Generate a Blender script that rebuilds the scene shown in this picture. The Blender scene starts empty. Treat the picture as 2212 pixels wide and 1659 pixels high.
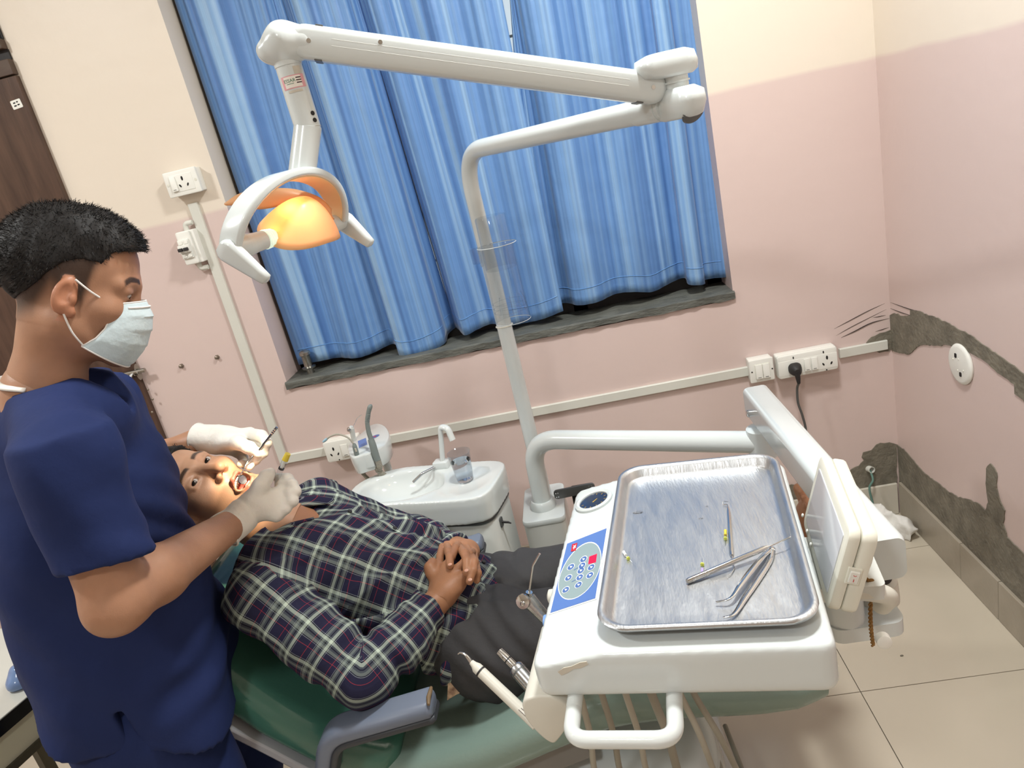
import bpy, math, random
import numpy as np
from mathutils import Vector, Matrix

# ------------------------------------------------------------------ camera, world, lights, exposure
scene = bpy.context.scene
W_PX, H_PX, F_PX = 2212.0, 1659.0, 1558.3
CAM = np.array([-1.0206, -2.4597, 1.6])
_roll, _pitch, _yaw = [math.radians(a) for a in (-13.2509, 18.1247, 6.9519)]
_fwd = np.array([-math.sin(_yaw)*math.cos(_pitch), math.cos(_yaw)*math.cos(_pitch), -math.sin(_pitch)])
_r0 = np.array([math.cos(_yaw), math.sin(_yaw), 0.0]); _u0 = np.cross(_r0, _fwd)
_right = math.cos(_roll)*_r0 + math.sin(_roll)*_u0
_up = -math.sin(_roll)*_r0 + math.cos(_roll)*_u0
cam_data = bpy.data.cameras.new('camera'); cam = bpy.data.objects.new('camera', cam_data)
scene.collection.objects.link(cam); scene.camera = cam
cam_data.sensor_width = 36.0; cam_data.lens = F_PX/W_PX*36.0; cam_data.clip_start = 0.02
M = Matrix.Identity(4)
for i in range(3):
    M[i][0] = _right[i]; M[i][1] = _up[i]; M[i][2] = -_fwd[i]; M[i][3] = CAM[i]
cam.matrix_world = M

world = bpy.data.worlds.new('world'); scene.world = world; world.use_nodes = True
world.node_tree.nodes['Background'].inputs[0].default_value = (0.80, 0.90, 1.0, 1)
world.node_tree.nodes['Background'].inputs[1].default_value = 0.9
scene.view_settings.view_transform = 'Standard'
scene.view_settings.look = 'None'
scene.view_settings.gamma = 1.0
scene.view_settings.use_curve_mapping = False
scene.view_settings.exposure = 0.0

CEILING_LIGHTS = [((-3.15, -1.55, 2.93), 37.0), ((-0.70, -1.15, 2.93), 42.0), ((-1.75, -3.3, 2.93), 24.0)]  # the last lamp is an added fill behind the camera for front faces
for (lx, ly, lz), power in CEILING_LIGHTS:
    ld = bpy.data.lights.new('ceiling_lamp_light', 'AREA'); ld.shape = 'DISK'; ld.size = 0.30
    ld.energy = power; ld.color = (0.985, 1.0, 0.985)
    lo = bpy.data.objects.new('ceiling_lamp_light', ld); scene.collection.objects.link(lo)
    lo.location = (lx, ly, lz - 0.035)

# ------------------------------------------------------------------ pixel -> point helpers (2212 x 1659 frame)
def ray(px, py):
    return _fwd + ((px-W_PX/2)*_right - (py-H_PX/2)*_up)/F_PX
def pY(px, py, Y=0.0):
    d = ray(px, py); return CAM + d*((Y-CAM[1])/d[1])
def pX(px, py, X=0.0):
    d = ray(px, py); return CAM + d*((X-CAM[0])/d[0])
def pZ(px, py, Z=0.0):
    d = ray(px, py); return CAM + d*((Z-CAM[2])/d[2])
def V3(*a): return np.array(a, float)
def unit(v):
    v = np.asarray(v, float); return v/np.linalg.norm(v)

# ------------------------------------------------------------------ materials
def lin(c):
    return tuple(((x/255.0)/12.92 if x/255.0 <= 0.04045 else ((x/255.0+0.055)/1.055)**2.4) for x in c)
MATS = {}
def mat(name, rgb, rough=0.45, metal=0.0, noise=0.0, nscale=8.0, bump=0.0, bscale=60.0, spec=0.5, coat=0.0,
        trans=0.0, ior=1.45, emit=None, estr=0.0, alpha=1.0, sss=0.0, rgb2=None, stretch=None, rvar=0.0):
    """procedural Principled material; rgb in sRGB 0-255. noise mixes rgb towards rgb2 with a noise texture."""
    m = bpy.data.materials.new(name); m.use_nodes = True; MATS[name] = m
    nt = m.node_tree; b = nt.nodes['Principled BSDF']; L = nt.links
    c = lin(rgb) + (1,)
    b.inputs['Base Color'].default_value = c
    b.inputs['Roughness'].default_value = rough; b.inputs['Metallic'].default_value = metal
    b.inputs['Specular IOR Level'].default_value = spec; b.inputs['IOR'].default_value = ior
    b.inputs['Coat Weight'].default_value = coat; b.inputs['Coat Roughness'].default_value = 0.08
    b.inputs['Transmission Weight'].default_value = trans; b.inputs['Alpha'].default_value = alpha
    if sss > 0:
        b.inputs['Subsurface Weight'].default_value = sss
        b.inputs['Subsurface Radius'].default_value = (0.012, 0.005, 0.003); b.inputs['Subsurface Scale'].default_value = 1.0
    if emit is not None:
        b.inputs['Emission Color'].default_value = lin(emit) + (1,); b.inputs['Emission Strength'].default_value = estr
    tc = nt.nodes.new('ShaderNodeTexCoord'); mp = nt.nodes.new('ShaderNodeMapping')
    L.new(tc.outputs['Object'], mp.inputs['Vector'])
    if stretch: mp.inputs['Scale'].default_value = stretch
    n = nt.nodes.new('ShaderNodeTexNoise'); n.inputs['Scale'].default_value = nscale; n.inputs['Detail'].default_value = 5
    L.new(mp.outputs['Vector'], n.inputs['Vector'])
    c2 = (lin(rgb2) if rgb2 is not None else tuple(x*0.72 for x in c[:3])) + (1,)
    cr = nt.nodes.new('ShaderNodeValToRGB'); cr.color_ramp.elements[0].position = 0.35; cr.color_ramp.elements[1].position = 0.7
    cr.color_ramp.elements[0].color = c
    cr.color_ramp.elements[1].color = tuple(c[i]*(1-noise)+c2[i]*noise for i in range(3)) + (1,)
    L.new(n.outputs['Fac'], cr.inputs['Fac']); L.new(cr.outputs['Color'], b.inputs['Base Color'])
    if rvar > 0:
        mr = nt.nodes.new('ShaderNodeMapRange'); mr.inputs['To Min'].default_value = max(0.02, rough-rvar); mr.inputs['To Max'].default_value = rough+rvar
        L.new(n.outputs['Fac'], mr.inputs['Value']); L.new(mr.outputs['Result'], b.inputs['Roughness'])
    if bump > 0:
        n2 = nt.nodes.new('ShaderNodeTexNoise'); n2.inputs['Scale'].default_value = bscale; n2.inputs['Detail'].default_value = 6
        L.new(mp.outputs['Vector'], n2.inputs['Vector'])
        bp = nt.nodes.new('ShaderNodeBump'); bp.inputs['Strength'].default_value = bump; bp.inputs['Distance'].default_value = 0.01
        L.new(n2.outputs['Fac'], bp.inputs['Height']); L.new(bp.outputs['Normal'], b.inputs['Normal'])
    return m

# ------------------------------------------------------------------ mesh primitives -> (V, F)
def box(lo, hi):
    x0, y0, z0 = lo; x1, y1, z1 = hi
    V = np.array([(x0,y0,z0),(x1,y0,z0),(x1,y1,z0),(x0,y1,z0),(x0,y0,z1),(x1,y0,z1),(x1,y1,z1),(x0,y1,z1)], float)
    F = [(3,2,1,0),(4,5,6,7),(0,1,5,4),(1,2,6,5),(2,3,7,6),(3,0,4,7)]
    return V, F
def frame_z(axis, ref=None):
    """columns ex, ey, ez with ez = axis"""
    ez = unit(axis); ref = V3(0,0,1) if ref is None else np.asarray(ref, float)
    if abs(ez@unit(ref)) > 0.98: ref = V3(1,0,0)
    ex = unit(np.cross(ref, ez)); ey = np.cross(ez, ex)
    return np.stack([ex, ey, ez], 1)
def obox(c, size, R=None):
    s = np.asarray(size, float)/2; V, F = box(-s, s)
    if R is not None: V = V@np.asarray(R).T
    return V+np.asarray(c, float), F
def xf(VF, R=None, t=None):
    V, F = VF
    if R is not None: V = V@np.asarray(R).T
    if t is not None: V = V+np.asarray(t)
    return V, F
def rrect(w, h, r, n=5):
    r = min(r, w/2-1e-5, h/2-1e-5); P = []
    for cx, cy, a0 in ((w/2-r, h/2-r, 0), (-w/2+r, h/2-r, 90), (-w/2+r, -h/2+r, 180), (w/2-r, -h/2+r, 270)):
        for i in range(n+1):
            a = math.radians(a0+90*i/n); P.append((cx+r*math.cos(a), cy+r*math.sin(a)))
    return np.array(P)
def ellipse(a, b, n=32, e=2.0):
    t = np.linspace(0, 2*math.pi, n, endpoint=False); c, s = np.cos(t), np.sin(t)
    return np.stack([a*np.sign(c)*np.abs(c)**(2/e), b*np.sign(s)*np.abs(s)**(2/e)], 1)
def loft(rings, cap=True, closed=True):
    """rings: list of (n,3) arrays"""
    n = len(rings[0]); V = np.concatenate(rings); F = []
    for k in range(len(rings)-1):
        a = k*n; b = a+n
        for i in range(n if closed else n-1):
            j = (i+1) % n; F.append((a+i, a+j, b+j, b+i))
    if cap:
        F.append(tuple(range(n-1, -1, -1))); F.append(tuple(range((len(rings)-1)*n, len(rings)*n)))
    return V, F
def ring3(P2, o, R):
    P2 = np.asarray(P2); return np.asarray(o)+P2[:, :1]*R[:, 0]+P2[:, 1:2]*R[:, 1]
def prism(P2, o, R, h0, h1, bev=0.0):
    R = np.asarray(R); o = np.asarray(o, float)
    if bev <= 0: return loft([ring3(P2, o+R[:, 2]*h, R) for h in (h0, h1)])
    c = P2.mean(0); ext = np.abs(P2-c).max(0)
    rings = []
    for h, ins in ((h0, bev), (h0+bev*0.3, bev*0.3), (h0+bev, 0), (h1-bev, 0), (h1-bev*0.3, bev*0.3), (h1, bev)):
        rings.append(ring3(c+(P2-c)*(1-ins/ext), o+R[:, 2]*h, R))
    return loft(rings)
def rbox(c, size, r=0.004, R=None, rz=None):
    """box with rounded plan corners (rz) and soft top/bottom edges (r)"""
    R = np.eye(3) if R is None else np.asarray(R)
    rz = r if rz is None else rz
    return prism(rrect(size[0], size[1], rz, 4), c, R, -size[2]/2, size[2]/2, r)
def spline(P, n=40, closed=False):
    P = np.asarray(P, float)
    if closed: Q = np.concatenate([P[-1:], P, P[:2]])
    else: Q = np.concatenate([2*P[:1]-P[1:2], P, 2*P[-1:]-P[-2:-1]])
    m = len(Q)-3; out = []
    for t in np.linspace(0, m, n, endpoint=not closed):
        i = min(int(t), m-1); u = t-i; a, b, c, d = Q[i:i+4]
        out.append(0.5*((2*b)+(-a+c)*u+(2*a-5*b+4*c-d)*u*u+(-a+3*b-3*c+d)*u**3))
    return np.array(out)
def fillet(P, r, n=8):
    """round the inner corners of a polyline"""
    P = [np.asarray(p, float) for p in P]; out = [P[0]]
    for i in range(1, len(P)-1):
        rr = r[i-1] if hasattr(r, '__len__') else r
        a, b, c = P[i-1], P[i], P[i+1]; d0, d1 = unit(a-b), unit(c-b)
        ang = math.acos(np.clip(d0@d1, -1, 1)); t = min(rr/math.tan(ang/2), 0.49*np.linalg.norm(a-b), 0.49*np.linalg.norm(c-b))
        p0, p1 = b+d0*t, b+d1*t
        for k in range(n+1):
            u = k/n; out.append((1-u)**2*p0+2*u*(1-u)*b+u*u*p1)
    out.append(P[-1]); return np.array(out)
def tube(P, r, n=14, cap=True, closed=False, flat=None, ref=None):
    """sweep a circle (or ellipse with flat=b/a) along P; r scalar or per-point"""
    P = np.asarray(P, float); m = len(P); r = np.full(m, r) if np.isscalar(r) else np.asarray(r, float)
    if len(r) != m: r = np.interp(np.linspace(0, 1, m), np.linspace(0, 1, len(r)), r)
    T = np.gradient(P, axis=0) if not closed else np.roll(P, -1, 0)-np.roll(P, 1, 0)
    T = T/np.maximum(np.linalg.norm(T, axis=1), 1e-9)[:, None]
    R = frame_z(T[0], ref); ex = R[:, 0]; rings = []
    c = ellipse(1, flat if flat else 1, n)
    for i in range(m):
        ex = unit(ex-T[i]*(ex@T[i])); ey = np.cross(T[i], ex)
        rings.append(P[i]+r[i]*(c[:, :1]*ex+c[:, 1:]*ey))
    if closed:
        V, F = loft(rings, cap=False); a = (m-1)*n
        F += [(a+i, a+(i+1) % n, (i+1) % n, i) for i in range(n)]
        return V, F
    return loft(rings, cap=cap)
def lathe(prof, o, axis=(0,0,1), n=32, cap=True, ref=None, sx=1.0, sy=1.0):
    R = frame_z(axis, ref); c = ellipse(sx, sy, n)
    return loft([ring3(c*max(r, 1e-5), np.asarray(o)+R[:, 2]*h, R) for r, h in prof], cap=cap)
def ellipsoid(c, rad, R=None, n=20, m=14):
    rad = np.asarray(rad, float); R = np.eye(3) if R is None else np.asarray(R); rings = []
    for k in range(m+1):
        th = math.pi*k/m; t = np.linspace(0, 2*math.pi, n, endpoint=False); s = max(math.sin(th), 1e-3)
        P = np.stack([s*np.cos(t), s*np.sin(t), np.full(n, -math.cos(th))], 1)*rad
        rings.append(P@R.T+np.asarray(c))
    return loft(rings)
def sheet(G):
    """G (a,b,3) grid -> quads"""
    a, b = G.shape[:2]; V = G.reshape(-1, 3); F = []
    for i in range(a-1):
        for j in range(b-1):
            k = i*b+j; F.append((k, k+1, k+b+1, k+b))
    return V, F
def merge(*parts):
    V, F, o = [], [], 0
    for v, f in parts:
        V.append(np.asarray(v, float)); F += [tuple(i+o for i in q) for q in f]; o += len(v)
    return np.concatenate(V), F

# ------------------------------------------------------------------ objects
COL = scene.collection
WLOC = {}
def empty(name, loc, label=None, cat=None, group=None, kind=None):
    o = bpy.data.objects.new(name, None); COL.objects.link(o); o.location = [float(x) for x in loc]
    o.empty_display_size = 0.05; WLOC[o.name] = np.asarray(loc, float); tag(o, label, cat, group, kind); return o
def tag(o, label=None, cat=None, group=None, kind=None):
    if label: o['label'] = label
    if cat: o['category'] = cat
    if group: o['group'] = group
    if kind: o['kind'] = kind
    return o
def obj(name, VF, m, parent=None, smooth=True, angle=38, bevel=0.0, bseg=2, solid=0.0, subsurf=0, label=None, cat=None, group=None,
        kind=None, origin='base', uv=None, col=None, fmat=None, extra=()):
    V, F = VF; V = np.asarray(V, float)
    lo, hi = V.min(0), V.max(0); loc = (lo+hi)/2
    if parent is None: loc[2] = lo[2]
    me = bpy.data.meshes.new(name); me.from_pydata((V-loc).tolist(), [], [tuple(int(i) for i in f) for f in F])
    me.materials.append(m if not isinstance(m, str) else MATS[m])
    for e in extra: me.materials.append(e if not isinstance(e, str) else MATS[e])
    if fmat is not None: me.polygons.foreach_set('material_index', np.asarray(fmat, np.int32))
    if smooth:
        me.polygons.foreach_set('use_smooth', [True]*len(me.polygons))
        if angle < 170: me.set_sharp_from_angle(angle=math.radians(angle))
    if uv is not None:
        ul = me.uv_layers.new(name='UVMap'); li = np.empty(len(me.loops), np.int32); me.loops.foreach_get('vertex_index', li)
        ul.data.foreach_set('uv', np.asarray(uv, np.float32)[li].ravel())
    if col is not None:
        ca = me.color_attributes.new('Col', 'FLOAT_COLOR', 'POINT')
        c4 = np.ones((len(V), 4), np.float32); c4[:, :3] = col; ca.data.foreach_set('color', c4.ravel())
    me.validate(); me.update()
    o = bpy.data.objects.new(name, me); COL.objects.link(o)
    if parent is not None:
        o.parent = parent; o.location = loc-WLOC[parent.name]
    else: o.location = loc
    WLOC[o.name] = loc
    if solid:
        md = o.modifiers.new('solid', 'SOLIDIFY'); md.thickness = solid; md.offset = 0
    if bevel:
        md = o.modifiers.new('bevel', 'BEVEL'); md.width = bevel; md.segments = bseg; md.limit_method = 'ANGLE'; md.angle_limit = math.radians(40)
        md.harden_normals = False
    if subsurf:
        md = o.modifiers.new('sub', 'SUBSURF'); md.levels = subsurf; md.render_levels = subsurf
    return tag(o, label, cat, group, kind)
def text_mesh(s, size, o, ex, ey, lift=0.0004, align='CENTER'):
    cu = bpy.data.curves.new('lettering', 'FONT'); cu.body = s; cu.size = size; cu.align_x = align; cu.align_y = 'CENTER'; cu.resolution_u = 2
    t = bpy.data.objects.new('lettering', cu); me = bpy.data.meshes.new_from_object(t)
    V = np.array([v.co[:] for v in me.vertices]); F = [tuple(p.vertices) for p in me.polygons]
    bpy.data.objects.remove(t); bpy.data.curves.remove(cu); bpy.data.meshes.remove(me)
    ex, ey = unit(ex), unit(ey); ez = np.cross(ex, ey)
    return np.asarray(o)+V[:, :1]*ex+V[:, 1:2]*ey+lift*ez, F
def patch(P2, o, ex, ey, thick=0.001, lift=0.0):
    """flat thin slab with outline P2 in the plane (ex, ey), facing ex x ey"""
    ex, ey = np.asarray(ex, float), np.asarray(ey, float); ez = np.cross(ex, ey)
    R = np.stack([ex, ey, ez], 1); return prism(np.asarray(P2, float), np.asarray(o)+0.0, R, lift, lift+thick)
rng = np.random.default_rng(7); random.seed(7)

# ------------------------------------------------------------------ smooth-union sculpting (signed distance field -> surface nets)
class Sculpt:
    def __init__(s, lo, hi, res):
        s.lo = np.asarray(lo, float); s.res = res; s.n = np.ceil((np.asarray(hi)-s.lo)/res).astype(int)+1
        s.D = np.full(s.n, 0.2, np.float32)
    def _sub(s, lo, hi):
        a = np.maximum(np.floor((np.asarray(lo)-s.lo)/s.res).astype(int), 0); b = np.minimum(np.ceil((np.asarray(hi)-s.lo)/s.res).astype(int)+1, s.n)
        if np.any(b <= a): return None, None
        sl = tuple(slice(i, j) for i, j in zip(a, b))
        ax = [s.lo[i]+s.res*np.arange(a[i], b[i]) for i in range(3)]
        X, Y, Z = np.meshgrid(*ax, indexing='ij'); return sl, (X.astype(np.float32), Y.astype(np.float32), Z.astype(np.float32))
    def _put(s, sl, d, k, op):
        A = s.D[sl]
        if op == 'sub': A, d = -A, d
        if k > 0:
            h = np.maximum(k-np.abs(A-d), 0)/k; r = np.minimum(A, d)-h*h*k*0.25
        else: r = np.minimum(A, d)
        s.D[sl] = -r if op == 'sub' else r
    def cone(s, a, b, ra, rb=None, k=0.01, op='add', sq=None):
        """tapered capsule; sq=(axis, factor) flattens it along a direction"""
        rb = ra if rb is None else rb; a, b = np.asarray(a, float), np.asarray(b, float)
        m = max(ra, rb)+k+0.01; sl, G = s._sub(np.minimum(a, b)-m, np.maximum(a, b)+m)
        if sl is None: return
        d = b-a; L2 = max(d@d, 1e-9); P = [G[i]-a[i] for i in range(3)]
        t = np.clip((P[0]*d[0]+P[1]*d[1]+P[2]*d[2])/L2, 0, 1)
        Q = [P[i]-t*d[i] for i in range(3)]
        r = ra+(rb-ra)*t
        if sq is None: dist = np.sqrt(Q[0]**2+Q[1]**2+Q[2]**2)-r
        else:
            ax, f = unit(sq[0]), sq[1]; w = Q[0]*ax[0]+Q[1]*ax[1]+Q[2]*ax[2]
            q2 = Q[0]**2+Q[1]**2+Q[2]**2; dist = (np.sqrt(np.maximum(q2-w*w, 0)+(w/f)**2)-r)*min(f, 1)
        s._put(sl, dist.astype(np.float32), k, op)
    def ell(s, c, rad, R=None, k=0.01, op='add'):
        c, rad = np.asarray(c, float), np.asarray(rad, float); m = rad.max()+k+0.01
        R = np.eye(3) if R is None else np.asarray(R)
        ext = np.sqrt((R**2)@(rad**2))+k+0.01
        sl, G = s._sub(c-ext, c+ext)
        if sl is None: return
        P = [G[i]-c[i] for i in range(3)]; q = [P[0]*R[0, j]+P[1]*R[1, j]+P[2]*R[2, j] for j in range(3)]
        k0 = np.sqrt(sum((q[j]/rad[j])**2 for j in range(3))); k1 = np.sqrt(sum((q[j]/rad[j]**2)**2 for j in range(3)))
        s._put(sl, (k0*(k0-1)/np.maximum(k1, 1e-6)).astype(np.float32), k, op)
    def rbx(s, c, half, rad, R=None, k=0.005, op='add'):
        c, half = np.asarray(c, float), np.asarray(half, float); R = np.eye(3) if R is None else np.asarray(R)
        ext = np.abs(R)@half+k+0.01; sl, G = s._sub(c-ext, c+ext)
        if sl is None: return
        P = [G[i]-c[i] for i in range(3)]; q = [np.abs(P[0]*R[0, j]+P[1]*R[1, j]+P[2]*R[2, j])-half[j]+rad for j in range(3)]
        d = np.sqrt(sum(np.maximum(x, 0)**2 for x in q))+np.minimum(np.maximum(np.maximum(q[0], q[1]), q[2]), 0)-rad
        s._put(sl, d.astype(np.float32), k, op)
    def oval(s, o, R, hs, As, Bs, k=0.01, op='add', e=2.0, cx=None, cy=None):
        """straight tube with varying oval section: R columns (a-axis, b-axis, length axis), flat ends"""
        o = np.asarray(o, float); R = np.asarray(R, float); hs = np.asarray(hs, float); mx = max(max(As), max(Bs))+0.03+k
        E = [o+R[:, 2]*hs[0], o+R[:, 2]*hs[-1]]; sl, G = s._sub(np.minimum(*E)-mx, np.maximum(*E)+mx)
        if sl is None: return
        P = [G[i]-o[i] for i in range(3)]; q = [P[0]*R[0, j]+P[1]*R[1, j]+P[2]*R[2, j] for j in range(3)]
        a = np.interp(q[2], hs, As); b = np.interp(q[2], hs, Bs)
        x = q[0]-(np.interp(q[2], hs, cx) if cx is not None else 0); y = q[1]-(np.interp(q[2], hs, cy) if cy is not None else 0)
        f = (np.abs(x/a)**e+np.abs(y/b)**e)**(1/e); d = (f-1)*np.minimum(a, b)
        d = np.maximum(d, np.maximum(hs[0]-q[2], q[2]-hs[-1])); s._put(sl, d.astype(np.float32), k, op)
    def chain(s, P, r, k=0.01, op='add', sq=None):
        for i in range(len(P)-1): s.cone(P[i], P[i+1], r[i], r[i+1], k, op, sq)
    def field(s, fn, lo=None, hi=None):
        """add fn(X,Y,Z) to the distance inside a box"""
        sl, G = s._sub(s.lo if lo is None else lo, (s.lo+s.res*s.n) if hi is None else hi)
        if sl is not None: s.D[sl] += fn(*G).astype(np.float32)
    def cut(s, point, normal):
        """remove everything on the side the normal points to"""
        ax = [s.lo[i]+s.res*np.arange(s.n[i]) for i in range(3)]; n = unit(normal)
        d = ((ax[0]-point[0])*n[0])[:, None, None]+((ax[1]-point[1])*n[1])[None, :, None]+((ax[2]-point[2])*n[2])[None, None, :]
        s.D = np.maximum(s.D, d.astype(np.float32))
    def mesh(s, smooth=1):
        D = s.D; n = s.n; D[0] = D[-1] = 0.1; D[:, 0] = D[:, -1] = 0.1; D[:, :, 0] = D[:, :, -1] = 0.1
        S = D < 0
        c = np.zeros(tuple(n-1), np.int8)
        for i in (0, 1):
            for j in (0, 1):
                for k in (0, 1): c += S[i:n[0]-1+i, j:n[1]-1+j, k:n[2]-1+k]
        cells = np.argwhere((c > 0) & (c < 8)); idx = np.full(tuple(n-1), -1, np.int32); idx[tuple(cells.T)] = np.arange(len(cells))
        acc = np.zeros((len(cells), 3)); cnt = np.zeros(len(cells))
        cor = [(i, j, k) for i in (0, 1) for j in (0, 1) for k in (0, 1)]
        val = {q: D[cells[:, 0]+q[0], cells[:, 1]+q[1], cells[:, 2]+q[2]] for q in cor}
        for p in cor:
            for ax in range(3):
                if p[ax]: continue
                q = list(p); q[ax] = 1; q = tuple(q); a, b = val[p], val[q]; m = (a < 0) != (b < 0)
                t = a[m]/(a[m]-b[m]); pt = np.tile(np.array(p, float), (m.sum(), 1)); pt[:, ax] = t
                acc[m] += pt; cnt[m] += 1
        V = s.lo+s.res*(cells+acc/cnt[:, None]); F = []
        for ax in range(3):
            o1, o2 = [(1, 2), (2, 0), (0, 1)][ax]
            A = np.take(S, range(0, n[ax]-1), ax); B = np.take(S, range(1, n[ax]), ax)
            e = np.argwhere(A != B); e = e[(e[:, o1] > 0) & (e[:, o2] > 0)]
            def cid(d1, d2):
                q = e.copy(); q[:, o1] -= d1; q[:, o2] -= d2; return idx[tuple(q.T)]
            Q = np.stack([cid(1, 1), cid(0, 1), cid(0, 0), cid(1, 0)], 1); fl = ~A[tuple(e.T)]
            Q[fl] = Q[fl][:, ::-1]; F.append(Q)
        F = np.concatenate(F); F = F[(F >= 0).all(1)]
        for _ in range(smooth):
            acc = np.zeros_like(V); cnt = np.zeros(len(V))
            for a, b in ((0, 1), (1, 2), (2, 3), (3, 0)):
                np.add.at(acc, F[:, a], V[F[:, b]]); np.add.at(acc, F[:, b], V[F[:, a]])
                np.add.at(cnt, F[:, a], 1); np.add.at(cnt, F[:, b], 1)
            V = V*0.5+0.5*acc/np.maximum(cnt, 1)[:, None]
        return V, F.tolist()
def wave_noise(seed, scale, n=6):
    """cheap smooth random field from sine waves: f(X,Y,Z) in about -1..1"""
    g = np.random.default_rng(seed); K = g.normal(size=(n, 3))*scale; ph = g.uniform(0, 6.28, n)
    def f(X, Y, Z): return sum(np.sin(K[i, 0]*X+K[i, 1]*Y+K[i, 2]*Z+ph[i]) for i in range(n))/math.sqrt(n)
    return f
# ------------------------------------------------------------------ room materials
def wall_paint(name):
    m = bpy.data.materials.new(name); m.use_nodes = True; nt = m.node_tree; L = nt.links; b = nt.nodes['Principled BSDF']
    g = nt.nodes.new('ShaderNodeNewGeometry'); sp = nt.nodes.new('ShaderNodeSeparateXYZ'); L.new(g.outputs['Position'], sp.inputs[0])
    n = nt.nodes.new('ShaderNodeTexNoise'); n.inputs['Scale'].default_value = 2.2; n.inputs['Detail'].default_value = 3; L.new(g.outputs['Position'], n.inputs['Vector'])
    ma = nt.nodes.new('ShaderNodeMath'); ma.operation = 'MULTIPLY_ADD'; ma.inputs[1].default_value = 0.03; L.new(n.outputs['Fac'], ma.inputs[0]); L.new(sp.outputs['Z'], ma.inputs[2])
    mr = nt.nodes.new('ShaderNodeMapRange'); mr.inputs['From Min'].default_value = 1.608; mr.inputs['From Max'].default_value = 1.622; L.new(ma.outputs[0], mr.inputs['Value'])
    pk = nt.nodes.new('ShaderNodeMix'); pk.data_type = 'RGBA'; pk.inputs['A'].default_value = lin((217, 198, 192))+(1,); pk.inputs['B'].default_value = lin((208, 187, 181))+(1,)
    n3 = nt.nodes.new('ShaderNodeTexNoise'); n3.inputs['Scale'].default_value = 1.3; n3.inputs['Detail'].default_value = 6; L.new(g.outputs['Position'], n3.inputs['Vector']); L.new(n3.outputs['Fac'], pk.inputs['Factor'])
    mx = nt.nodes.new('ShaderNodeMix'); mx.data_type = 'RGBA'; L.new(mr.outputs['Result'], mx.inputs['Factor']); L.new(pk.outputs['Result'], mx.inputs['A'])
    mx.inputs['B'].default_value = lin((226, 215, 200))+(1,); L.new(mx.outputs['Result'], b.inputs['Base Color'])
    b.inputs['Roughness'].default_value = 0.42
    n2 = nt.nodes.new('ShaderNodeTexNoise'); n2.inputs['Scale'].default_value = 14; n2.inputs['Detail'].default_value = 8; L.new(g.outputs['Position'], n2.inputs['Vector'])
    bp = nt.nodes.new('ShaderNodeBump'); bp.inputs['Strength'].default_value = 0.12; bp.inputs['Distance'].default_value = 0.01; L.new(n2.outputs['Fac'], bp.inputs['Height']); L.new(bp.outputs['Normal'], b.inputs['Normal'])
    MATS[name] = m; return m
wall_paint('wall_paint')
mat('ceiling_paint', (238, 236, 230), 0.8, bump=0.1)
mat('floor_tile', (196, 186, 168), 0.16, noise=0.35, nscale=3, rgb2=(182, 172, 153), spec=0.5, rvar=0.05)
mat('grout', (120, 112, 100), 0.8, noise=0.5)
mat('skirting_tile', (166, 157, 142), 0.35, noise=0.6, nscale=9, rgb2=(146, 136, 120), bump=0.1)
mat('skirting_pale', (214, 207, 192), 0.3, noise=0.3, nscale=9)
mat('cement', (128, 122, 108), 0.95, noise=0.8, nscale=18, rgb2=(96, 91, 80), bump=0.45, bscale=70)
mat('cable_grey', (84, 84, 82), 0.5, noise=0.2)
mat('crack_mark', (58, 50, 46), 0.9, noise=0.5, nscale=60)
mat('sill_stone', (104, 106, 100), 0.5, noise=0.8, nscale=11, rgb2=(72, 74, 70), bump=0.5, bscale=40, stretch=(1, 3, 3))
mat('door_wood', (86, 64, 52), 0.38, noise=0.8, nscale=7, rgb2=(58, 40, 32), stretch=(6, 6, 0.7), bump=0.1, bscale=30)
mat('door_frame', (74, 56, 46), 0.45, noise=0.6, nscale=6, rgb2=(92, 78, 66), stretch=(1, 6, 6))
mat('dark_frame', (30, 27, 28), 0.5, noise=0.3)
mat('steel', (170, 168, 162), 0.3, metal=1.0, noise=0.3, nscale=20, rvar=0.08)
mat('bolt_steel', (150, 140, 128), 0.4, metal=0.9, noise=0.5, nscale=60)
mat('white_plastic', (233, 233, 226), 0.38, noise=0.1, nscale=5)
mat('cream_plastic', (227, 226, 213), 0.42, noise=0.2, nscale=6)
mat('trunking', (214, 214, 205), 0.45, noise=0.25, nscale=4)
mat('dark_hole', (22, 20, 20), 0.6, noise=0.2)
mat('black_rubber', (42, 40, 40), 0.55, noise=0.3)
mat('clear_glass', (245, 250, 250), 0.02, trans=1.0, ior=1.45)
mat('opaque_dark_glass', (26, 30, 36), 0.1, noise=0.2)
mat('leaf_green', (92, 120, 70), 0.6, noise=0.7, nscale=14, rgb2=(40, 60, 34))

# ------------------------------------------------------------------ shell
def struct(name, VF, m, **k):
    return obj(name, VF, m, kind='structure', **k)
WX0, WX1, WZ0, WZ1, WD = -2.129, -0.509, 0.965, 2.42, 0.24       # window opening, wall depth
wall_back = struct('wall_back', merge(box((-4.3, 0, 0), (WX0, WD, 3.0)), box((WX1, 0, 0), (0.24, WD, 3.0)),
                   box((WX0, 0, 0), (WX1, WD, WZ0-0.03)), box((WX0, 0, WZ1), (WX1, WD, 3.0))), 'wall_paint', smooth=False)
wall_right = struct('wall_right', box((0, -4.9, 0), (0.2, 0, 3.0)), 'wall_paint', smooth=False)
wall_left = struct('wall_left', box((-4.5, -4.9, 0), (-4.3, WD, 3.0)), 'wall_paint', smooth=False)
wall_front = struct('wall_front', box((-4.5, -5.1, 0), (0.2, -4.9, 3.0)), 'wall_paint', smooth=False)
ceiling = struct('ceiling', box((-4.5, -5.1, 3.0), (0.24, WD, 3.12)), 'ceiling_paint', smooth=False)
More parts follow.
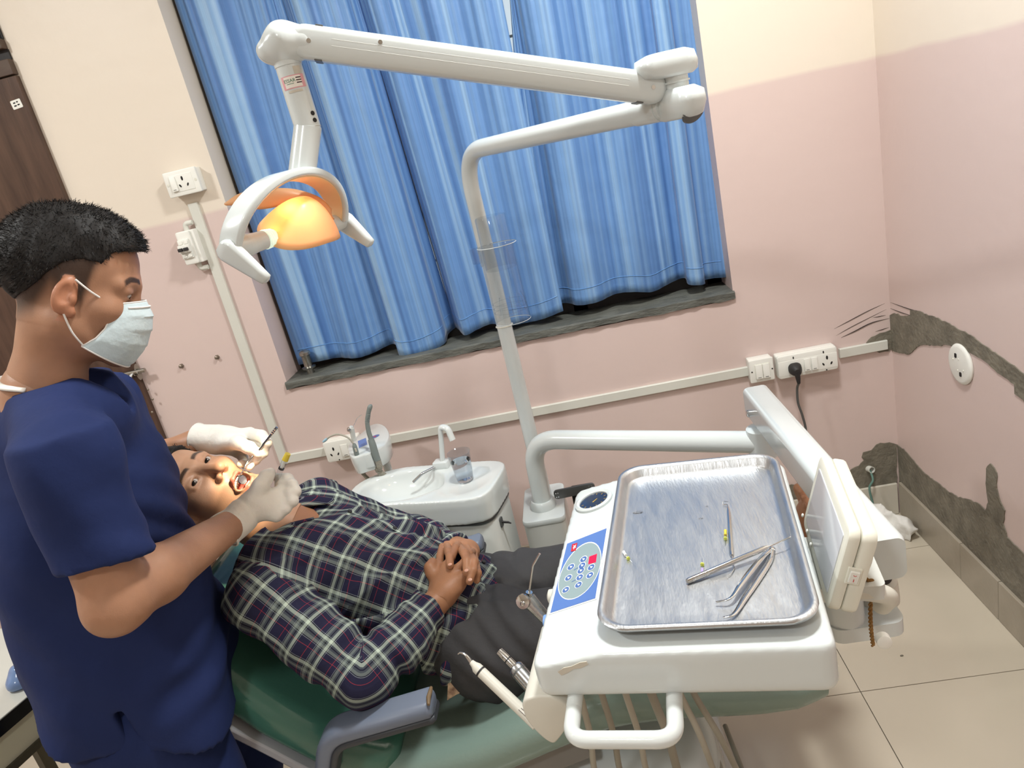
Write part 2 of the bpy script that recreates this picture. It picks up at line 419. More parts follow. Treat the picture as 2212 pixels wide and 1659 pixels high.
floor = struct('floor', box((-4.5, -5.1, -0.12), (0.24, WD, -0.006)), 'grout', smooth=False)
xs = [-0.479-0.6*k for k in range(-1, 8)]; ys = [-0.83+0.6*k for k in range(-7, 3)]
for i in range(len(xs)-1):
    for j in range(len(ys)-1):
        x1, x0 = min(xs[i]-0.0012, -0.001), max(xs[i+1]+0.0012, -4.299); y0, y1 = max(ys[j]+0.0012, -4.899), min(ys[j+1]-0.0012, -0.001)
        if x1-x0 > 0.02 and y1-y0 > 0.02:
            obj('floor_tile', box((x0, y0, -0.006), (x1, y1, 0.0)), 'floor_tile', floor, smooth=False)

# skirting tiles
bb_r = empty('baseboard_right', (-0.005, -0.8, 0), kind='structure')
jy = [0.0, -0.432, -0.635, -1.1, -1.55, -2.0, -2.45, -2.9, -3.35, -3.8, -4.3, -4.88]
for a, b in zip(jy[:-1], jy[1:]):
    obj('skirting_tile', box((-0.012, b+0.0012, 0.001), (-0.0005, a-0.0012-0.012*(a == 0), 0.134)), 'skirting_tile', bb_r, smooth=False, bevel=0.002)
bb_b = empty('baseboard_back', (-1.3, -0.005, 0), kind='structure')
jx = [-0.013, -0.42, -0.87, -1.32, -1.77, -2.22, -2.655]
for i, (a, b) in enumerate(zip(jx[:-1], jx[1:])):
    obj('skirting_tile', box((b+0.0012, -0.012, 0.001), (a-0.0012, -0.0005, 0.128)), 'skirting_pale' if i == 0 else 'skirting_tile', bb_b, smooth=False, bevel=0.002)

# cement repairs and cracks: outlines measured on the wall planes, with broken edges
def ragged(P, jit, seg):
    g = np.random.default_rng(3); out = []
    P = np.asarray(P)
    for a, b in zip(P, np.roll(P, -1, 0)):
        m = max(1, int(np.linalg.norm(b-a)/seg))
        for t in np.arange(m)/m: out.append(a+(b-a)*t+g.normal(size=2)*jit)
    return np.array(out)
def z5(P): return [(1780+x/4.609, 640+y/4.609) for x, y in P]
def z7(P): return [(1550+x/2.074, 620+y/2.074) for x, y in P]
def right_patch(name, pts, thick, m='cement', jit=0.0012, extra=None, parent=wall_right):
    P = np.array([pX(x, y)[1:] for x, y in pts])
    if extra is not None: P = np.concatenate([P[:extra[0]], np.array(extra[1]), P[extra[0]:]])
    if jit: P = ragged(P, jit, 0.012)
    V, F = prism(P, (0, 0, 0), np.array([[0, 0, -1], [1, 0, 0], [0, 1, 0]], float).T @ np.eye(3) if False else np.stack([V3(0,1,0), V3(0,0,1), V3(-1,0,0)], 1), -0.001, thick)
    return obj(name, (V, F), m, parent, smooth=False)
def back_patch(name, pts, thick, m='cement', jit=0.0012, parent=wall_back):
    P = np.array([pY(x, y)[[0, 2]] for x, y in pts])
    if jit: P = ragged(P, jit, 0.012)
    return obj(name, prism(P, (0, 0, 0), np.stack([V3(1,0,0), V3(0,0,1), V3(0,-1,0)], 1), -0.001, thick), m, parent, smooth=False)
up = [(660,185),(700,165),(760,190),(865,195),(865,135),(960,150),(1040,185),(1140,215),(1250,270),(1340,325),(1410,350),(1500,410),(1580,470),(1680,540),(1790,620),(1900,700),(1991,770)]
dn = [(1991,1040),(1910,970),(1905,880),(1840,830),(1740,760),(1640,670),(1540,600),(1430,545),(1300,505),(1240,485),(1130,490),(1000,480),(930,510),(870,570),(840,580),(740,560),(680,540),(664,520)]
right_patch('cement_patch', z5(up+dn), 0.003, extra=(len(up), [(-1.1, 0.62), (-1.5, 0.50), (-1.5, 0.36), (-1.1, 0.47)]))
back_patch('cement_patch', z5([(410,455),(470,405),(560,375),(650,335),(668,330),(672,520),(640,545),(550,560),(500,540)]), 0.003)
lo_up = [(806,705),(850,740),(890,790),(930,835),(980,870),(1030,910),(1080,940),(1130,950),(1180,975),(1205,1000),(1215,960),(1205,880),(1210,800),(1225,790),(1255,830),(1255,900),(1270,960),(1290,1000),(1285,1060),(1300,1120),(1330,1150),(1373,1190)]
lo_dn = [(1373,1418),(1250,1300),(1130,1185),(1000,1050),(920,970),(806,868)]
right_patch('cement_patch', z7(lo_up+lo_dn), 0.003, extra=(len(lo_up), [(-1.1, 0.2), (-1.8, 0.18), (-1.8, 0.136), (-1.1, 0.136)]))
back_patch('cement_patch', z7([(803,703),(770,695),(710,705),(690,730),(650,740),(645,765),(655,775),(630,800),(600,815),(565,845),(500,868),(330,885),(100,925),(100,975),(330,950),(560,925),(803,893)]), 0.003)
def crack(pts, w, plane):
    P = spline([plane(x, y) for x, y in z5(pts)], 14); n = len(P); prof = w*np.sin(np.linspace(0.15, math.pi-0.15, n))
    return tube(P, prof, 5, flat=0.5)
for pts, w in (([(100,325),(240,250),(430,150),(605,70)], 0.0022), ([(120,392),(300,290),(620,130)], 0.0018), ([(170,412),(300,350),(470,265),(650,220)], 0.0034), ([(485,213),(615,188)], 0.002), ([(510,352),(645,310)], 0.002)):
    obj('wall_crack', crack(pts, w, pY), 'crack_mark', wall_back)
for pts, w in (([(660,60),(860,130),(960,150)], 0.0026), ([(660,120),(780,165),(880,195)], 0.0024)):
    obj('wall_crack', crack(pts, w, pX), 'crack_mark', wall_right)

# ------------------------------------------------------------------ window
win = empty('window_1', ((WX0+WX1)/2, 0.17, WZ0), kind='structure')
def sill_slab():
    x = np.linspace(WX0-0.004, WX1+0.004, 60); g = np.random.default_rng(5)
    top, fr = [], []
    rings = []
    for xi in x:
        j = g.normal(size=4)*0.0016
        rings.append(np.array([(xi, -0.012+j[0], WZ0-0.026+j[1]), (xi, -0.012+j[2], WZ0-0.003+j[3]), (xi, -0.006, WZ0), (xi, 0.2, WZ0), (xi, 0.2, WZ0-0.03)]))
    return loft(rings)
obj('window_sill', sill_slab(), 'sill_stone', win, angle=25)
fw = 0.05
obj('window_frame', merge(box((WX0, 0.165, WZ0), (WX0+fw, 0.215, WZ1)), box((WX1-fw, 0.165, WZ0), (WX1, 0.215, WZ1)), box((WX0, 0.165, WZ1-fw), (WX1, 0.215, WZ1)),
    box((WX0, 0.165, WZ0), (WX1, 0.215, WZ0+0.16)), box((-1.62, 0.165, WZ0), (-1.57, 0.215, WZ1)), box((-1.05, 0.165, WZ0), (-1.0, 0.215, WZ1))), 'dark_frame', win, smooth=False)
for a, b, mm in ((WX0+fw, -1.62, 'opaque_dark_glass'), (-1.57, -1.05, 'clear_glass'), (-1.0, WX1-fw, 'opaque_dark_glass')):  # side panes made opaque, added to block daylight leaking past the curtain edges
    obj('window_pane', box((a, 0.188, WZ0+0.16), (b, 0.193, WZ1-fw)), mm, win, smooth=False)
for k in range(9):
    x = -1.60+0.07*k
    obj('grille_bar', tube([(x, 0.225, WZ0+0.1), (x, 0.225, WZ1)], 0.006, 8), 'steel', win)
for k in range(7):
    z = 1.25+0.17*k
    obj('grille_bar', tube([(WX0+0.02, 0.232, z), (WX1-0.02, 0.232, z)], 0.005, 8), 'steel', win)

# ------------------------------------------------------------------ curtains
def curtain_material():
    m = bpy.data.materials.new('curtain_satin'); m.use_nodes = True; nt = m.node_tree; L = nt.links; b = nt.nodes['Principled BSDF']
    uvn = nt.nodes.new('ShaderNodeUVMap'); sp = nt.nodes.new('ShaderNodeSeparateXYZ'); L.new(uvn.outputs['UV'], sp.inputs[0])
    cb = nt.nodes.new('ShaderNodeCombineXYZ'); L.new(sp.outputs['X'], cb.inputs['X'])
    def n1(scale, det, rough=0.6):
        n = nt.nodes.new('ShaderNodeTexNoise'); n.noise_dimensions = '1D'; n.inputs['Scale'].default_value = scale; n.inputs['Detail'].default_value = det; n.inputs['Roughness'].default_value = rough
        L.new(sp.outputs['X'], n.inputs['W']); return n
    a = n1(19, 2); c = n1(90, 2)
    r1 = nt.nodes.new('ShaderNodeValToRGB'); e = r1.color_ramp; e.interpolation = 'LINEAR'
    e.elements[0].position = 0.30; e.elements[0].color = lin((78, 120, 178))+(1,); e.elements[1].position = 0.70; e.elements[1].color = lin((140, 176, 212))+(1,)
    k = e.elements.new(0.45); k.color = lin((94, 138, 194))+(1,); k = e.elements.new(0.55); k.color = lin((110, 152, 202))+(1,)
    L.new(a.outputs['Fac'], r1.inputs['Fac'])
    r2 = nt.nodes.new('ShaderNodeValToRGB'); r2.color_ramp.elements[0].position = 0.40; r2.color_ramp.elements[0].color = (0.72, 0.72, 0.75, 1); r2.color_ramp.elements[1].position = 0.52; r2.color_ramp.elements[1].color = (1, 1, 1, 1)
    L.new(c.outputs['Fac'], r2.inputs['Fac'])
    mx = nt.nodes.new('ShaderNodeMix'); mx.data_type = 'RGBA'; mx.blend_type = 'MULTIPLY'; mx.inputs['Factor'].default_value = 0.5
    L.new(r1.outputs['Color'], mx.inputs['A']); L.new(r2.outputs['Color'], mx.inputs['B'])
    # stitched hem line
    L.new(mx.outputs['Result'], b.inputs['Base Color'])
    b.inputs['Roughness'].default_value = 0.48; b.inputs['Sheen Weight'].default_value = 0.25; b.inputs['Sheen Roughness'].default_value = 0.4
    n2 = nt.nodes.new('ShaderNodeTexNoise'); n2.inputs['Scale'].default_value = 9; n2.inputs['Detail'].default_value = 5; L.new(uvn.outputs['UV'], n2.inputs['Vector'])
    bp = nt.nodes.new('ShaderNodeBump'); bp.inputs['Strength'].default_value = 0.25; bp.inputs['Distance'].default_value = 0.02; L.new(n2.outputs['Fac'], bp.inputs['Height']); L.new(bp.outputs['Normal'], b.inputs['Normal'])
    MATS['curtain_satin'] = m
curtain_material()
mat('curtain_hem', (112, 164, 220), 0.5, noise=0.4, nscale=30, rgb2=(70, 118, 186))
def curtain(nodes, label, seed):
    g = np.random.default_rng(seed); B = []; T = []
    for px, py, yo, pt in nodes:
        b = pY(px, py, yo); t = pY(pt, 0, yo); B.append((b[0], yo, b[2])); T.append((t[0]+(t[0]-b[0])*0.0, 0.5*(yo-0.09)+0.09, 2.40))
        d = (2.40-t[2])/(t[2]-b[2]); T[-1] = (t[0]+(t[0]-b[0])*d, T[-1][1], 2.40)
    nB = 16*len(nodes); B = spline(B, nB); T = spline(T, nB)
    f1 = wave_noise(seed, 9.0); G = []; m = 46
    L = np.concatenate([[0], np.cumsum(np.linalg.norm(np.diff(B[:, :2], axis=0), axis=1))]); uv = []
    for k in range(m):
        v = k/(m-1); P = B*(1-v)+T*v
        amp = 0.006*(1-v)+0.002
        P[:, 1] += amp*f1(P[:, 0]*2, np.zeros(nB), P[:, 2]*0.8)+0.003*np.sin(L*170+2.2*v)*(0.4+0.6*v)
        P[:, 1] = np.clip(P[:, 1], 0.03, 0.16)
        G.append(P); uv.append(np.stack([L+seed*3.7, P[:, 2]], 1))
    G = np.array(G); o = empty('curtain', (B[:, 0].mean(), 0.09, B[:, 2].min()), label, 'curtain', 'blue curtains in the window')
    obj('cloth', sheet(G), 'curtain_satin', o, angle=175, solid=0.0022, uv=np.concatenate(uv))
    # hem seam
    k = 0; S = np.array([B[i]*(1-0.042)+T[i]*0.042 for i in range(nB)]); S[:, 1] = G[2][:, 1]*0.9+G[1][:, 1]*0.1-0.0022
    obj('hem_stitch', tube(S[3:-3], 0.0011, 5), 'curtain_hem', o)
    return o
curtain([(645,789,.10,378),(691,782,.06,430),(729,774,.10,505),(770,773,.065,560),(805,762,.105,590),(852,742,.135,620),(867,769,.05,628),(908,767,.04,680),(958,744,.055,742),(968,722,.12,762),(984,708,.155,780)],
        'blue striped curtain panel on the left, hanging behind the dental lamp', 1)
curtain([(984,706,.155,778),(992,712,.12,785),(1006,724,.05,800),(1030,713,.05,835),(1063,700,.10,870),(1101,704,.05,930),(1140,697,.09,985),(1179,687,.05,1035),(1217,672,.06,1085)],
        'blue striped middle curtain panel behind the clear cup holder', 2)
curtain([(1150,668,.13,1102),(1219,655,.12,1112),(1250,659,.07,1135),(1288,653,.05,1180),(1326,636,.09,1225),(1372,630,.06,1275),(1410,630,.08,1320),(1444,613,.11,1355),(1478,600,.13,1400),(1488,614,.06,1410),(1520,613,.06,1440),(1524,604,.10,1450),(1569,598,.085,1500)],
        'blue striped curtain panel on the right, nearest the room corner', 3)
obj('curtain_rod', tube([(WX0+0.001, 0.09, 2.395), (WX1-0.001, 0.09, 2.395)], 0.011, 14), 'steel', label='steel rod carrying the blue curtains inside the window recess', cat='curtain rod')

# steel fitting standing on the sill
fb = pZ(672, 806, WZ0)
fit = empty('door_stopper', fb, 'small steel door stopper standing on the left end of the stone sill', 'door stopper')
obj('base_flange', lathe([(0.012, 0), (0.013, 0.018), (0.024, 0.020), (0.026, 0.026), (0.016, 0.030)], fb, n=24), 'steel', fit)
obj('stem', lathe([(0.016, 0.030), (0.0155, 0.068), (0.017, 0.070)], fb, n=24), 'steel', fit)
obj('cap', lathe([(0.017, 0.070), (0.020, 0.073), (0.020, 0.083), (0.012, 0.090), (0.004, 0.092)], fb, n=24), 'steel', fit)

# ------------------------------------------------------------------ door on the left of the back wall
door = empty('door_1', (-3.1, -0.01, 0), kind='structure')
DX = -2.655
obj('door_leaf', box((-3.55, -0.022, 0.02), (DX, -0.0005, pY(45, 163)[2])), 'door_wood', door, smooth=False, bevel=0.002)
zt = pY(45, 163)[2]
obj('door_rail', box((-3.55, -0.026, zt+0.004), (DX, -0.0005, pY(28, 128)[2])), 'door_frame', door, smooth=False, bevel=0.002)
obj('transom_bar', box((-3.55, -0.03, pY(28, 128)[2]+0.03), (DX, -0.0005, pY(8, 85)[2])), 'door_frame', door, smooth=False, bevel=0.003)
obj('transom_recess', box((-3.55, -0.008, pY(28, 128)[2]), (DX, -0.0005, pY(28, 128)[2]+0.03)), 'dark_frame', door, smooth=False)
obj('transom_pane', box((-3.55, -0.012, pY(8, 85)[2]), (DX, -0.0005, 2.75)), 'opaque_dark_glass', door, smooth=False)
lc = pY(36, 225, -0.0225)
lx, ly = unit(pY(52, 219, -0.0225)-pY(21, 230, -0.0225)), None
ly = unit(np.cross(V3(0,-1,0), lx)); ly = ly if ly[2] > 0 else -ly
sticker = obj('sticker', patch(rrect(0.036, 0.027, 0.003), lc, lx, ly, 0.0006), 'white_plastic', door, smooth=False, label='small white printed sticker')
for k, (dx, dy, w) in enumerate(((-0.006, 0.005, 0.008), (0.005, 0.006, 0.006), (-0.006, -0.004, 0.009), (0.006, -0.003, 0.008))):
    obj('print_mark', patch(rrect(w, 0.004, 0.0005), lc+lx*dx+ly*dy, lx, ly, 0.0002, 0.0006), 'dark_hole', sticker, smooth=False)
bolt = obj('door_bolt', tube([pY(206, 822, -0.036), pY(313, 799, -0.036)], 0.0075, 12), 'steel', door)
for a, b in (((229, 802), (243, 830)), ((294, 789), (304, 817))):
    p, q = pY(*a, -0.0235), pY(*b, -0.0235); c = (p+q)/2; w = unit(q-p)
    obj('bolt_bracket', merge(prism(ellipse(0.011, np.linalg.norm(q-p)/2+0.006, 20), c, np.stack([np.cross(V3(0,-1,0), -w), w, V3(0,-1,0)], 1), 0, 0.0025),
        tube([c+V3(-.008,0,0.011), c+V3(-.008,-0.018,0.006), c+V3(-.008,-0.021,0), c+V3(-.008,-0.018,-0.006), c+V3(-.008,0,-0.011)], 0.002, 6), tube([c+V3(.008,0,0.011), c+V3(.008,-0.018,0.006), c+V3(.008,-0.021,0), c+V3(.008,-0.018,-0.006), c+V3(.008,0,-0.011)], 0.002, 6)), 'steel', bolt)
h0 = pY(283, 806, -0.038)
obj('bolt_tongue', sheet(np.array([[h0+V3(-0.008, -0.004, 0.0), h0+V3(0.009, -0.004, 0.003)], [h0+V3(-0.020, -0.006, -0.024), h0+V3(-0.002, -0.006, -0.022)], [h0+V3(-0.026, -0.010, -0.027), h0+V3(-0.004, -0.010, -0.026)]])), 'steel', bolt, solid=0.002)
for px, py in ((262,853),(272,875),(320,841),(330,862),(329,890),(323,901)):
    obj('door_stud', lathe([(0.0045, 0), (0.0045, 0.003), (0.002, 0.0055)], pY(px, py, -0.022), (0,-1,0), 10), 'bolt_steel', door)

# ------------------------------------------------------------------ bolts in the wall, trunking, sockets
for px, py, w in ((393, 790, 'lower left of the pair'), (470, 771, 'upper right of the pair')):
    p = pY(px, py, 0.001)
    obj('wall_bolt', merge(lathe([(0.0088, 0), (0.0088, 0.004), (0.0068, 0.0045), (0.0068, 0.013), (0.004, 0.015)], p, (0,-1,0), 6), ), 'bolt_steel', label='rusty hexagonal bolt head in the pink wall, '+w, cat='bolt', group='bolts in the pink wall')
def trunk(name, a, b, w, d, label):
    a, b = np.asarray(a), np.asarray(b); ez = unit(b-a); ex = np.cross(ez, V3(0,-1,0)); R = np.stack([ex, V3(0,-1,0), ez], 1)
    o = empty(name, np.minimum(a, b), label, 'cable duct'); L = np.linalg.norm(b-a)
    obj('channel', loft([ring3(np.array([(-w/2+.001, 0.0), (w/2-.001, 0.0), (w/2-.001, d*0.55), (-w/2+.001, d*0.55)]), a+ez*h, R) for h in (0, L)]), 'trunking', o, smooth=False)
    obj('lid', loft([ring3(np.array([(-w/2, d*0.5), (w/2, d*0.5), (w/2, d-.002), (w/2-.002, d), (-w/2+.002, d), (-w/2, d-.002)]), a+ez*h, R) for h in (0.0005, L-0.0005)]), 'trunking', o, smooth=False)
    return o
tz = pY(1146, 889)[2]
trunk('cable_trunking', (pY(612, 985)[0]+0.014, -0.0005, tz), (-0.486, -0.0005, tz), 0.034, 0.014, 'long white cable duct running along the pink wall above the basin')
trunk('cable_trunking', (-0.181, -0.0005, tz), (-0.02, -0.0005, tz), 0.034, 0.014, 'short white cable duct between the switchboard and the room corner')
vx = pY(520, 725)[0]
trunk('cable_trunking', (vx, -0.0005, tz-0.017), (vx, -0.0005, pY(412, 440)[2]), 0.034, 0.014, 'vertical white cable duct below the wall socket left of the window')
# ------------------------------------------------------------------ wall fittings
def wall_rect(tl, br, Y):
    a, b = pY(*tl, Y), pY(*br, Y); return a[0], b[0], b[2], a[2]
XY = (V3(1,0,0), V3(0,0,1))          # plate plane, facing -y
RW = np.stack([V3(1,0,0), V3(0,0,1), V3(0,-1,0)], 1)
def slab(x0, x1, z0, z1, y0, y1, r=0.004, bev=0.0015):
    """rounded plate on the back wall from y0 (wall side) out to y1"""
    return prism(rrect(x1-x0, z1-z0, r), ((x0+x1)/2, 0, (z0+z1)/2), RW, -y0, -y1, bev)
def hole(name, x, z, y, a, b, ang, parent):
    P = ellipse(a, b, 14); c, s = math.cos(ang), math.sin(ang); P = P@np.array([[c, s], [-s, c]])
    return obj(name, prism(P, (x, y, z), RW, -0.0002, 0.0008), 'dark_hole', parent, smooth=False)
def socket_holes(cx, cz, y, parent, k=1.0):
    hole('socket_hole', cx, cz+0.012*k, y, 0.0034, 0.0072, 0.0, parent)
    hole('socket_hole', cx-0.0135*k, cz-0.010*k, y, 0.0028, 0.0056, 0.5, parent)
    hole('socket_hole', cx+0.0135*k, cz-0.010*k, y, 0.0028, 0.0056, -0.5, parent)
def rocker(x0, x1, z0, z1, y, parent, line=True):
    V, F = slab(x0, x1, z0, z1, y, y-0.004, 0.0015, 0.001)
    V = V.copy(); top = V[:, 1] < y-0.002; V[top, 1] += (V[top, 2]-z0)/(z1-z0)*0.003-0.002
    r = obj('rocker', (V, F), 'white_plastic', parent)
    if line: obj('rocker_mark', patch(rrect((x1-x0)*0.5, 0.0012, 0.0003), ((x0+x1)/2, y-0.0062, z0+0.005), *XY, 0.0003), 'dark_hole', r, smooth=False)

# socket left of the window
x0, x1, z0, z1 = wall_rect((352, 376), (436, 414), -0.045); z0 = pY(368, 429, -0.045)[2]; z1 = pY(420, 358.5, -0.045)[2]
x0 = pY(358, 402, -0.045)[0]; x1 = pY(428, 386, -0.045)[0]
so = empty('wall_socket', ((x0+x1)/2, -0.001, z0), 'white wall socket with switch on the cream wall left of the window', 'wall socket')
obj('back_box', slab(x0+.002, x1-.002, z0+.002, z1-.002, -0.0005, -0.033), 'white_plastic', so)
obj('plate', slab(x0, x1, z0, z1, -0.033, -0.045, 0.004, 0.0025), 'white_plastic', so)
ix0, ix1, iz0, iz1 = x0+0.018, x1-0.018, z0+0.013, z1-0.013
ins = obj('insert', slab(ix0, ix1, iz0, iz1, -0.044, -0.0462, 0.002, 0.0008), 'white_plastic', so)
rocker(ix0+0.002, ix0+0.022, iz0+0.004, iz1-0.004, -0.046, ins)
socket_holes(ix0+0.045, (iz0+iz1)/2+0.001, -0.0462, ins)
for sx in (x0+0.009, x1-0.009): obj('screw_cap', lathe([(0.0045, 0), (0.0042, 0.0008)], (sx, -0.0452, (z0+z1)/2), (0,-1,0), 14), 'cream_plastic', so)

# breaker box with two conduit bends
c0 = pY(408, 535, -0.05)
mb = empty('breaker_box', (c0[0], -0.001, c0[2]-0.05), 'small white circuit breaker box left of the vertical duct', 'breaker box')
bw, bh = 0.062, 0.112
obj('back_box', slab(c0[0]-bw/2, c0[0]+bw/2, c0[2]-bh/2, c0[2]+bh/2, -0.0005, -0.042, 0.004), 'white_plastic', mb)
obj('cover', slab(c0[0]-bw/2, c0[0]+bw/2-0.012, c0[2]-bh/2, c0[2]+bh/2, -0.042, -0.052, 0.006, 0.004), 'white_plastic', mb)
brk = obj('breaker', merge(slab(c0[0]-0.030, c0[0]+0.010, c0[2]-0.034, c0[2]+0.030, -0.052, -0.058, 0.002), slab(c0[0]-0.030, c0[0]+0.010, c0[2]-0.013, c0[2]+0.013, -0.058, -0.068, 0.002)), 'white_plastic', mb)
for dx in (-0.020, 0.0):
    obj('breaker_lever', slab(c0[0]+dx-0.0075, c0[0]+dx+0.0075, c0[2]-0.007, c0[2]+0.004, -0.068, -0.078, 0.002), 'black_rubber', brk)
    obj('terminal_cap', slab(c0[0]+dx-0.008, c0[0]+dx+0.008, c0[2]+0.014, c0[2]+0.027, -0.058, -0.0605, 0.004), 'white_plastic', brk)
    obj('terminal_cap', slab(c0[0]+dx-0.008, c0[0]+dx+0.008, c0[2]-0.031, c0[2]-0.017, -0.058, -0.0605, 0.004), 'white_plastic', brk)
for s, nm in ((1, 'upper'), (-1, 'lower')):
    a = c0+V3(0.0, 0.028, s*bh/2); e = V3(vx-0.018, -0.02, c0[2]+s*(bh/2+0.022))
    obj('conduit_bend', tube(fillet([V3(a[0], -0.022, a[2]-s*0.002), V3(a[0], -0.022, e[2]), e], 0.02), 0.0085, 12), 'trunking', mb)

# switch plate and switchboard on the right
YS = -0.048
def front_rect(tl, tr, br, bl, Y):
    P = [pY(*q, Y) for q in (tl, tr, br, bl)]
    return (P[0][0]+P[3][0])/2, (P[1][0]+P[2][0])/2, (P[2][2]+P[3][2])/2, (P[0][2]+P[1][2])/2
x0, x1, z0, z1 = front_rect((1614, 782), (1668, 771), (1676, 819), (1625, 829), YS)
sw = empty('light_switch', ((x0+x1)/2, -0.001, z0), 'square white double switch at the right end of the long cable duct', 'switch')
obj('back_box', slab(x0+.002, x1-.002, z0+.002, z1-.001, -0.0005, -0.036), 'white_plastic', sw)
obj('plate', slab(x0, x1, z0, z1, -0.036, YS, 0.004, 0.003), 'white_plastic', sw)
ix0, ix1, iz0, iz1 = x0+0.018, x1-0.014, z0+0.012, z1-0.016
ins = obj('insert', slab(ix0, ix1, iz0, iz1, YS+.001, YS-0.0012, 0.002, 0.0006), 'cream_plastic', sw)
mx = (ix0+ix1)/2
rocker(ix0+0.0015, mx-0.001, iz0+0.002, iz1-0.002, YS-0.001, ins); rocker(mx+0.001, ix1-0.0015, iz0+0.002, iz1-0.002, YS-0.001, ins)
for sx in (x0+0.008, x1-0.006): hole('screw', sx, (z0+z1)/2, YS, 0.0026, 0.0026, 0, sw)
x0, x1, z0, z1 = front_rect((1675, 772), (1806, 749), (1814, 797), (1686, 820), YS)
sb = empty('switchboard', ((x0+x1)/2, -0.001, z0), 'long white switchboard with two sockets and two rocker switches near the corner', 'switchboard')
obj('back_box', slab(x0, x1, z0, z1, -0.0005, -0.034, 0.007), 'white_plastic', sb)
obj('plate', slab(x0, x1, z0, z1, -0.034, YS, 0.009, 0.005), 'white_plastic', sb)
w = (x1-x0); zc = (z0+z1)/2-0.004
ins = obj('insert', slab(x0+0.01*w, x1-0.01*w, z0+0.010, z1-0.020, YS+.001, YS-0.0008, 0.003, 0.0005), 'white_plastic', sb)
rocker(x0+0.435*w, x0+0.535*w, zc-0.022, zc+0.022, YS-0.0008, ins); rocker(x0+0.555*w, x0+0.655*w, zc-0.022, zc+0.022, YS-0.0008, ins)
socket_holes(x0+0.82*w, zc, YS-0.0008, ins)
for q in (0.27, 0.77): hole('indicator_hole', x0+q*w, z1-0.012, YS, 0.0022, 0.0045, 0, sb)
hole('screw', x0+0.80*w, z0+0.005, YS, 0.0025, 0.0025, 0, sb)
# black plug with cable
pc = V3(x0+0.27*w, YS-0.002, zc-0.004)
pg = empty('power_plug', pc, 'black three-pin plug with grey cable in the switchboard', 'power plug')
obj('plug_body', loft([ring3(rrect(a, b, min(a, b)*0.4), pc+V3(0, -h, dz), RW) for a, b, h, dz in ((.042, .040, 0, 0), (.044, .043, .006, 0), (.040, .040, .016, -.001), (.030, .034, .026, -.003), (.018, .024, .034, -.006))]), 'black_rubber', pg)
obj('strain_relief', tube([pc+V3(0, -.026, -.008), pc+V3(0.001, -.027, -.030), pc+V3(0.002, -.026, -.048)], [.010, .008, .0055], 12), 'black_rubber', pg)
cb = [pc+V3(0.002, -.026, -.046), pY(1722, 840, -.06), pY(1724, 870, -.06), pY(1734, 900, -.06), pY(1741, 935, -.06), pY(1738, 1000, -.08), pY(1725, 1060, -.12), V3(-0.34, -.12, 0.006)]
obj('cable', tube(spline(cb, 50), 0.0042, 10), 'cable_grey', pg)

# second socket by the suction holder
x0, z1 = pY(697, 972, YS)[0]+0.004, pY(693, 960, YS)[2]; z0 = pY(708, 1001, YS)[2]; x1 = x0+0.135
z1 = z0+0.082
s2 = empty('wall_socket', ((x0+x1)/2, -0.001, z0), 'white wall socket with rounded corners behind the suction hose holder', 'wall socket')
obj('back_box', slab(x0, x1, z0, z1, -0.0005, -0.034, 0.007), 'white_plastic', s2)
obj('plate', slab(x0, x1, z0, z1, -0.034, YS, 0.009, 0.005), 'white_plastic', s2)
socket_holes(x0+0.036, (z0+z1)/2-0.001, YS-0.0001, s2); hole('screw', x0+0.046, z0+0.006, YS, 0.0025, 0.0025, 0, s2)
rocker(x0+0.065, x0+0.092, (z0+z1)/2-0.024, (z0+z1)/2+0.022, YS, s2)

# round plate on the right wall
c = pX(2078, 786, -0.001)
rp = empty('round_plate', c, 'round white ceiling-rose plate on the right wall below the cement strip', 'junction plate')
RR = np.stack([V3(0,1,0), V3(0,0,1), V3(-1,0,0)], 1)
obj('disc', lathe([(0.059, 0), (0.060, 0.004), (0.057, 0.008), (0.050, 0.010), (0.0, 0.011)], c, (-1,0,0), 40), 'white_plastic', rp)
for dz, dy in ((0.024, 0.012), (-0.026, -0.012)):
    obj('screw_slot', prism(rrect(0.010, 0.013, 0.003), c+V3(-0.0105, dy, dz), RR, 0, 0.0015), 'dark_hole', rp, smooth=False)
    for k in (-1, 1): obj('rivet', lathe([(0.0028, 0), (0.002, 0.0015)], c+V3(-0.0105, dy+k*0.015, dz*0.55-k*0.004), (-1,0,0), 8), 'cream_plastic', rp)

# pipe stub in the cement with a green wire
p = pY(1876, 1012, -0.001)
mat('green_wire', (96, 130, 120), 0.5, noise=0.3)
pw = empty('conduit_stub', p, 'cut conduit end in the cement with a green wire hanging out', 'conduit')
obj('pipe', merge(lathe([(0.012, -0.004), (0.012, 0.022), (0.010, 0.022), (0.010, 0.004)], p, (0.2,-1,0.15), 18)), 'trunking', pw)
obj('wire', tube(spline([p+V3(0,-.012,0), p+V3(0.0,-.034,-.03), pY(1878, 1055, -.04), pY(1886, 1090, -.05), pY(1890, 1115, -.08)], 24), 0.004, 8), 'green_wire', pw)

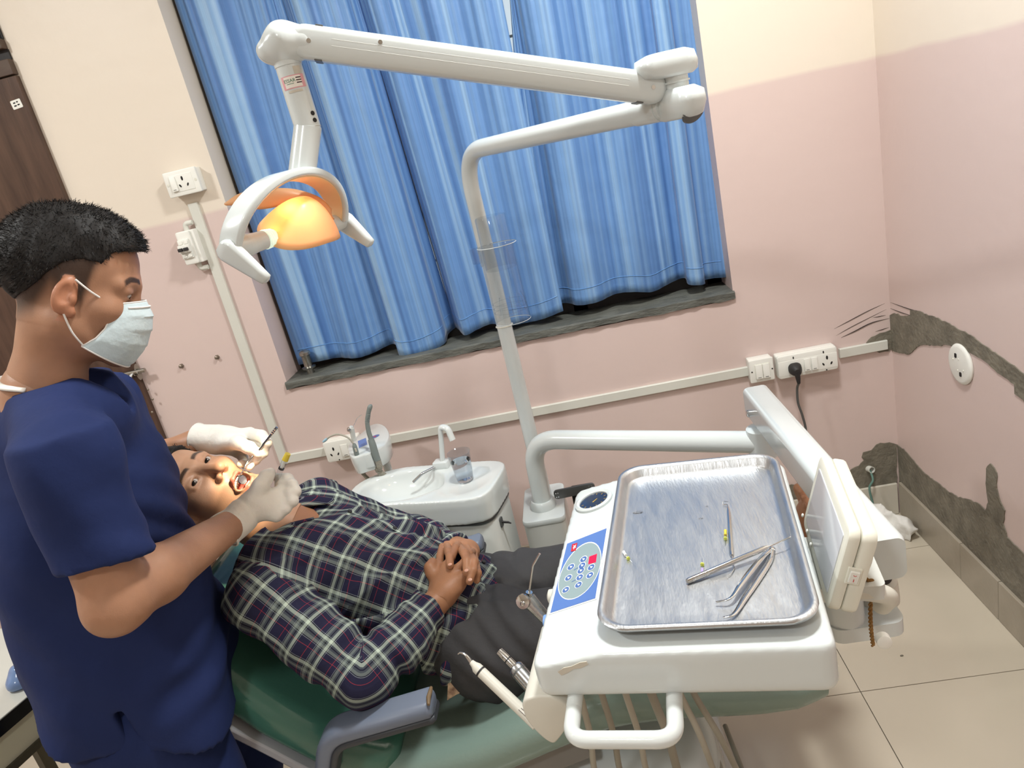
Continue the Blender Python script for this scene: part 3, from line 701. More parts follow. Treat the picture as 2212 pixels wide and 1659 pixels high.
# crumpled white cloth bag in the corner
mat('white_cloth', (226, 224, 218), 0.9, noise=0.3, nscale=9, bump=0.4, bscale=35)
def crumple():
    s = Sculpt((-0.28, -0.26, -0.01), (0.0, 0.02, 0.16), 0.006)
    b = V3(-0.115, -0.115, 0.0)
    s.ell(b+V3(0, 0, .03), (.085, .075, .045), k=.02); s.ell(b+V3(-.04, .01, .06), (.06, .055, .05), k=.02); s.ell(b+V3(.05, -.02, .035), (.05, .06, .04), k=.02); s.ell(b+V3(-.01, -.05, .02), (.075, .04, .022), k=.01)
    f = wave_noise(11, 60, 8); h = wave_noise(12, 26, 5)
    s.field(lambda X, Y, Z: 0.026*np.abs(h(X, Y, Z))-0.016+0.010*np.abs(f(X, Y, Z)))
    s.cut((0, 0, 0.001), (0, 0, -1)); s.cut((-0.014, 0, 0), (1, 0, 0)); s.cut((0, -0.014, 0), (0, 1, 0)); return s.mesh(1)
obj('cloth_bag', crumple(), 'white_cloth', angle=70, label='crumpled white cloth bag lying on the floor in the room corner', cat='cloth bag')
d = pZ(1948, 1417, 0.0)
obj('pebble', ellipsoid(d+V3(0,0,.0015), (.005, .003, .0018), n=10, m=6), 'cement', label='tiny dark crumb of rubble on the pale floor tile', cat='rubble')

# ------------------------------------------------------------------ side table at the left edge
mat('counter_black', (16, 17, 18), 0.15, noise=0.2)
mat('counter_top', (196, 196, 188), 0.12, noise=0.15)
mat('cabinet_cream', (190, 186, 162), 0.4, noise=0.15)
mat('plinth_metal', (84, 80, 66), 0.35, metal=0.6, noise=0.3)
mat('blue_film', (130, 158, 204), 0.15, noise=0.3, nscale=20, trans=0.35)
TZ = 0.62
A, B = pZ(0, 1553, TZ), pZ(42, 1518, TZ)              # front edge of the table top
u = unit(B-A); nrm = V3(-u[1], u[0], 0)               # nrm points under the table
if nrm[0] > 0: nrm = -nrm
def on_front(px, py):
    d = ray(px, py); return CAM+d*(((A-CAM)@nrm)/(d@nrm))
zb1 = on_front(0, 1592)[2]; zb2 = on_front(60, 1619)[2]; zb3 = on_front(60, 1640)[2]
cabn = empty('side_table', V3(A[0], A[1], 0), 'side table with pale top, black edge and cream apron at the left', 'table')
def cbox(u0, u1, d0, d1, z0, z1):
    V, F = box((u0, d0, z0), (u1, d1, z1)); return V[:, :1]*u+V[:, 1:2]*nrm+V[:, 2:]*V3(0,0,1)+V3(A[0], A[1], 0), F
obj('table_top', cbox(-0.5, 0.30, 0.0, 0.50, zb1+.004, TZ), 'counter_top', cabn, smooth=False, bevel=0.002)
obj('edge_band', cbox(-0.5, 0.302, -0.004, 0.0, zb1, TZ-0.002), 'counter_black', cabn, smooth=False, bevel=0.001)
obj('apron', cbox(-0.48, 0.28, 0.006, 0.02, zb2, zb1+.004), 'cabinet_cream', cabn, smooth=False)
obj('lower_rail', cbox(-0.5, 0.29, -0.002, 0.03, zb3, zb2), 'plinth_metal', cabn, smooth=False, bevel=0.002)
for uu in (-0.47, 0.26):
    for dd in (0.03, 0.46): obj('leg', cbox(uu-.015, uu+.015, dd-.015, dd+.015, 0.0, zb1+.004), 'plinth_metal', cabn, smooth=False)
bp = on_front(36, 1500); bp = pZ(38, 1494, TZ)
def film():
    s = Sculpt(bp-V3(.09, .08, .01), bp+V3(.06, .08, .10), 0.005)
    s.ell(bp+V3(.0, .02, .018), (.032, .030, .022), k=.02); s.ell(bp+V3(-.01, .03, .032), (.022, .02, .02), k=.02)
    f = wave_noise(21, 60, 6); s.field(lambda X, Y, Z: 0.004*f(X, Y, Z)); s.cut(bp+V3(0,0,.001), (0,0,-1)); return s.mesh(1)
obj('plastic_bag', film(), 'blue_film', angle=80, label='crumpled blue plastic bag on the side table', cat='plastic bag')

# ------------------------------------------------------------------ ceiling lamps
mat('lamp_disc', (255, 250, 240), 0.5, emit=(255, 248, 236), estr=6.0)
for i, ((lx, ly, lz), power) in enumerate(CEILING_LIGHTS):
    c = empty('ceiling_lamp', (lx, ly, 2.99), 'round white ceiling lamp above '+('the door side', 'the room corner side', 'the near part of the room, added to light front faces')[i], 'ceiling lamp', 'round ceiling lamps')
    obj('rim', lathe([(0.19, 0.0), (0.19, -0.03), (0.165, -0.036), (0.165, -0.03)], (lx, ly, 3.0), (0,0,1), 40, cap=False), 'white_plastic', c)
    obj('diffuser', lathe([(0.165, -0.006), (0.165, -0.025), (0.0, -0.028)], (lx, ly, 3.0), (0,0,1), 40), 'lamp_disc', c)
# ------------------------------------------------------------------ dental unit materials
mat('enamel', (210, 217, 217), 0.22, noise=0.06, nscale=3, coat=0.3)
mat('enamel_grey', (206, 209, 205), 0.28, noise=0.1, nscale=3, coat=0.2)
mat('ceramic', (212, 218, 217), 0.08, noise=0.04, nscale=3, coat=0.6)
mat('ivory', (212, 210, 199), 0.35, noise=0.15, nscale=7)
mat('chrome', (205, 205, 205), 0.12, metal=1.0, noise=0.1, nscale=30)
mat('brushed_steel', (186, 188, 190), 0.26, metal=1.0, noise=0.25, nscale=40, rvar=0.08, stretch=(1, 8, 1))
mat('grey_rubber', (128, 138, 136), 0.5, noise=0.25, nscale=12)
mat('hose_tan', (150, 146, 133), 0.5, noise=0.3, nscale=16)
mat('hose_beige', (172, 168, 155), 0.5, noise=0.3, nscale=16)
mat('panel_blue', (90, 122, 186), 0.25, noise=0.15, nscale=6)
mat('panel_grey', (142, 160, 162), 0.25, noise=0.1, nscale=6)
mat('button_blue', (80, 110, 168), 0.3, noise=0.1)
mat('logo_red', (196, 40, 48), 0.35, noise=0.1)
mat('display_red', (232, 20, 60), 0.3, emit=(255, 20, 60), estr=0.5, noise=0.1)
mat('print_white', (238, 240, 240), 0.4, noise=0.05)
mat('gauge_face', (30, 46, 74), 0.12, noise=0.2, coat=0.8)
mat('gauge_gold', (214, 176, 80), 0.4, noise=0.2)
def thin_clear(name, tint):
    """thin clear sheet plastic: see-through with Fresnel reflections"""
    m = bpy.data.materials.new(name); m.use_nodes = True; nt = m.node_tree; MATS[name] = m; nt.nodes.remove(nt.nodes['Principled BSDF'])
    t = nt.nodes.new('ShaderNodeBsdfTransparent'); t.inputs['Color'].default_value = tint+(1,)
    g = nt.nodes.new('ShaderNodeBsdfGlossy'); g.inputs['Roughness'].default_value = .06; g.inputs['Color'].default_value = (.95, .96, .97, 1)
    lw = nt.nodes.new('ShaderNodeLayerWeight'); lw.inputs['Blend'].default_value = .5; fr = nt.nodes.new('ShaderNodeMath'); fr.operation = 'POWER'; fr.inputs[1].default_value = 4.0; nt.links.new(lw.outputs['Facing'], fr.inputs[0])
    n = nt.nodes.new('ShaderNodeTexNoise'); n.inputs['Scale'].default_value = 40; ad = nt.nodes.new('ShaderNodeMath'); ad.operation = 'MULTIPLY_ADD'; ad.inputs[1].default_value = .14
    mx = nt.nodes.new('ShaderNodeMixShader'); nt.links.new(n.outputs['Fac'], ad.inputs[0]); nt.links.new(fr.outputs[0], ad.inputs[2]); hf = nt.nodes.new('ShaderNodeMath'); hf.operation = 'MULTIPLY'; hf.inputs[1].default_value = .55; nt.links.new(ad.outputs[0], hf.inputs[0]); nt.links.new(hf.outputs[0], mx.inputs[0])
    nt.links.new(t.outputs[0], mx.inputs[1]); nt.links.new(g.outputs[0], mx.inputs[2]); nt.links.new(mx.outputs[0], nt.nodes['Material Output'].inputs['Surface'])
thin_clear('clear_plastic', (.88, .90, .92))
mat('water', (250, 252, 255), 0.0, trans=1.0, ior=1.33)
mat('blue_tip', (160, 196, 214), 0.4, noise=0.1)
mat('blue_knob', (120, 158, 214), 0.4, noise=0.1)
mat('jute', (150, 112, 62), 0.9, noise=0.7, nscale=90, bump=0.6, bscale=200)
mat('stain', (206, 200, 186), 0.6, noise=0.5, nscale=40)
mat('ptfe_tape', (226, 224, 196), 0.3, noise=0.3, nscale=50)
mat('film_white', (205, 208, 214), 0.14, noise=0.05)
mat('yellow_plastic', (222, 200, 72), 0.4, noise=0.2)
mat('lime_plastic', (206, 214, 96), 0.4, noise=0.2)
mat('violet_plastic', (172, 156, 204), 0.4, noise=0.2)
mat('dark_grey_metal', (104, 106, 106), 0.4, metal=0.5, noise=0.2)

# ------------------------------------------------------------------ pillar box, lamp post
PB = V3(-1.251, -0.40, 0.0)                      # lamp post axis
pb = empty('pillar_cabinet', (-1.255, -0.45, 0), 'tall white pillar box carrying the lamp post and instrument arm', 'pillar')
obj('body', prism(rrect(0.128, 0.225, 0.022), (-1.254, -0.445, 0), np.eye(3), 0.0, 0.515), 'enamel_grey', pb)
obj('top_cap', prism(rrect(0.132, 0.229, 0.022), (-1.254, -0.445, 0), np.eye(3), 0.515, 0.535, 0.005), 'enamel', pb)
AB = V3(-1.254, -0.475, 0.535)
obj('arm_collar', lathe([(0.040, 0), (0.040, 0.018), (0.034, 0.026)], AB, n=36), 'enamel', pb)
# grey bracket plate on the pillar
br = empty('bracket_plate', (-1.19, -0.40, 0.50), 'dark grey metal bracket plate between pillar box and gauge', 'bracket')
a, b = pY(1197, 1068, -0.47), pY(1285, 1050, -0.47)
ex = unit(b-a); Rb = np.stack([ex, unit(np.cross(V3(0,-1,0), ex)), V3(0,-1,0)], 1)
L = np.linalg.norm(b-a)
obj('plate', prism(rrect(L, 0.030, 0.010), (a+b)/2, Rb, 0.0, 0.008, 0.001), 'dark_grey_metal', br)
for q in (-0.45, -0.40, 0.36, 0.42):
    for dz in (-0.007, 0.006): obj('rivet', lathe([(0.0028, 0), (0.002, 0.0015)], (a+b)/2+ex*L*q+V3(0,-0.008,dz), (0,-1,0), 8), 'chrome', br)
obj('back_block', obox((a+b)/2+V3(0.02, 0.03, -0.045), (L*0.5, 0.05, 0.07)), 'dark_hole', br, smooth=False, bevel=0.004)

# dental lamp: post, fixed arm, spring arm, head
lamp = empty('dental_lamp', PB+V3(0,0,0.535), 'white dental operating lamp on jointed arms, lit warm yellow', 'dental lamp')
ELB = V3(-1.257, -0.405, 1.602); J1 = pY(1440, 247, -1.08); J1[2] = 1.598
pst = fillet([PB+V3(0,0,0.535), ELB, J1], 0.115, 16)
obj('post', tube(pst[:1].tolist()+pst[1:].tolist(), 0.0225, 26), 'enamel', lamp)
obj('post_ring', lathe([(0.0228, -0.003), (0.0262, -0.001), (0.0262, 0.001), (0.0228, 0.003)], PB+V3(-.003,0, pY(1088, 703, -0.40)[2]), n=30), 'cream_plastic', lamp)
d1 = unit(J1-ELB)
hub = J1+d1*0.02
obj('arm_sleeve', tube([J1-d1*0.075, J1-d1*0.01], 0.0245, 28), 'enamel', lamp)
obj('sleeve_screw', lathe([(0.004, 0), (0.004, 0.006), (0.002, 0.008)], J1-d1*0.05+V3(0,0,0.0235), (0,0,1), 12), 'chrome', lamp)
HB = V3(J1[0]+0.022, J1[1]-0.012, 1.598)
hd = obj('lower_knuckle', loft([ring3(rrect(w, h, min(w, h)*0.42), HB+V3(0,0,dz), np.stack([d1, np.cross(V3(0,0,1), d1), V3(0,0,1)], 1)) for w, h, dz in ((0.066, 0.036, -0.026), (0.086, 0.050, -0.022), (0.104, 0.056, -0.002), (0.100, 0.054, 0.016), (0.060, 0.046, 0.026))]), 'enamel', lamp, angle=60)
capd = unit(d1*0.8+V3(0,0,-0.62))
obj('knuckle_cap', lathe([(0.020, 0), (0.018, 0.004), (0.0, 0.006)], HB+d1*0.030+V3(0,0,-0.020), capd, 24, sx=1.2), 'dark_grey_metal', hd)
HUBR = V3(HB[0]+0.002, HB[1], 1.652)
obj('pivot', merge(lathe([(0.021, 0.026), (0.021, 0.048)], HB, n=26), lathe([(0.0235, 0.034), (0.0235, 0.037)], HB, n=26)), 'enamel', lamp)
# spring arm
HUBL = pY(622, 92, -1.20); SR = pY(1405, 192, -1.085); SL = pY(662, 92, -1.20)
sa = unit(SL-SR); Rs = np.stack([unit(np.cross(V3(0,0,1), sa)), V3(0,0,0), sa], 1); Rs[:, 1] = np.cross(Rs[:, 2], Rs[:, 0])
obj('upper_knuckle', loft([ring3(rrect(w, h, min(w, h)*0.45), HB+V3(dx, 0.0, 0.045)+V3(0,0,dz), np.stack([unit(V3(sa[0], sa[1], 0)), unit(np.cross(V3(0,0,1), V3(sa[0], sa[1], 0))), V3(0,0,1)], 1)) for w, h, dz, dx in ((0.060, 0.046, 0.000, 0), (0.100, 0.054, 0.006, -0.010), (0.112, 0.056, 0.020, -0.014), (0.104, 0.052, 0.036, -0.014), (0.070, 0.038, 0.042, -0.012))]), 'enamel', lamp, angle=60)
La = np.linalg.norm(SL-SR)
def stadium(L, h, n=12):
    r = h/2; P = [(L/2+r*math.cos(t), r*math.sin(t)) for t in np.linspace(-math.pi/2, math.pi/2, n)]+[(-L/2+r*math.cos(t), r*math.sin(t)) for t in np.linspace(math.pi/2, 3*math.pi/2, n)]
    return np.array(P)
def arm_solid(L, h, w, c, bev):
    """stadium seen from the side, rounded across its width"""
    Ra = np.stack([sa, Rs[:, 1], np.cross(sa, Rs[:, 1])], 1); rings = []
    for q, k in ((-1, .55), (-.93, .78), (-.75, .93), (-.45, 1), (.45, 1), (.75, .93), (.93, .78), (1, .55)):
        rings.append(ring3(stadium(L-(1-k)*h*0.0, h*k), c+Ra[:, 2]*q*w/2, Ra))
    return loft(rings)
arm = obj('spring_arm', arm_solid(La*1.0, 0.052, 0.047, (SR+SL)/2, 0.01), 'enamel', lamp, angle=35)
for t in (0.035, 0.965):
    P = SR+sa*La*t
    for q in (-1, 1): obj('arm_joint', obox(P+Rs[:, 1]*q*.0245, (0.034, 0.005, 0.012), Rs), 'dark_grey_metal', arm, smooth=False, bevel=0.001)
for side in (-1, 1):
    for hgt in (0.007, -0.003):
        p = SR+Rs[:, 0]*side*0.0232+Rs[:, 1]*hgt
        obj('arm_groove', tube([p+sa*La*0.08, p+sa*La*0.93], 0.0006, 6), 'enamel_grey', arm)
for t in (0.005, 0.99, 0.80):
    P = SR+sa*La*t
    obj('arm_pin', lathe([(0.0036, -0.0245), (0.0036, 0.0245)], P+Rs[:, 1]*(0.012 if t == 0.80 else 0), Rs[:, 0], 12), 'chrome', arm)
# left knuckle over the lamp stem
STT = pY(620, 132, -1.20); STB = pY(665, 275, -1.20)
kd = unit(V3(sa[0], sa[1], 0)); Rk = np.stack([kd, np.cross(V3(0,0,1), kd), V3(0,0,1)], 1)
KC = HUBL+V3(0, 0, -0.004)
def knuckle_left():
    P0, P1, P2 = SL+sa*.004, pY(612, 88, -1.203), pY(580, 111, -1.205); lo = np.minimum(P0, P2)-.06; hi = np.maximum(P0, P2)+.06
    k = Sculpt(lo, hi, .0028); k.cone(P0, P1, .0255, .0275, k=.01); k.cone(P1, P2, .0275, .0185, k=.012, sq=((0, 1, 0), 1.3))
    k.cone(STT-sd0*.014, P1+V3(0, 0, -.008), .022, .022, k=.02); return k.mesh(3)
sd0 = unit(STB-STT)
obj('head_knuckle', knuckle_left(), 'enamel', lamp, angle=175)
sd = unit(STB-STT)
obj('stem_collar', tube([STT-sd*0.012, STT+sd*0.008], 0.0225, 28), 'enamel', lamp)
STB2 = pY(655, 358, -1.215)
stm = fillet([STT+sd*0.008, STB, STB2+unit(STB2-STB)*0.012], 0.012, 8)
stem = obj('lamp_stem', tube(stm, [0.0215]*6+[0.0225]*(len(stm)-6), 28), 'enamel', lamp)
for k in (0.82, 0.93): pass
# label sticker wrapped on the stem, holes, tape rectangle
def wrap(o, axis, r, a0, a1, h0, h1, n=10):
    """curved label on a cylinder; angles measured from the direction facing the camera"""
    ax = unit(axis); f = unit((CAM-o)-ax*((CAM-o)@ax)); s = np.cross(ax, f); G = []
    for h in (h0, h1): G.append([o+ax*h+r*(math.cos(t)*f+math.sin(t)*s) for t in np.linspace(a0, a1, n)])
    return sheet(np.array(G)), f, s, ax
mat('label_pink', (226, 170, 176), 0.5, noise=0.5, nscale=40, rgb2=(206, 130, 140))
mat('label_white', (236, 232, 224), 0.5, noise=0.2, nscale=30)
mat('label_green', (40, 112, 84), 0.5, noise=0.1)
mat('label_dark', (78, 60, 64), 0.5, noise=0.1)
lh = np.linalg.norm(pY(635, 180, -1.2)-STT)
VF, f_, s_, ax_ = wrap(STT, sd, 0.0219, -0.95, 0.95, lh-0.010, lh+0.010); lab = obj('maker_label', VF, 'label_pink', stem, angle=170, label='pink maker sticker with green lettering')
VF, *_ = wrap(STT, sd, 0.0221, -0.62, 0.70, lh-0.0085, lh+0.0085); obj('label_field', VF, 'label_white', lab, angle=170)
def wrap_text(s, size, ang, h, r, m, parent):
    V, F = text_mesh(s, size, (0,0,0), (1,0,0), (0,1,0))
    P = [STT+ax_*(h-v[1])+r*(math.cos(ang+v[0]/r)*f_+math.sin(ang+v[0]/r)*s_) for v in V]
    return obj('lettering', (np.array(P), F), m, parent, smooth=False)
sgn = 1.0 if (s_@_right) > 0 else -1.0
if sgn < 0: s_ = -s_
wrap_text('ESSAR', 0.0075, -0.28, lh-0.002, 0.0223, 'label_green', lab)
for j in range(3): wrap_text('BDS 1098', 0.0030, 0.42, lh-0.005+0.0035*j, 0.0223, 'label_dark', lab) if False else obj('label_line', wrap(STT, sd, 0.0223, sgn*0.22, sgn*0.62, lh-0.006+0.0038*j, lh-0.0042+0.0038*j, 5)[0], 'label_dark', lab, angle=170)
obj('label_line', wrap(STT, sd, 0.0223, sgn*-0.55, sgn*0.0, lh+0.0022, lh+0.0029, 5)[0], 'label_green', lab, angle=170)
VF, *_ = wrap(STT, sd, 0.0219, sgn*0.25, sgn*0.85, 0.012, 0.024); obj('tape_residue', VF, 'stain', stem, angle=170)
VF, *_ = wrap(STT, sd, 0.0219, sgn*-0.6, sgn*0.5, lh+0.0125, lh+0.0160); obj('tape_residue', VF, 'stain', stem, angle=170)
hh = np.linalg.norm(pY(684, 248, -1.2)-STT)
for q in (-0.0055, 0.0055):
    pr = STT+ax_*(hh+q)+0.0206*(math.cos(sgn*0.72)*f_+math.sin(0.72)*s_)
    obj('stem_hole', lathe([(0.0036, 0), (0.0036, 0.002)], pr, pr-STT-ax_*(hh+q), 14), 'dark_hole', stem)
for h in (np.linalg.norm(pY(668, 283, -1.2)-STT)-0.004,):
    obj('stem_seam', lathe([(0.0218, -0.0004), (0.0222, 0), (0.0218, 0.0004)], STT+ax_*h, ax_, 28), 'stain', stem)
# ------------------------------------------------------------------ lamp head: yoke, handles, reflector, bulb
LC = pY(648, 492, -1.215)                         # reflector centre
MOUTH = V3(-1.785, -1.085, 1.07)
beam = unit(MOUTH-LC)
def dichroic(name, rgb, rgb_t, mixf):
    """glass reflector that lets part of the warm light through"""
    m = mat(name, rgb, 0.3, noise=0.05); nt = m.node_tree; b = nt.nodes['Principled BSDF']; out = nt.nodes['Material Output']
    t = nt.nodes.new('ShaderNodeBsdfTranslucent'); t.inputs['Color'].default_value = lin(rgb_t)+(1,)
    mx = nt.nodes.new('ShaderNodeMixShader'); mx.inputs[0].default_value = mixf
    nt.links.new(b.outputs[0], mx.inputs[1]); nt.links.new(t.outputs[0], mx.inputs[2]); nt.links.new(mx.outputs[0], out.inputs['Surface'])
dichroic('reflector', (250, 220, 180), (255, 222, 176), 0.5)
dichroic('reflector_back', (250, 214, 170), (255, 206, 150), 0.5)
mat('bulb_glow', (255, 244, 214), 0.4, emit=(255, 226, 160), estr=8.0)
mat('bulb_shield', (226, 244, 232), 0.3, emit=(240, 255, 230), estr=0.45)  # glow put into the shield in place of the bulb's light falling on it
mat('yoke_inner', (238, 206, 160), 0.4, noise=0.1)
# handle axis runs from the near-left grip to the far-right grip
HN, HF = pY(492, 540, -1.36), pY(735, 480, -1.10)
hax = unit(HF-HN); upv = unit(V3(0,0,1)-hax*hax[2]); fr = np.cross(hax, upv)
YC = (HN+HF)/2; half = np.linalg.norm(HF-HN)/2
top = STB2+unit(STB2-STB)*0.005
hgt = (top-YC)@upv; off = (top-YC)-hax*((top-YC)@hax)-upv*hgt
def yoke(w0, w1, inset, d, u0=0.0):
    """arched yoke band: half ellipse from HN over the stem to HF"""
    rings = []
    for t in np.linspace(0, math.pi, 40):
        c = YC-hax*(half-inset)*math.cos(t)+(upv*(hgt-inset))*math.sin(t)+off*math.sin(t)
        tang = unit(hax*(half-inset)*math.sin(t)+upv*(hgt-inset)*math.cos(t)); nout = unit(np.cross(fr, tang)); nout = nout if nout@(c-YC) > 0 else -nout
        w = w0+(w1-w0)*math.sin(t)
        P = rrect(d, w, min(d, w)*0.30, 4)
        rings.append(c+P[:, :1]*nout+P[:, 1:]*fr)
    return loft(rings)
yk = obj('yoke', yoke(0.042, 0.054, 0.006, 0.014), 'enamel', lamp, angle=60)
obj('yoke_liner', yoke(0.028, 0.044, 0.0135, 0.003), 'yoke_inner', yk, angle=60)
gd = unit(pY(575, 605, -1.36)-HN)                 # grips point down along the image of the near handle
def grip(P, tip, w):
    d = unit(tip-P); L = np.linalg.norm(tip-P); n = unit(np.cross(d, hax)); rings = []
    for t, a, b in ((-0.16, .004, .004), (-0.14, .013, .009), (-0.05, .0185, .0115), (0.06, .0195, .012), (0.35, .0165, .011), (0.8, .0115, .009), (0.96, .0095, .008), (1.0, .004, .004)):
        rings.append(P+d*L*t+ring3(rrect(2*b, 2*a, min(a, b)*0.8, 4), (0,0,0), np.stack([hax, n, d], 1)))
    return loft(rings)
obj('grip', grip(HN, pY(578, 606, -1.365), 1), 'enamel', lamp, angle=60)
obj('grip', grip(HF+hax*0.012, pY(803, 528, -1.10), 1), 'enamel', lamp, angle=60)
obj('grip_boss', tube([HN+hax*0.0, HN+hax*0.035], [0.015, 0.019], 24), 'enamel', lamp)
obj('grip_boss', tube([HF-hax*0.030, HF+hax*0.004], [0.017, 0.014], 24), 'enamel', lamp)
# reflector dish: shallow curved shell opening towards the patient's mouth
Rf = frame_z(beam, hax); ry = Rf[:, 0]; 
ex_ = unit(hax-beam*(hax@beam)); ey_ = np.cross(beam, ex_)
def dish(off, sgn=1):
    n, m = 36, 12; G = []
    for i in range(m+1):
        r = i/m; row = []
        for j in range(n+1):
            t = 2*math.pi*j/n; c, s = math.cos(t), math.sin(t)
            a = 0.078*np.sign(c)*abs(c)**(2/2.6); b = (0.058 if s > 0 else 0.052)*np.sign(s)*abs(s)**(2/2.2)
            x, y = r*a, r*b
            dip = 0.055*(1-r*r)-0.012*(abs(x)/0.078)**2
            row.append(LC-beam*(dip+off)+ex_*x+ey_*y)
        G.append(row)
    return sheet(np.array(G))
rf = obj('reflector', dish(0.0), 'reflector', lamp, angle=170, solid=0.0016)
# curved heat shield behind the yoke
def heat_shield():
    top_ = spline([pY(x, y, Y) for x, y, Y in ((488, 438, -1.21), (515, 420, -1.205), (548, 412, -1.20), (600, 407, -1.185), (645, 411, -1.17), (690, 427, -1.155), (716, 452, -1.145))], 26)
    low_ = spline([pY(x, y, Y) for x, y, Y in ((490, 443, -1.215), (522, 444, -1.215), (556, 452, -1.21), (600, 446, -1.195), (645, 434, -1.18), (690, 440, -1.165), (722, 474, -1.155))], 26)
    G = []
    for i in range(26):
        G.append([top_[i]*(1-q)+low_[i]*q+V3(0, -.008*math.sin(math.pi*q), 0) for q in np.linspace(0, 1, 7)])
    return sheet(np.array(G))
obj('heat_shield', heat_shield(), 'reflector_back', lamp, angle=170, solid=0.002)
# bulb carrier: ribbed arm from the near boss to the bulb in front of the dish
BU = LC+beam*0.004-ex_*0.052
cs = HN+hax*0.036
obj('bulb_carrier', tube(spline([cs, cs*0.7+(BU-ex_*0.03)*0.3, BU-ex_*0.034], 16), [0.019, 0.018, 0.016, 0.015], 24), 'enamel', lamp)
sh = obj('bulb_shield', tube([BU-ex_*0.034, BU-ex_*0.012], [0.0155, 0.0135], 24), 'bulb_shield', lamp)
for k in range(4):
    p = BU-ex_*(0.032-0.005*k); obj('shield_rib', lathe([(0.0152-0.0004*k, -0.0007), (0.0162-0.0004*k, 0), (0.0152-0.0004*k, 0.0007)], p, ex_, 24), 'bulb_shield', sh)
obj('bulb', ellipsoid(BU+ex_*0.000, (0.011, 0.011, 0.013), n=20, m=12), 'bulb_glow', lamp)
sp = bpy.data.lights.new('lamp_beam', 'SPOT'); sp.energy = 62.0; sp.color = (1.0, 0.80, 0.52); sp.spot_size = math.radians(15); sp.spot_blend = 0.55; sp.shadow_soft_size = 0.02
so_ = bpy.data.objects.new('lamp_beam', sp); COL.objects.link(so_); so_.location = Vector((LC+beam*0.034).tolist())
so_.rotation_euler = Vector(beam.tolist()).to_track_quat('-Z', 'Y').to_euler()
pl = bpy.data.lights.new('lamp_glow', 'POINT'); pl.energy = 0.34; pl.color = (1.0, 0.62, 0.30); pl.shadow_soft_size = 0.015
po_ = bpy.data.objects.new('lamp_glow', pl); COL.objects.link(po_); po_.location = Vector((BU-beam*0.040+ex_*0.024).tolist())

# ------------------------------------------------------------------ clear cup holder on the post
cz0, cz1 = pY(1094, 690, -0.44)[2], pY(1048, 466, -0.44)[2]
CC = V3(PB[0]+0.034, PB[1]-0.070, 0)
zr = pY(1060, 545, -0.44)[2]
ch = empty('cup_dispenser', CC+V3(0,0,cz0), 'clear plastic tube cup dispenser clamped to the lamp post', 'cup dispenser')
obj('lower_tube', lathe([(0.0500, cz0), (0.0500, zr+0.012), (0.0550, zr+0.020)], CC, n=40, cap=False), 'clear_plastic', ch)
obj('inner_tube', lathe([(0.0438, zr-0.045), (0.0428, cz1-0.004), (0.0400, cz1), (0.0, cz1+0.001)], CC, n=40, cap=False), 'clear_plastic', ch)
obj('clamp_block', rbox((PB[0]-.036, PB[1]-.006, zr-.006), (.026, .026, .046), .004), 'clear_plastic', ch)
obj('clamp_plate', rbox((PB[0]-.020, PB[1]-.034, zr-.008), (.008, .040, .050), .002), 'clear_plastic', ch)
obj('tube_rim', lathe([(.0546, zr+.0195), (.0558, zr+.0205), (.0546, zr+.0215)], CC, n=40, cap=False), 'enamel', ch)
obj('tube_foot', lathe([(.0497, cz0-.0008), (.0506, cz0), (.0497, cz0+.0008)], CC, n=40, cap=False), 'enamel', ch)
for k, dz in enumerate((0.030, 0.042, 0.055)):
    obj('cup_stop', lathe([(0.0462, 0), (0.0486, 0.001), (0.0462, 0.002)], CC+V3(0,0,cz0+dz), n=40, cap=False), 'clear_plastic', ch)
for t in (0.5, 1.4, -0.2, 2.2):
    obj('stop_finger', tube([CC+V3(0.047*math.cos(-t), 0.047*math.sin(-t), cz0+0.030), CC+V3(0.043*math.cos(-t), 0.043*math.sin(-t), cz0+0.062), CC+V3(0.037*math.cos(-t), 0.037*math.sin(-t), cz0+0.078)], 0.0016, 6), 'clear_plastic', ch)
# ------------------------------------------------------------------ spittoon unit
bz = 0.68
bex, bey = V3(0.972, -0.236, 0), V3(0.236, 0.972, 0); BC = V3(-1.592, -0.470, 0); RB = np.stack([bex, bey, V3(0,0,1)], 1)
def bl(x, y, z): return BC+bex*x+bey*y+V3(0, 0, z)
def basin():
    s = Sculpt(BC+V3(-.36, -.26, bz-.12), BC+V3(.34, .26, bz+.05), 0.0045)
    s.oval(bl(.075, 0, 0), RB, [bz-.088, bz-.02, bz+.003], [.162, .165, .163], [.125, .128, .126], k=0, e=4.5)
    s.oval(bl(-.10, 0, 0), RB, [bz-.088, bz-.02, bz+.003], [.160, .165, .163], [.125, .128, .126], k=.02)
    s.cut(bl(0, 0, bz+.004), (0, 0, 1)); s.cut(bl(0, 0, bz-.088), (0, 0, -1))
    s.rbx(bl(.0, 0, bz-.30), (.5, .5, .22), .0, RB, k=0.0, op='sub')
    s.ell(bl(-.085, -.004, bz+.014), (.142, .098, .088), RB, k=.012, op='sub')
    s.ell(bl(.125, -.005, bz+.012), (.085, .085, .020), RB, k=.012, op='sub')
    return s.mesh(2)
sp_ = empty('spittoon_unit', (BC[0], BC[1], 0), 'white ceramic spittoon basin on a grey cabinet beside the patient', 'spittoon')
bas = obj('basin', basin(), 'ceramic', sp_, angle=60)
obj('drain', lathe([(0.016, 0), (0.014, 0.002), (0.0, 0.0025)], bl(-.07, .0, bz-.0695), n=20), 'chrome', bas)
def tapered(z0, z1, w0, w1, d0, d1, x0, r=.05):
    return loft([ring3(rrect(w, d, r, 6)+np.array([x, 0]), BC+V3(0,0,z), RB) for z, w, d, x in ((z0, w0, d0, x0+.0), (z1-.012, w1, d1, x0), (z1, w1-.008, d1-.008, x0))])
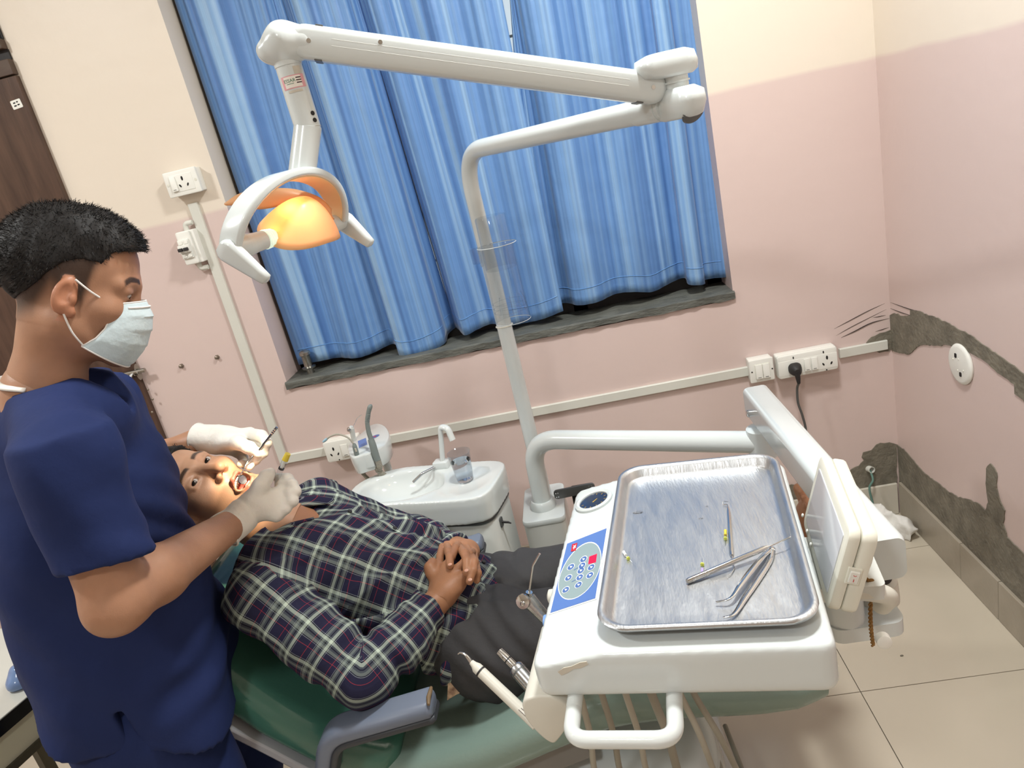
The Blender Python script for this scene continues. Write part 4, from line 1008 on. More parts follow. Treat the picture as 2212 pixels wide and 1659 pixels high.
cabb = obj('cabinet', tapered(0.0, bz-.086, .40, .395, .20, .215, .03), 'enamel_grey', sp_)
obj('shadow_gap', tapered(bz-.088, bz-.080, .40, .40, .22, .22, .03), 'dark_grey_metal', sp_)
kp = bl(.230, -.04, bz-.125)
sw_ = obj('valve_plate', prism(rrect(.02, .03, .004), kp, np.stack([bey, V3(0,0,1), bex], 1), -.004, .002), 'dark_grey_metal', cabb)
obj('valve_lever', tube([kp, kp+bex*.022+V3(0,0,-.002), kp+bex*.030+V3(0,0,-.006)], [.004, .0035, .002], 10), 'black_rubber', sw_)
# faucet: cup filler and rinse spout
fb = pZ(957, 1010, bz)
fc = obj('faucet_base', xf(rbox((0,0,0), (.052, .040, .026), .004, rz=.006), RB, fb+V3(0,0,.013)), 'ceramic', sp_)
top_ = pY(947, 922, fb[1]); topz_ = top_[2]
path = fillet([fb+V3(.004,0,.02), V3(top_[0]+.006, fb[1], topz_), V3(top_[0]+.030, fb[1]-.012, topz_-.006), V3(top_[0]+.038, fb[1]-.020, topz_-.045)], [.012, .016], 8)
obj('cup_filler', tube(path, .0105, 18, flat=0.8), 'ceramic', fc)
q0, q1, q2 = fb+V3(-.020, -.01, .012), pZ(912, 1023, bz+.012), pZ(893, 1041, bz-.012)
obj('rinse_spout', tube(fillet([q0, q1, q2], .012), .0045, 12), 'brushed_steel', fc)
# plastic cup of water
cp = pZ(1006, 1037, bz-.006)
cup = empty('plastic_cup', cp, 'clear plastic cup of water on the spittoon rim', 'cup')
obj('cup_wall', lathe([(.0, 0.0), (.024, 0.0), (.0255, .002), (.0345, .092), (.0365, .094), (.0360, .0955), (.0335, .093), (.0246, .003), (.0, .0018)], cp, n=48, cap=False), 'clear_plastic', cup)
obj('cup_water', lathe([(.0, .0019), (.0244, .0031), (.0308, .066), (.0, .066)], cp, n=48, cap=False), 'water', cup)

# ------------------------------------------------------------------ suction holder with three handpieces
hz = 0.775
def z9(P): return [(680+x/8.295, 860+y/8.295) for x, y in P]
out = np.array([pZ(x, y, hz)[:2] for x, y in z9([(590,930),(610,820),(680,745),(800,650),(900,570),(1000,480),(1130,448),(1250,490),(1320,590),(1330,690),(1270,810),(1160,890),(1060,945),(960,985),(860,1015),(720,1060),(640,1040)])])
out = spline(out, 60, closed=True)
sh_ = empty('suction_holder', (out[:, 0].mean(), out[:, 1].mean(), hz-.07), 'white rounded suction holder console with blue label behind the basin', 'suction holder')
cen = out.mean(0)
def hring(z, k): return np.concatenate([cen+(out-cen)*k, np.full((len(out), 1), z)], 1)
obj('housing', loft([hring(hz-.066, .90), hring(hz-.062, .96), hring(hz-.03, 1.0), hring(hz-.006, 1.0), hring(hz-.0015, .985), hring(hz, .96)]), 'ceramic', sh_, angle=50)
fl = [pZ(x, y, hz-.004)[:2] for x, y in z9([(715,1075),(860,1030),(1000,985),(1075,1215),(1060,1235),(930,1265),(790,1270)])]
flp = np.array([tuple(p) for p in fl])
obj('front_lip', prism(np.array([pY(x, y, -.37)[[0, 2]] for x, y in z9([(718,1075),(860,1035),(1000,985),(1078,1215),(930,1262),(780,1270)])]), (0, -.37, 0), np.stack([V3(1,0,0), V3(0,0,1), V3(0,-1,0)], 1), -.05, .004, .003), 'ceramic', sh_)
P = [pZ(x, y, hz+.0003) for x, y in z9([(768,770),(915,710),(940,830),(792,895)])]
lbl = obj('blue_label', (np.array(P), [(3, 2, 1, 0)]), 'panel_blue', sh_, smooth=False)
oc = pZ(*z9([(1075, 690)])[0], hz+.0003); e1 = pZ(*z9([(1150, 650)])[0], hz+.0003)-oc; e2 = np.cross(V3(0,0,1), e1)*0.72
obj('logo_oval', (np.array([oc+e1*math.cos(t)+e2*math.sin(t) for t in np.linspace(0, 2*math.pi, 30, endpoint=False)]), [tuple(range(30))]), 'button_blue', lbl, smooth=False)
obj('logo_mark', patch(np.array([(-.005, -.006), (-.001, -.002), (.004, -.006), (.003, .0), (.006, .005), (.0, .003), (-.004, .006), (-.003, 0)]), oc+V3(0,0,.0002), unit(e1), unit(e2), .0003), 'logo_red', lbl, smooth=False)
obj('support_arm', tube(fillet([V3(cen[0]+.03, cen[1]+.02, hz-.055), V3(cen[0]+.03, cen[1]+.02, hz-.16), bl(.05, .10, bz-.16)], .04), .014, 14), 'enamel', sh_)
def y9(x, y, Y): return pY(*z9([(x, y)])[0], Y)
# high-volume suction
hv = empty('suction_hose', y9(1140, 1300, -.34), 'thick grey suction handpiece with slanted tip standing in the holder', 'suction hose', 'handpieces in the suction holder')
obj('nozzle', tube(spline([y9(1010,740,-.355), y9(965,600,-.352), y9(940,430,-.35), y9(955,290,-.35), y9(985,170,-.35)], 30), [.0080, .0076, .0072, .0070, .0078], 18), 'grey_rubber', hv)
for k in range(7):
    p = y9(939+3.5*k, 430-24*k, -.3505); d = unit(y9(945, 390, -.35)-y9(939, 430, -.35)); obj('grip_ring', lathe([(.0070, -.0008), (.0077, 0), (.0070, .0008)], p, d, 18), 'grey_rubber', hv)
obj('tip', tube([y9(985,170,-.35), y9(1000,140,-.35), y9(1014,120,-.35)], [.0078, .0068, .0036], 16), 'grey_rubber', hv)
obj('valve_body', tube(spline([y9(1005,735,-.357), y9(1040,850,-.36), y9(1085,1010,-.362), y9(1125,1110,-.362)], 16), [.0100, .0115, .0118, .0105], 20), 'grey_rubber', hv)
pp = spline([y9(1125,1110,-.362), y9(1160,1230,-.36), y9(1175,1330,-.35), V3(-1.70,-.32,.56), V3(-1.69,-.30,.3), V3(-1.66,-.30,.02)], 110)
obj('corrugated_hose', tube(pp, .0100+.0010*np.sin(np.arange(110)*1.6), 16), 'hose_tan', hv)
# saliva ejector
se = empty('saliva_ejector', y9(760, 1060, -.36), 'thin curved saliva ejector tube with pale blue tip in the holder', 'saliva ejector', 'handpieces in the suction holder')
obj('valve_body', tube(spline([y9(700,815,-.365), y9(715,870,-.366), y9(745,980,-.367), y9(765,1080,-.366)], 14), [.0045, .0075, .0082, .0078], 18), 'grey_rubber', se)
obj('valve_slot', obox(y9(735, 930, -.3745), (.005, .002, .012)), 'stain', se, smooth=False)
obj('tube', tube(spline([y9(692,812,-.365), y9(610,720,-.362), y9(500,665,-.36), y9(390,650,-.36), y9(290,680,-.36), y9(220,725,-.36)], 36), .0029, 12), 'hose_beige', se)
obj('tip', tube([y9(222,724,-.36), y9(190,750,-.36), y9(150,785,-.36)], [.004, .0048, .0036], 14), 'blue_tip', se)
pp = spline([y9(765,1080,-.366), y9(820,1200,-.345), y9(860,1280,-.335), y9(900,1390,-.33), V3(-1.74,-.33,.50), V3(-1.72,-.32,.25), V3(-1.70,-.32,.02)], 110)
obj('corrugated_hose', tube(pp, .0066+.0007*np.sin(np.arange(110)*1.7), 14), 'hose_tan', se)
# three-way syringe
sy = empty('air_water_syringe', y9(710, 740, -.30), 'silver air water syringe with thin bent tip in the suction holder', 'syringe handpiece', 'handpieces in the suction holder')
obj('handle', tube(spline([y9(720,760,-.30), y9(690,700,-.30), y9(675,620,-.30), y9(655,540,-.30), y9(660,505,-.30)], 18), [.0075, .0078, .0082, .0095, .006], 20), 'enamel_grey', sy)
obj('cap', lathe([(.0085, -.002), (.008, .002), (.004, .004)], y9(612, 565, -.305), (-.5, -.8, .3), 18), 'chrome', sy)
for dx in (-14, 14): obj('button', lathe([(.0028, 0), (.0024, .003)], y9(628+dx, 568, -.313), (-.3, -.9, .2), 12), 'chrome', sy)
obj('nozzle', tube(fillet([y9(690,505,-.30), y9(755,365,-.30), y9(835,298,-.30)], .01), .0012, 8), 'chrome', sy)
# ------------------------------------------------------------------ instrument arm
ia = empty('delivery_boom', AB+V3(0,0,.026), 'thick white jointed arm from the pillar box to the instrument table', 'boom')
AE = V3(-1.248, -0.478, 0.765); AJ = V3(-0.655, -0.765, 0.765)
obj('arm_tube', tube(fillet([AB+V3(0,0,.02), AE, AJ], 0.10, 16), 0.0285, 30), 'enamel', ia)
obj('elbow_joint', merge(lathe([(.030, -.04), (.036, -.036), (.036, .036), (.030, .040)], AJ+V3(.012, 0, 0), n=32)), 'enamel', ia)
SA0, SA1 = pY(1640, 872, -0.745), V3(-0.632, -1.425, 0.868)
s2 = unit(SA1-SA0); R2 = np.stack([unit(np.cross(V3(0,0,1), s2)), V3(0,0,0), s2], 1); R2[:, 1] = np.cross(s2, R2[:, 0])
sarm = obj('spring_arm', loft([ring3(rrect(.062*k, .078*k, .014), SA0+s2*h, R2) for h, k in ((-.03, .9), (-.024, 1), (np.linalg.norm(SA1-SA0)+.028, 1), (np.linalg.norm(SA1-SA0)+.036, .93))]), 'enamel', ia)
obj('pivot_bolt', lathe([(.009, 0), (.009, .004), (.006, .006)], SA0-R2[:, 0]*.031*np.sign((R2[:, 0]@V3(1,0,0)))+s2*.012+V3(0,0,-.016), -R2[:, 0]*np.sign(R2[:, 0]@V3(1,0,0)), 16), 'chrome', sarm)
obj('joint_shaft', lathe([(.020, -.10), (.020, -.02)], SA0+s2*.02, (0,0,1), 20), 'chrome', ia)
HBp = V3(SA1[0]+.0, SA1[1]+.01, 0)
obj('lower_hub', lathe([(.018, .805), (.030, .800), (.032, .775), (.032, .762)], HBp, n=30), 'ivory', ia)
obj('hub_ring', lathe([(.022, .826), (.022, .804)], HBp, n=24), 'black_rubber', ia)

# ------------------------------------------------------------------ instrument table
UO = V3(-0.909, -1.467, 0); uex, uey = V3(.9863, -.165, 0), V3(.165, .9863, 0); RU = np.stack([uex, uey, V3(0,0,1)], 1)
def ul(x, y, z): return UO+uex*x+uey*y+V3(0, 0, z)
TOPZ, SLOPE, XS = .962, .20, -.135
it = empty('instrument_table', ul(0, 0, .885), 'white dental instrument table with blue control panel, reaching over the patient', 'instrument table')
def table_body():
    s = Sculpt(UO+V3(-.32, -.33, .86), UO+V3(.27, .33, .99), .0042)
    s.rbx(ul(-.041, -.006, .928), (.192, .243, .041), .018, RU, k=0)
    p = ul(XS, 0, TOPZ); nn = uex*(-SLOPE)+V3(0,0,1)
    s.cut(p, nn); s.cut(ul(0, 0, TOPZ), (0, 0, 1))
    return s.mesh(3)
tb = obj('body', table_body(), 'enamel', it, angle=80)
pl_n = unit(uex*(-SLOPE)+V3(0,0,1)); pl_p = ul(XS, 0, TOPZ+.0002)
def strip(px, py, lift=0.0):
    d = ray(px, py); p0 = pl_p+pl_n*lift; return CAM+d*(((p0-CAM)@pl_n)/(d@pl_n))
def zp(x, y): return (1170+x/5.53, 1040+y/5.53)
def splate(name, pts, m, parent, lift, th=.0006, **k):
    P = np.array([strip(*zp(x, y), lift) for x, y in pts]); n = len(P)
    V = np.concatenate([P, P+pl_n*th]); F = [tuple(range(n-1, -1, -1)), tuple(range(n, 2*n))]+[(i, (i+1) % n, n+(i+1) % n, n+i) for i in range(n)]
    a = np.cross(P[1]-P[0], P[2]-P[0])
    if a@pl_n < 0: F = [f[::-1] for f in F]
    return obj(name, (V, F), m, parent, smooth=False, **k)
TL, TR, BR, BL = [np.array(q, float) for q in ((302, 742), (785, 552), (648, 1402), (98, 1582))]
def pq(u, v): return tuple((TL*(1-u)+TR*u)*(1-v)+(BL*(1-u)+BR*u)*v)
pan = splate('panel_frame', [pq(u, v) for u, v in ((-.02, -.012), (1.02, -.012), (1.02, 1.012), (-.02, 1.012))], 'print_white', it, 0)
splate('control_panel', [pq(u, v) for u, v in ((.01, .008), (.985, .008), (.985, .99), (.01, .99))], 'panel_blue', pan, .0006)
def ell_pts(cu, cv, ru, rv, n=40): return [pq(cu+ru*math.cos(t), cv+rv*math.sin(t)) for t in np.linspace(0, 2*math.pi, n, endpoint=False)]
splate('oval_border', ell_pts(.5, .50, .485, .395), 'print_white', pan, .0010, .0003)
splate('oval_field', ell_pts(.5, .50, .47, .382), 'panel_grey', pan, .0012, .0003)
for x, y in ((350,1022),(320,1152),(288,1295),(500,930),(483,1005),(468,1065),(455,1145),(440,1235),(592,1025),(577,1120)):
    def circ(r, q=1.0): return [(x+r*math.cos(t)*1.0-r*.12*math.sin(t), y+r*math.sin(t)*.82-r*.38*math.cos(t)) for t in np.linspace(0, 2*math.pi, 20, endpoint=False)]
    bt = splate('button', circ(46), 'print_white', pan, .0016, .0003)
    splate('button_face', circ(39), 'button_blue', bt, .0019, .0003)
    splate('button_icon', [(x-14, y-12), (x+20, y-10), (x-4, y+14)], 'print_white', bt, .0022, .0002)
splate('display', [(570,900),(662,866),(648,965),(558,988)], 'display_red', pan, .0016, .0004)
lg = splate('logo', [(365,752),(428,735),(408,825),(350,840)], 'logo_red', pan, .0016, .0004)
splate('logo_mark', [(372,800),(385,778),(380,762),(395,770),(412,752),(404,778),(412,792),(394,788),(384,815),(382,795)], 'print_white', lg, .0020, .0002)
for q in ((.32, .45), (.33, .62)):
    a, b = pq(q[0]+.02, q[1]), pq(q[0]+.14, q[1]-.02); splate('panel_line', [a, b, (b[0]+2, b[1]+5), (a[0]+2, a[1]+5)], 'button_blue', pan, .0016, .0002)
splate('sticky_tape', [pq(.30, -.02), pq(.36, -.02), pq(.34, .30), pq(.29, .30)], 'stain', pan, .0015, .0001) if False else None
# pressure gauge
gc = strip(*zp(627, 242)); gr = .0285
gg = obj('gauge_ring', lathe([(gr*1.28, -.002), (gr*1.27, .004), (gr*1.12, .0062), (gr*.98, .0045), (gr*.96, .001)], gc, pl_n, 44, cap=False), 'enamel', it)
obj('gauge_face', lathe([(gr*1.0, .000), (gr*.98, .0022), (0, .0024)], gc, pl_n, 40), 'gauge_face', gg)
gx = unit(uex+pl_n*0); gx = unit(gx-pl_n*(gx@pl_n)); gy = np.cross(pl_n, gx)
obj('gauge_needle', patch(np.array([(-.002, -.001), (.010, -.0006), (.010, .0006), (-.002, .001)]), gc+pl_n*.0026-gy*.004, unit(gx*.6+gy*.7), unit(-gx*.7+gy*.6), .0004), 'gauge_gold', gg, smooth=False)
for k in range(9):
    t = math.radians(200+30*k); r0, r1 = gr*.72, gr*.86; d = gx*math.cos(t)+gy*math.sin(t); e = np.cross(pl_n, d)
    obj('gauge_tick', patch(np.array([(r0, -.0004), (r1, -.0004), (r1, .0004), (r0, .0004)]), gc+pl_n*.0025, d, e, .0003), 'gauge_gold', gg, smooth=False)
# front stain, handle, knobs, bracket
def front(px, py): 
    d = ray(px, py); n = -uey; p0 = ul(0, -.2492, .9); return CAM+d*(((p0-CAM)@n)/(d@n))
fpts = np.array([front(1205+x, 1428+y) for x, y in ((0,22),(12,14),(30,10),(48,2),(62,0),(66,6),(50,14),(34,16),(22,24),(8,30))])
V = np.concatenate([fpts, fpts-uey*.0012]); n_ = len(fpts)
obj('stain', (V, [tuple(range(n_, 2*n_)), tuple(range(n_-1, -1, -1))]+[(i, (i+1) % n_, n_+(i+1) % n_, n_+i) for i in range(n_)]), 'stain', tb, smooth=False)
hL, hR = ul(-.212+.02, -.235, .884), ul(-.025, -.235, .884)
hp0, hp1 = pZ(1240, 1530, .882), pZ(1457, 1525, .882)
b0, b1 = pZ(1232, 1598, .882), pZ(1460, 1598, .882)
obj('handle', tube(fillet([hp0+uey*.02+V3(0,0,.004), hp0-uey*.002, (b0+b1)/2+(b0-b1)*.5, (b0+b1)/2-(b0-b1)*.5, hp1-uey*.002, hp1+uey*.02+V3(0,0,.004)], [.004, .030, .030, .004], 10), .0108, 22), 'ceramic', it)
k1, k2 = pY(1180, 1290, -1.47), pY(1164, 1345, -1.53)
obj('knob', lathe([(.012, 0), (.013, .006), (.012, .016), (.006, .019)], ul(-.232, (k1-UO)@uey, k1[2]-.0), -uex, 20), 'ivory', it)
obj('knob', lathe([(.012, 0), (.0125, .006), (.011, .014), (.005, .016)], ul(-.232, (k2-UO)@uey, k2[2]), -uex, 20), 'blue_knob', it)
obj('mount_bracket', loft([ring3(rrect(w, d, .02), c, np.eye(3)) for w, d, c in ((.115, .10, V3(-.672, -1.43, .738)), (.115, .10, V3(-.672, -1.43, .764)))]), 'enamel', it)
obj('mount_plate', loft([ring3(rrect(.26, .14, .01), ul(.12, .03, z), RU) for z in (.865, .889)]), 'enamel_grey', it, smooth=False)
obj('mount_post', lathe([(.03, .76), (.03, .87)], V3(-.70, -1.45, 0), n=24), 'enamel', it)
# instrument holder block: drop-shaped bar under the left side
hb = pY(1183, 1556, -1.665)
drop = spline([(-.026, .034), (.012, .040), (.034, .022), (.030, -.004), (.008, -.034), (-.004, -.040), (-.020, -.022), (-.032, .006)], 48, closed=True)
def uy(o): return np.stack([uex, V3(0,0,1), -uey], 1)
obj('holder_block', prism(drop*np.array([1.0, 1.05]), hb, uy(0), -.16, .0, .004), 'ivory', it, angle=50)
obj('holder_neck', loft([ring3(rrect(.04, .14, .012), hb+uey*.08+V3(.016, 0, .0+z), RU) for z in (0, .9-hb[2])]), 'ivory', it)
# hoses below the table
for k in range(6):
    px = (1253, 1300, 1352, 1408, 1470, 1500)[k]; ex0 = (1290, 1345, 1402, 1470, 1548, 1600)[k]
    p0 = pY(px, 1500, -1.52+.01*k); p1 = pY((px+ex0)/2+4, 1590, -1.47); p2 = pY(ex0, 1680, -1.42)
    P = spline([p0+V3(0,0,.03), p0, p1, p2, p2+V3(.03, .05, -.16), V3(p2[0]+.02, -1.1, .22)], 40)
    obj('hose', tube(P, .0056 if k != 3 else .0075, 12), 'hose_tan' if k % 2 else 'hose_beige', it)

# handpieces in the holder block
def cyl(P, r, n=20): return tube(P, r, n)
sc = empty('scaler_handpiece', pY(1150, 1558, -1.60), 'cream ultrasonic scaler handpiece resting in the instrument holder', 'handpiece', 'handpieces of the instrument table')
a, b = pY(1160, 1566, -1.60), pY(1040, 1452, -1.54); d = unit(b-a)
shd = obj('sheath', tube([a, a+(b-a)*.5, b], [.0092, .0090, .0088], 22), 'ivory', sc)
c_ = pY(1022, 1434, -1.53); obj('seal_ring', tube([b, b+d*.003], .0093, 22), 'black_rubber', sc)
obj('nose', tube([b+d*.003, b+d*.010, b+(c_-b)*.9, c_+d*.004], [.0088, .0085, .0055, .0042], 20), 'ivory', sc)
t1 = pY(1011, 1421, -1.525)
obj('tip', tube(spline([c_+d*.004, t1, pY(1003, 1413, -1.522), pY(994, 1410, -1.52), pY(989, 1413, -1.52)], 16), [.0034, .003, .0018, .0014, .0008], 12), 'chrome', sc)
f_d = unit(CAM-(a+b)/2); f_d = unit(f_d-d*(f_d@d)); sd_ = np.cross(f_d, d)
def print_line(s_, off): 
    V, F = text_mesh(s_, .0042, (0,0,0), (1,0,0), (0,1,0)); o_ = a+(b-a)*.24+off*sd_
    return np.array([o_-d*(v[0])+(.0093)*(math.cos(v[1]/.0092)*f_d-math.sin(v[1]/.0092)*sd_) for v in V]), F
obj('print', print_line('HD-8 WOODPECK', 0.0), 'label_dark', shd, smooth=False) if False else None
for k, (o_, L_) in enumerate(((-.0012, .014), (.0014, .017))):
    p = a+(b-a)*.22+f_d*.0092+sd_*o_*1.6; obj('print_line', tube([p-d*L_/2, p+d*L_/2], .0004, 5), 'label_dark', shd)
mm_ = empty('micromotor_handpiece', pY(1165, 1490, -1.56), 'silver micromotor handpiece beside the cream scaler', 'handpiece', 'handpieces of the instrument table')
a, b = pY(1172, 1508, -1.56), pY(1112, 1440, -1.52); d = unit(b-a)
obj('motor_body', tube([a, a+(b-a)*.8, b-d*.003, b], [.0128, .0130, .0130, .0110], 24), 'brushed_steel', mm_)
obj('collar', tube([b-d*.012, b-d*.009], .0133, 24), 'dark_grey_metal', mm_)
n1 = pY(1079, 1407, -1.50); obj('nose', tube([b, b+(n1-b)*.45, b+(n1-b)*.5, n1], [.0068, .0066, .0068, .0066], 20), 'chrome', mm_)
obj('nose_ring', tube([b+(n1-b)*.40, b+(n1-b)*.46], .0071, 20), 'black_rubber', mm_)
obj('bore', tube([n1-d*.001, n1+d*.0006], .0042, 16), 'dark_hole', mm_)
aw = empty('air_water_syringe', pY(1170, 1325, -1.47), 'silver air water syringe pointing up at the left of the instrument table', 'syringe handpiece')
a, b = pY(1188, 1345, -1.47), pY(1142, 1296, -1.45); d = unit(b-a)
obj('handle', tube([a, a+(b-a)*.6, b, b+d*.006], [.0100, .0115, .0135, .009], 22), 'brushed_steel', aw)
obj('cap', lathe([(.0125, 0), (.012, .004), (.005, .006)], pY(1131, 1299, -1.46), unit(pY(1126, 1302, -1.47)-pY(1140, 1297, -1.45)), 18), 'chrome', aw)
obj('button', lathe([(.004, 0), (.0036, .005), (.002, .006)], pY(1131, 1303, -1.465), unit(pY(1124, 1308, -1.47)-pY(1138, 1299, -1.455)), 14), 'chrome', aw)
obj('nozzle_nut', tube([pY(1142, 1290, -1.45), pY(1143, 1279, -1.45)], .0058, 16), 'chrome', aw)
obj('nozzle', tube(fillet([pY(1143, 1280, -1.45), pY(1151, 1222, -1.45), pY(1166, 1196, -1.45)], .01), .0019, 12), 'chrome', aw)

# ------------------------------------------------------------------ steel tray with instruments
tz = .986; tf = .967
def tray_mesh():
    W, L = .281, .460; rings = []
    for ins, z, r in ((.006, tz-.008, .040), (.001, tz-.006, .042), (0, tz-.002, .042), (.002, tz+.0005, .042), (.006, tz, .040), (.011, tz-.004, .036), (.014, tf+.004, .034), (.017, tf+.001, .032), (.022, tf, .030), (.05, tf, .02), (.10, tf, .01)):
        rings.append(ring3(rrect(W-2*ins, L-2*ins, r, 8), UO+V3(0,0,z), RU))
    return loft(rings, cap=False), rings[-1]
tr = empty('instrument_tray', ul(0, 0, tf-.002), 'shallow steel instrument tray on the instrument table', 'tray')
def tray_full():
    (V, F), last = tray_mesh(); n = len(last); k = len(V)-n; F = list(F); F.append(tuple(range(k, k+n))); return V, F
mat('tray_steel', (196, 198, 200), 0.40, metal=1.0, noise=0.35, nscale=14, rgb2=(168, 174, 180), rvar=0.14, bump=0.10, bscale=60, stretch=(5, 1, 1))
obj('tray_shell', tray_full(), 'tray_steel', tr, angle=60, solid=.0012)
def tp(px, py, h=.0035): return pZ(px, py, tf+h)
ex1 = empty('dental_explorer', tp(1575, 1165, 0), 'double-ended steel explorer lying straight across the tray', 'dental instrument', 'steel instruments on the tray')
obj('handle', tube([tp(1573, 1097), tp(1574.5, 1108), tp(1580, 1190), tp(1581, 1200)], [.0018, .0032, .0034, .0022], 8), 'chrome', ex1)
obj('hook', tube(spline([tp(1573, 1098), tp(1571, 1090), tp(1563, 1090), tp(1562, 1083,.008), tp(1573, 1084,.012)], 20), [.0012, .0008, .0006, .0005], 8), 'chrome', ex1)
obj('hook', tube(spline([tp(1581, 1199), tp(1583, 1216), tp(1586, 1226), tp(1580, 1238), tp(1570, 1243,.006)], 20), [.0012, .0009, .0007, .0005], 8), 'chrome', ex1)
pr = empty('periodontal_probe', tp(1570, 1220, 0), 'thick-handled steel probe lying slanted, its thin tip on the tray rim', 'dental instrument', 'steel instruments on the tray')
obj('handle', tube([tp(1484, 1256, .005), tp(1488, 1254, .005), tp(1650, 1185, .014), tp(1660, 1181, .0145)], [.0034, .0042, .0040, .0024], 10), 'chrome', pr)
for k in range(10):
    t = .05+.022*k; p0, p1 = tp(1488, 1254, .005), tp(1650, 1185, .014); q = p0+(p1-p0)*t
    obj('grip_ring', lathe([(.0041, -.0008), (.0046, 0), (.0041, .0008)], q, p1-p0, 12), 'chrome', pr)
obj('shank', tube(fillet([tp(1658, 1182, .0145), tp(1708, 1160, .018), tp(1704, 1137, .020)], .004), [.0013, .0008, .0005], 8), 'chrome', pr)
tw = empty('dental_tweezers', tp(1620, 1250, 0), 'open steel dental tweezers with bent tips in the tray', 'tweezers', 'steel instruments on the tray')
def blade(P, W, h=.0035):
    P = np.array([tp(x, y, z) for x, y, z in P]); Q = spline(P, 24); w = np.interp(np.linspace(0, 1, 24), np.linspace(0, 1, len(W)), W); G = []
    T = np.gradient(Q, axis=0)
    for i in range(24):
        n = unit(np.cross(T[i], V3(0,0,1))); G.append([Q[i]-n*w[i], Q[i]+n*w[i]])
    return sheet(np.array(G))
obj('blade', blade([(1666,1186,.004),(1648,1202,.007),(1620,1236,.010),(1598,1265,.011),(1578,1292,.010),(1546,1301,.006)], [.0042, .0042, .0045, .0035, .0018, .0009]), 'chrome', tw, angle=60, solid=.0014)
obj('blade', blade([(1669,1184,.004),(1662,1212,.004),(1636,1252,.004),(1610,1290,.004),(1586,1326,.005),(1562,1334,.006)], [.0038, .0042, .0050, .0045, .0025, .0010]), 'chrome', tw, angle=60, solid=.0014)
obj('joint', ellipsoid(tp(1667, 1186, .004), (.005, .006, .003), n=14, m=8), 'chrome', tw)
for (a, b, s_, e, m1, lab_) in (((1567,1146),(1567,1156),(1567,1163),(1567,1177),'yellow_plastic','yellow-handled root canal file beside the straight explorer'), ((1347,1192),(1352,1200),(1357,1206),(1366,1215),'print_white','white-handled root canal file near the left side of the tray'), ((1517,1238),(1517,1229),(1517,1219),(1517,1206),'violet_plastic','violet-handled root canal file beside the thick probe handle')):
    fo = empty('root_canal_file', tp(*a, 0), lab_, 'root canal file', 'root canal files on the tray')
    obj('handle', tube([tp(*a), tp(*((np.array(a)*.7+np.array(b)*.3))), tp(*((np.array(a)*.3+np.array(b)*.7))), tp(*b)], [.0024, .0021, .0021, .0024], 14), m1, fo)
    obj('stopper', lathe([(.0028, -.0012), (.0028, .0012)], tp(*s_), tp(*e)-tp(*s_), 14), 'lime_plastic', fo)
    obj('file_shaft', tube([tp(*b), tp(*e, .002)], [.0007, .0003], 6), 'chrome', fo)
for px, py, r, w in ((1378, 1107, .009, 'large water drop at the upper left of the steel tray'), (1514, 1120, .004, 'medium water drop near the middle of the steel tray'), (1527, 1094, .003, 'smallest water drop near the back of the steel tray')):
    obj('water_drop', ellipsoid(pZ(px, py, tf+.0005), (r, r*.6, .0012), RU, 16, 8), 'water', label=w, cat='water drop', group='water drops on the tray')

# ------------------------------------------------------------------ x-ray film viewer
NT, FT, NB, FB = V3(-.734, -1.612, 1.03), V3(-.694, -1.384, 1.03), V3(-.772, -1.605, .905), V3(-.729, -1.372, .905)
vc = (NT+FT+NB+FB)/4; vx_ = unit((FT+FB)-(NT+NB)); vy_ = unit((NT+FT)-(NB+FB)); vy_ = unit(vy_-vx_*(vy_@vx_)); vn = np.cross(vx_, vy_)
if vn@(CAM-vc) < 0: vn = -vn
RV = np.stack([vx_, vy_, np.cross(vx_, vy_)], 1); sg = np.sign(np.cross(vx_, vy_)@vn)
vw, vh = np.linalg.norm(FT-NT), np.linalg.norm(NT-NB)
xv = empty('film_viewer', vc-V3(0,0,.07), 'cream x-ray film viewer box standing at the right edge of the tray', 'film viewer')
def vslab(w, h, r, d0, d1, bev=.002, c=None):
    VF = prism(rrect(w, h, r), vc if c is None else c, RV, *(sorted((-d0*sg, -d1*sg))), bev); return VF
obj('front_frame', vslab(vw, vh, .014, -.0, .016, .003), 'cream_plastic', xv)
obj('back_shell', vslab(vw, vh, .014, .0165, .038, .005), 'cream_plastic', xv)
scn = obj('screen', vslab(vw-.038, vh-.034, .003, -.0012, .001, .0003), 'film_white', xv)
dv = vc-vn*.038
obj('ball_dome', ellipsoid(dv-vx_*.03-vy_*.01, (.05, .045, .024), RV, 24, 14), 'cream_plastic', xv)
sc_ = vc-vn*.019-vx_*(vw/2)
rk = obj('switch_frame', obox(sc_-vx_*.001+vy_*.0, (.004, .026, .018), np.stack([vx_, vy_, vn], 1)), 'cream_plastic', xv, smooth=False, bevel=.001)
obj('switch_rocker', obox(sc_-vx_*.004, (.004, .019, .012), np.stack([unit(vx_+vy_*.12), unit(vy_-vx_*.12), vn], 1)), 'white_plastic', rk, smooth=False, bevel=.0008)
obj('switch_mark', lathe([(.0022, 0), (.0022, .0003), (.0014, .0003), (.0014, 0)], sc_-vx_*.0063+vy_*.005, -vx_, 14, cap=False), 'logo_red', rk)
obj('switch_mark', obox(sc_-vx_*.0063-vy_*.004, (.0004, .0044, .0008), np.stack([vx_, vy_, vn], 1)), 'logo_red', rk, smooth=False)
for dx, dy in ((.43, -.10), (.43, .18), (.43, .40)):
    obj('film_clip', ellipsoid(vc+vx_*vw*(.5-.06-dy*.75)+vy_*(-vh/2+.012)+vn*.002, (.0035, .0035, .002), RV, 12, 8), 'white_plastic', xv)
ft = vc-vn*.03-vy_*(vh/2)-vx_*.03
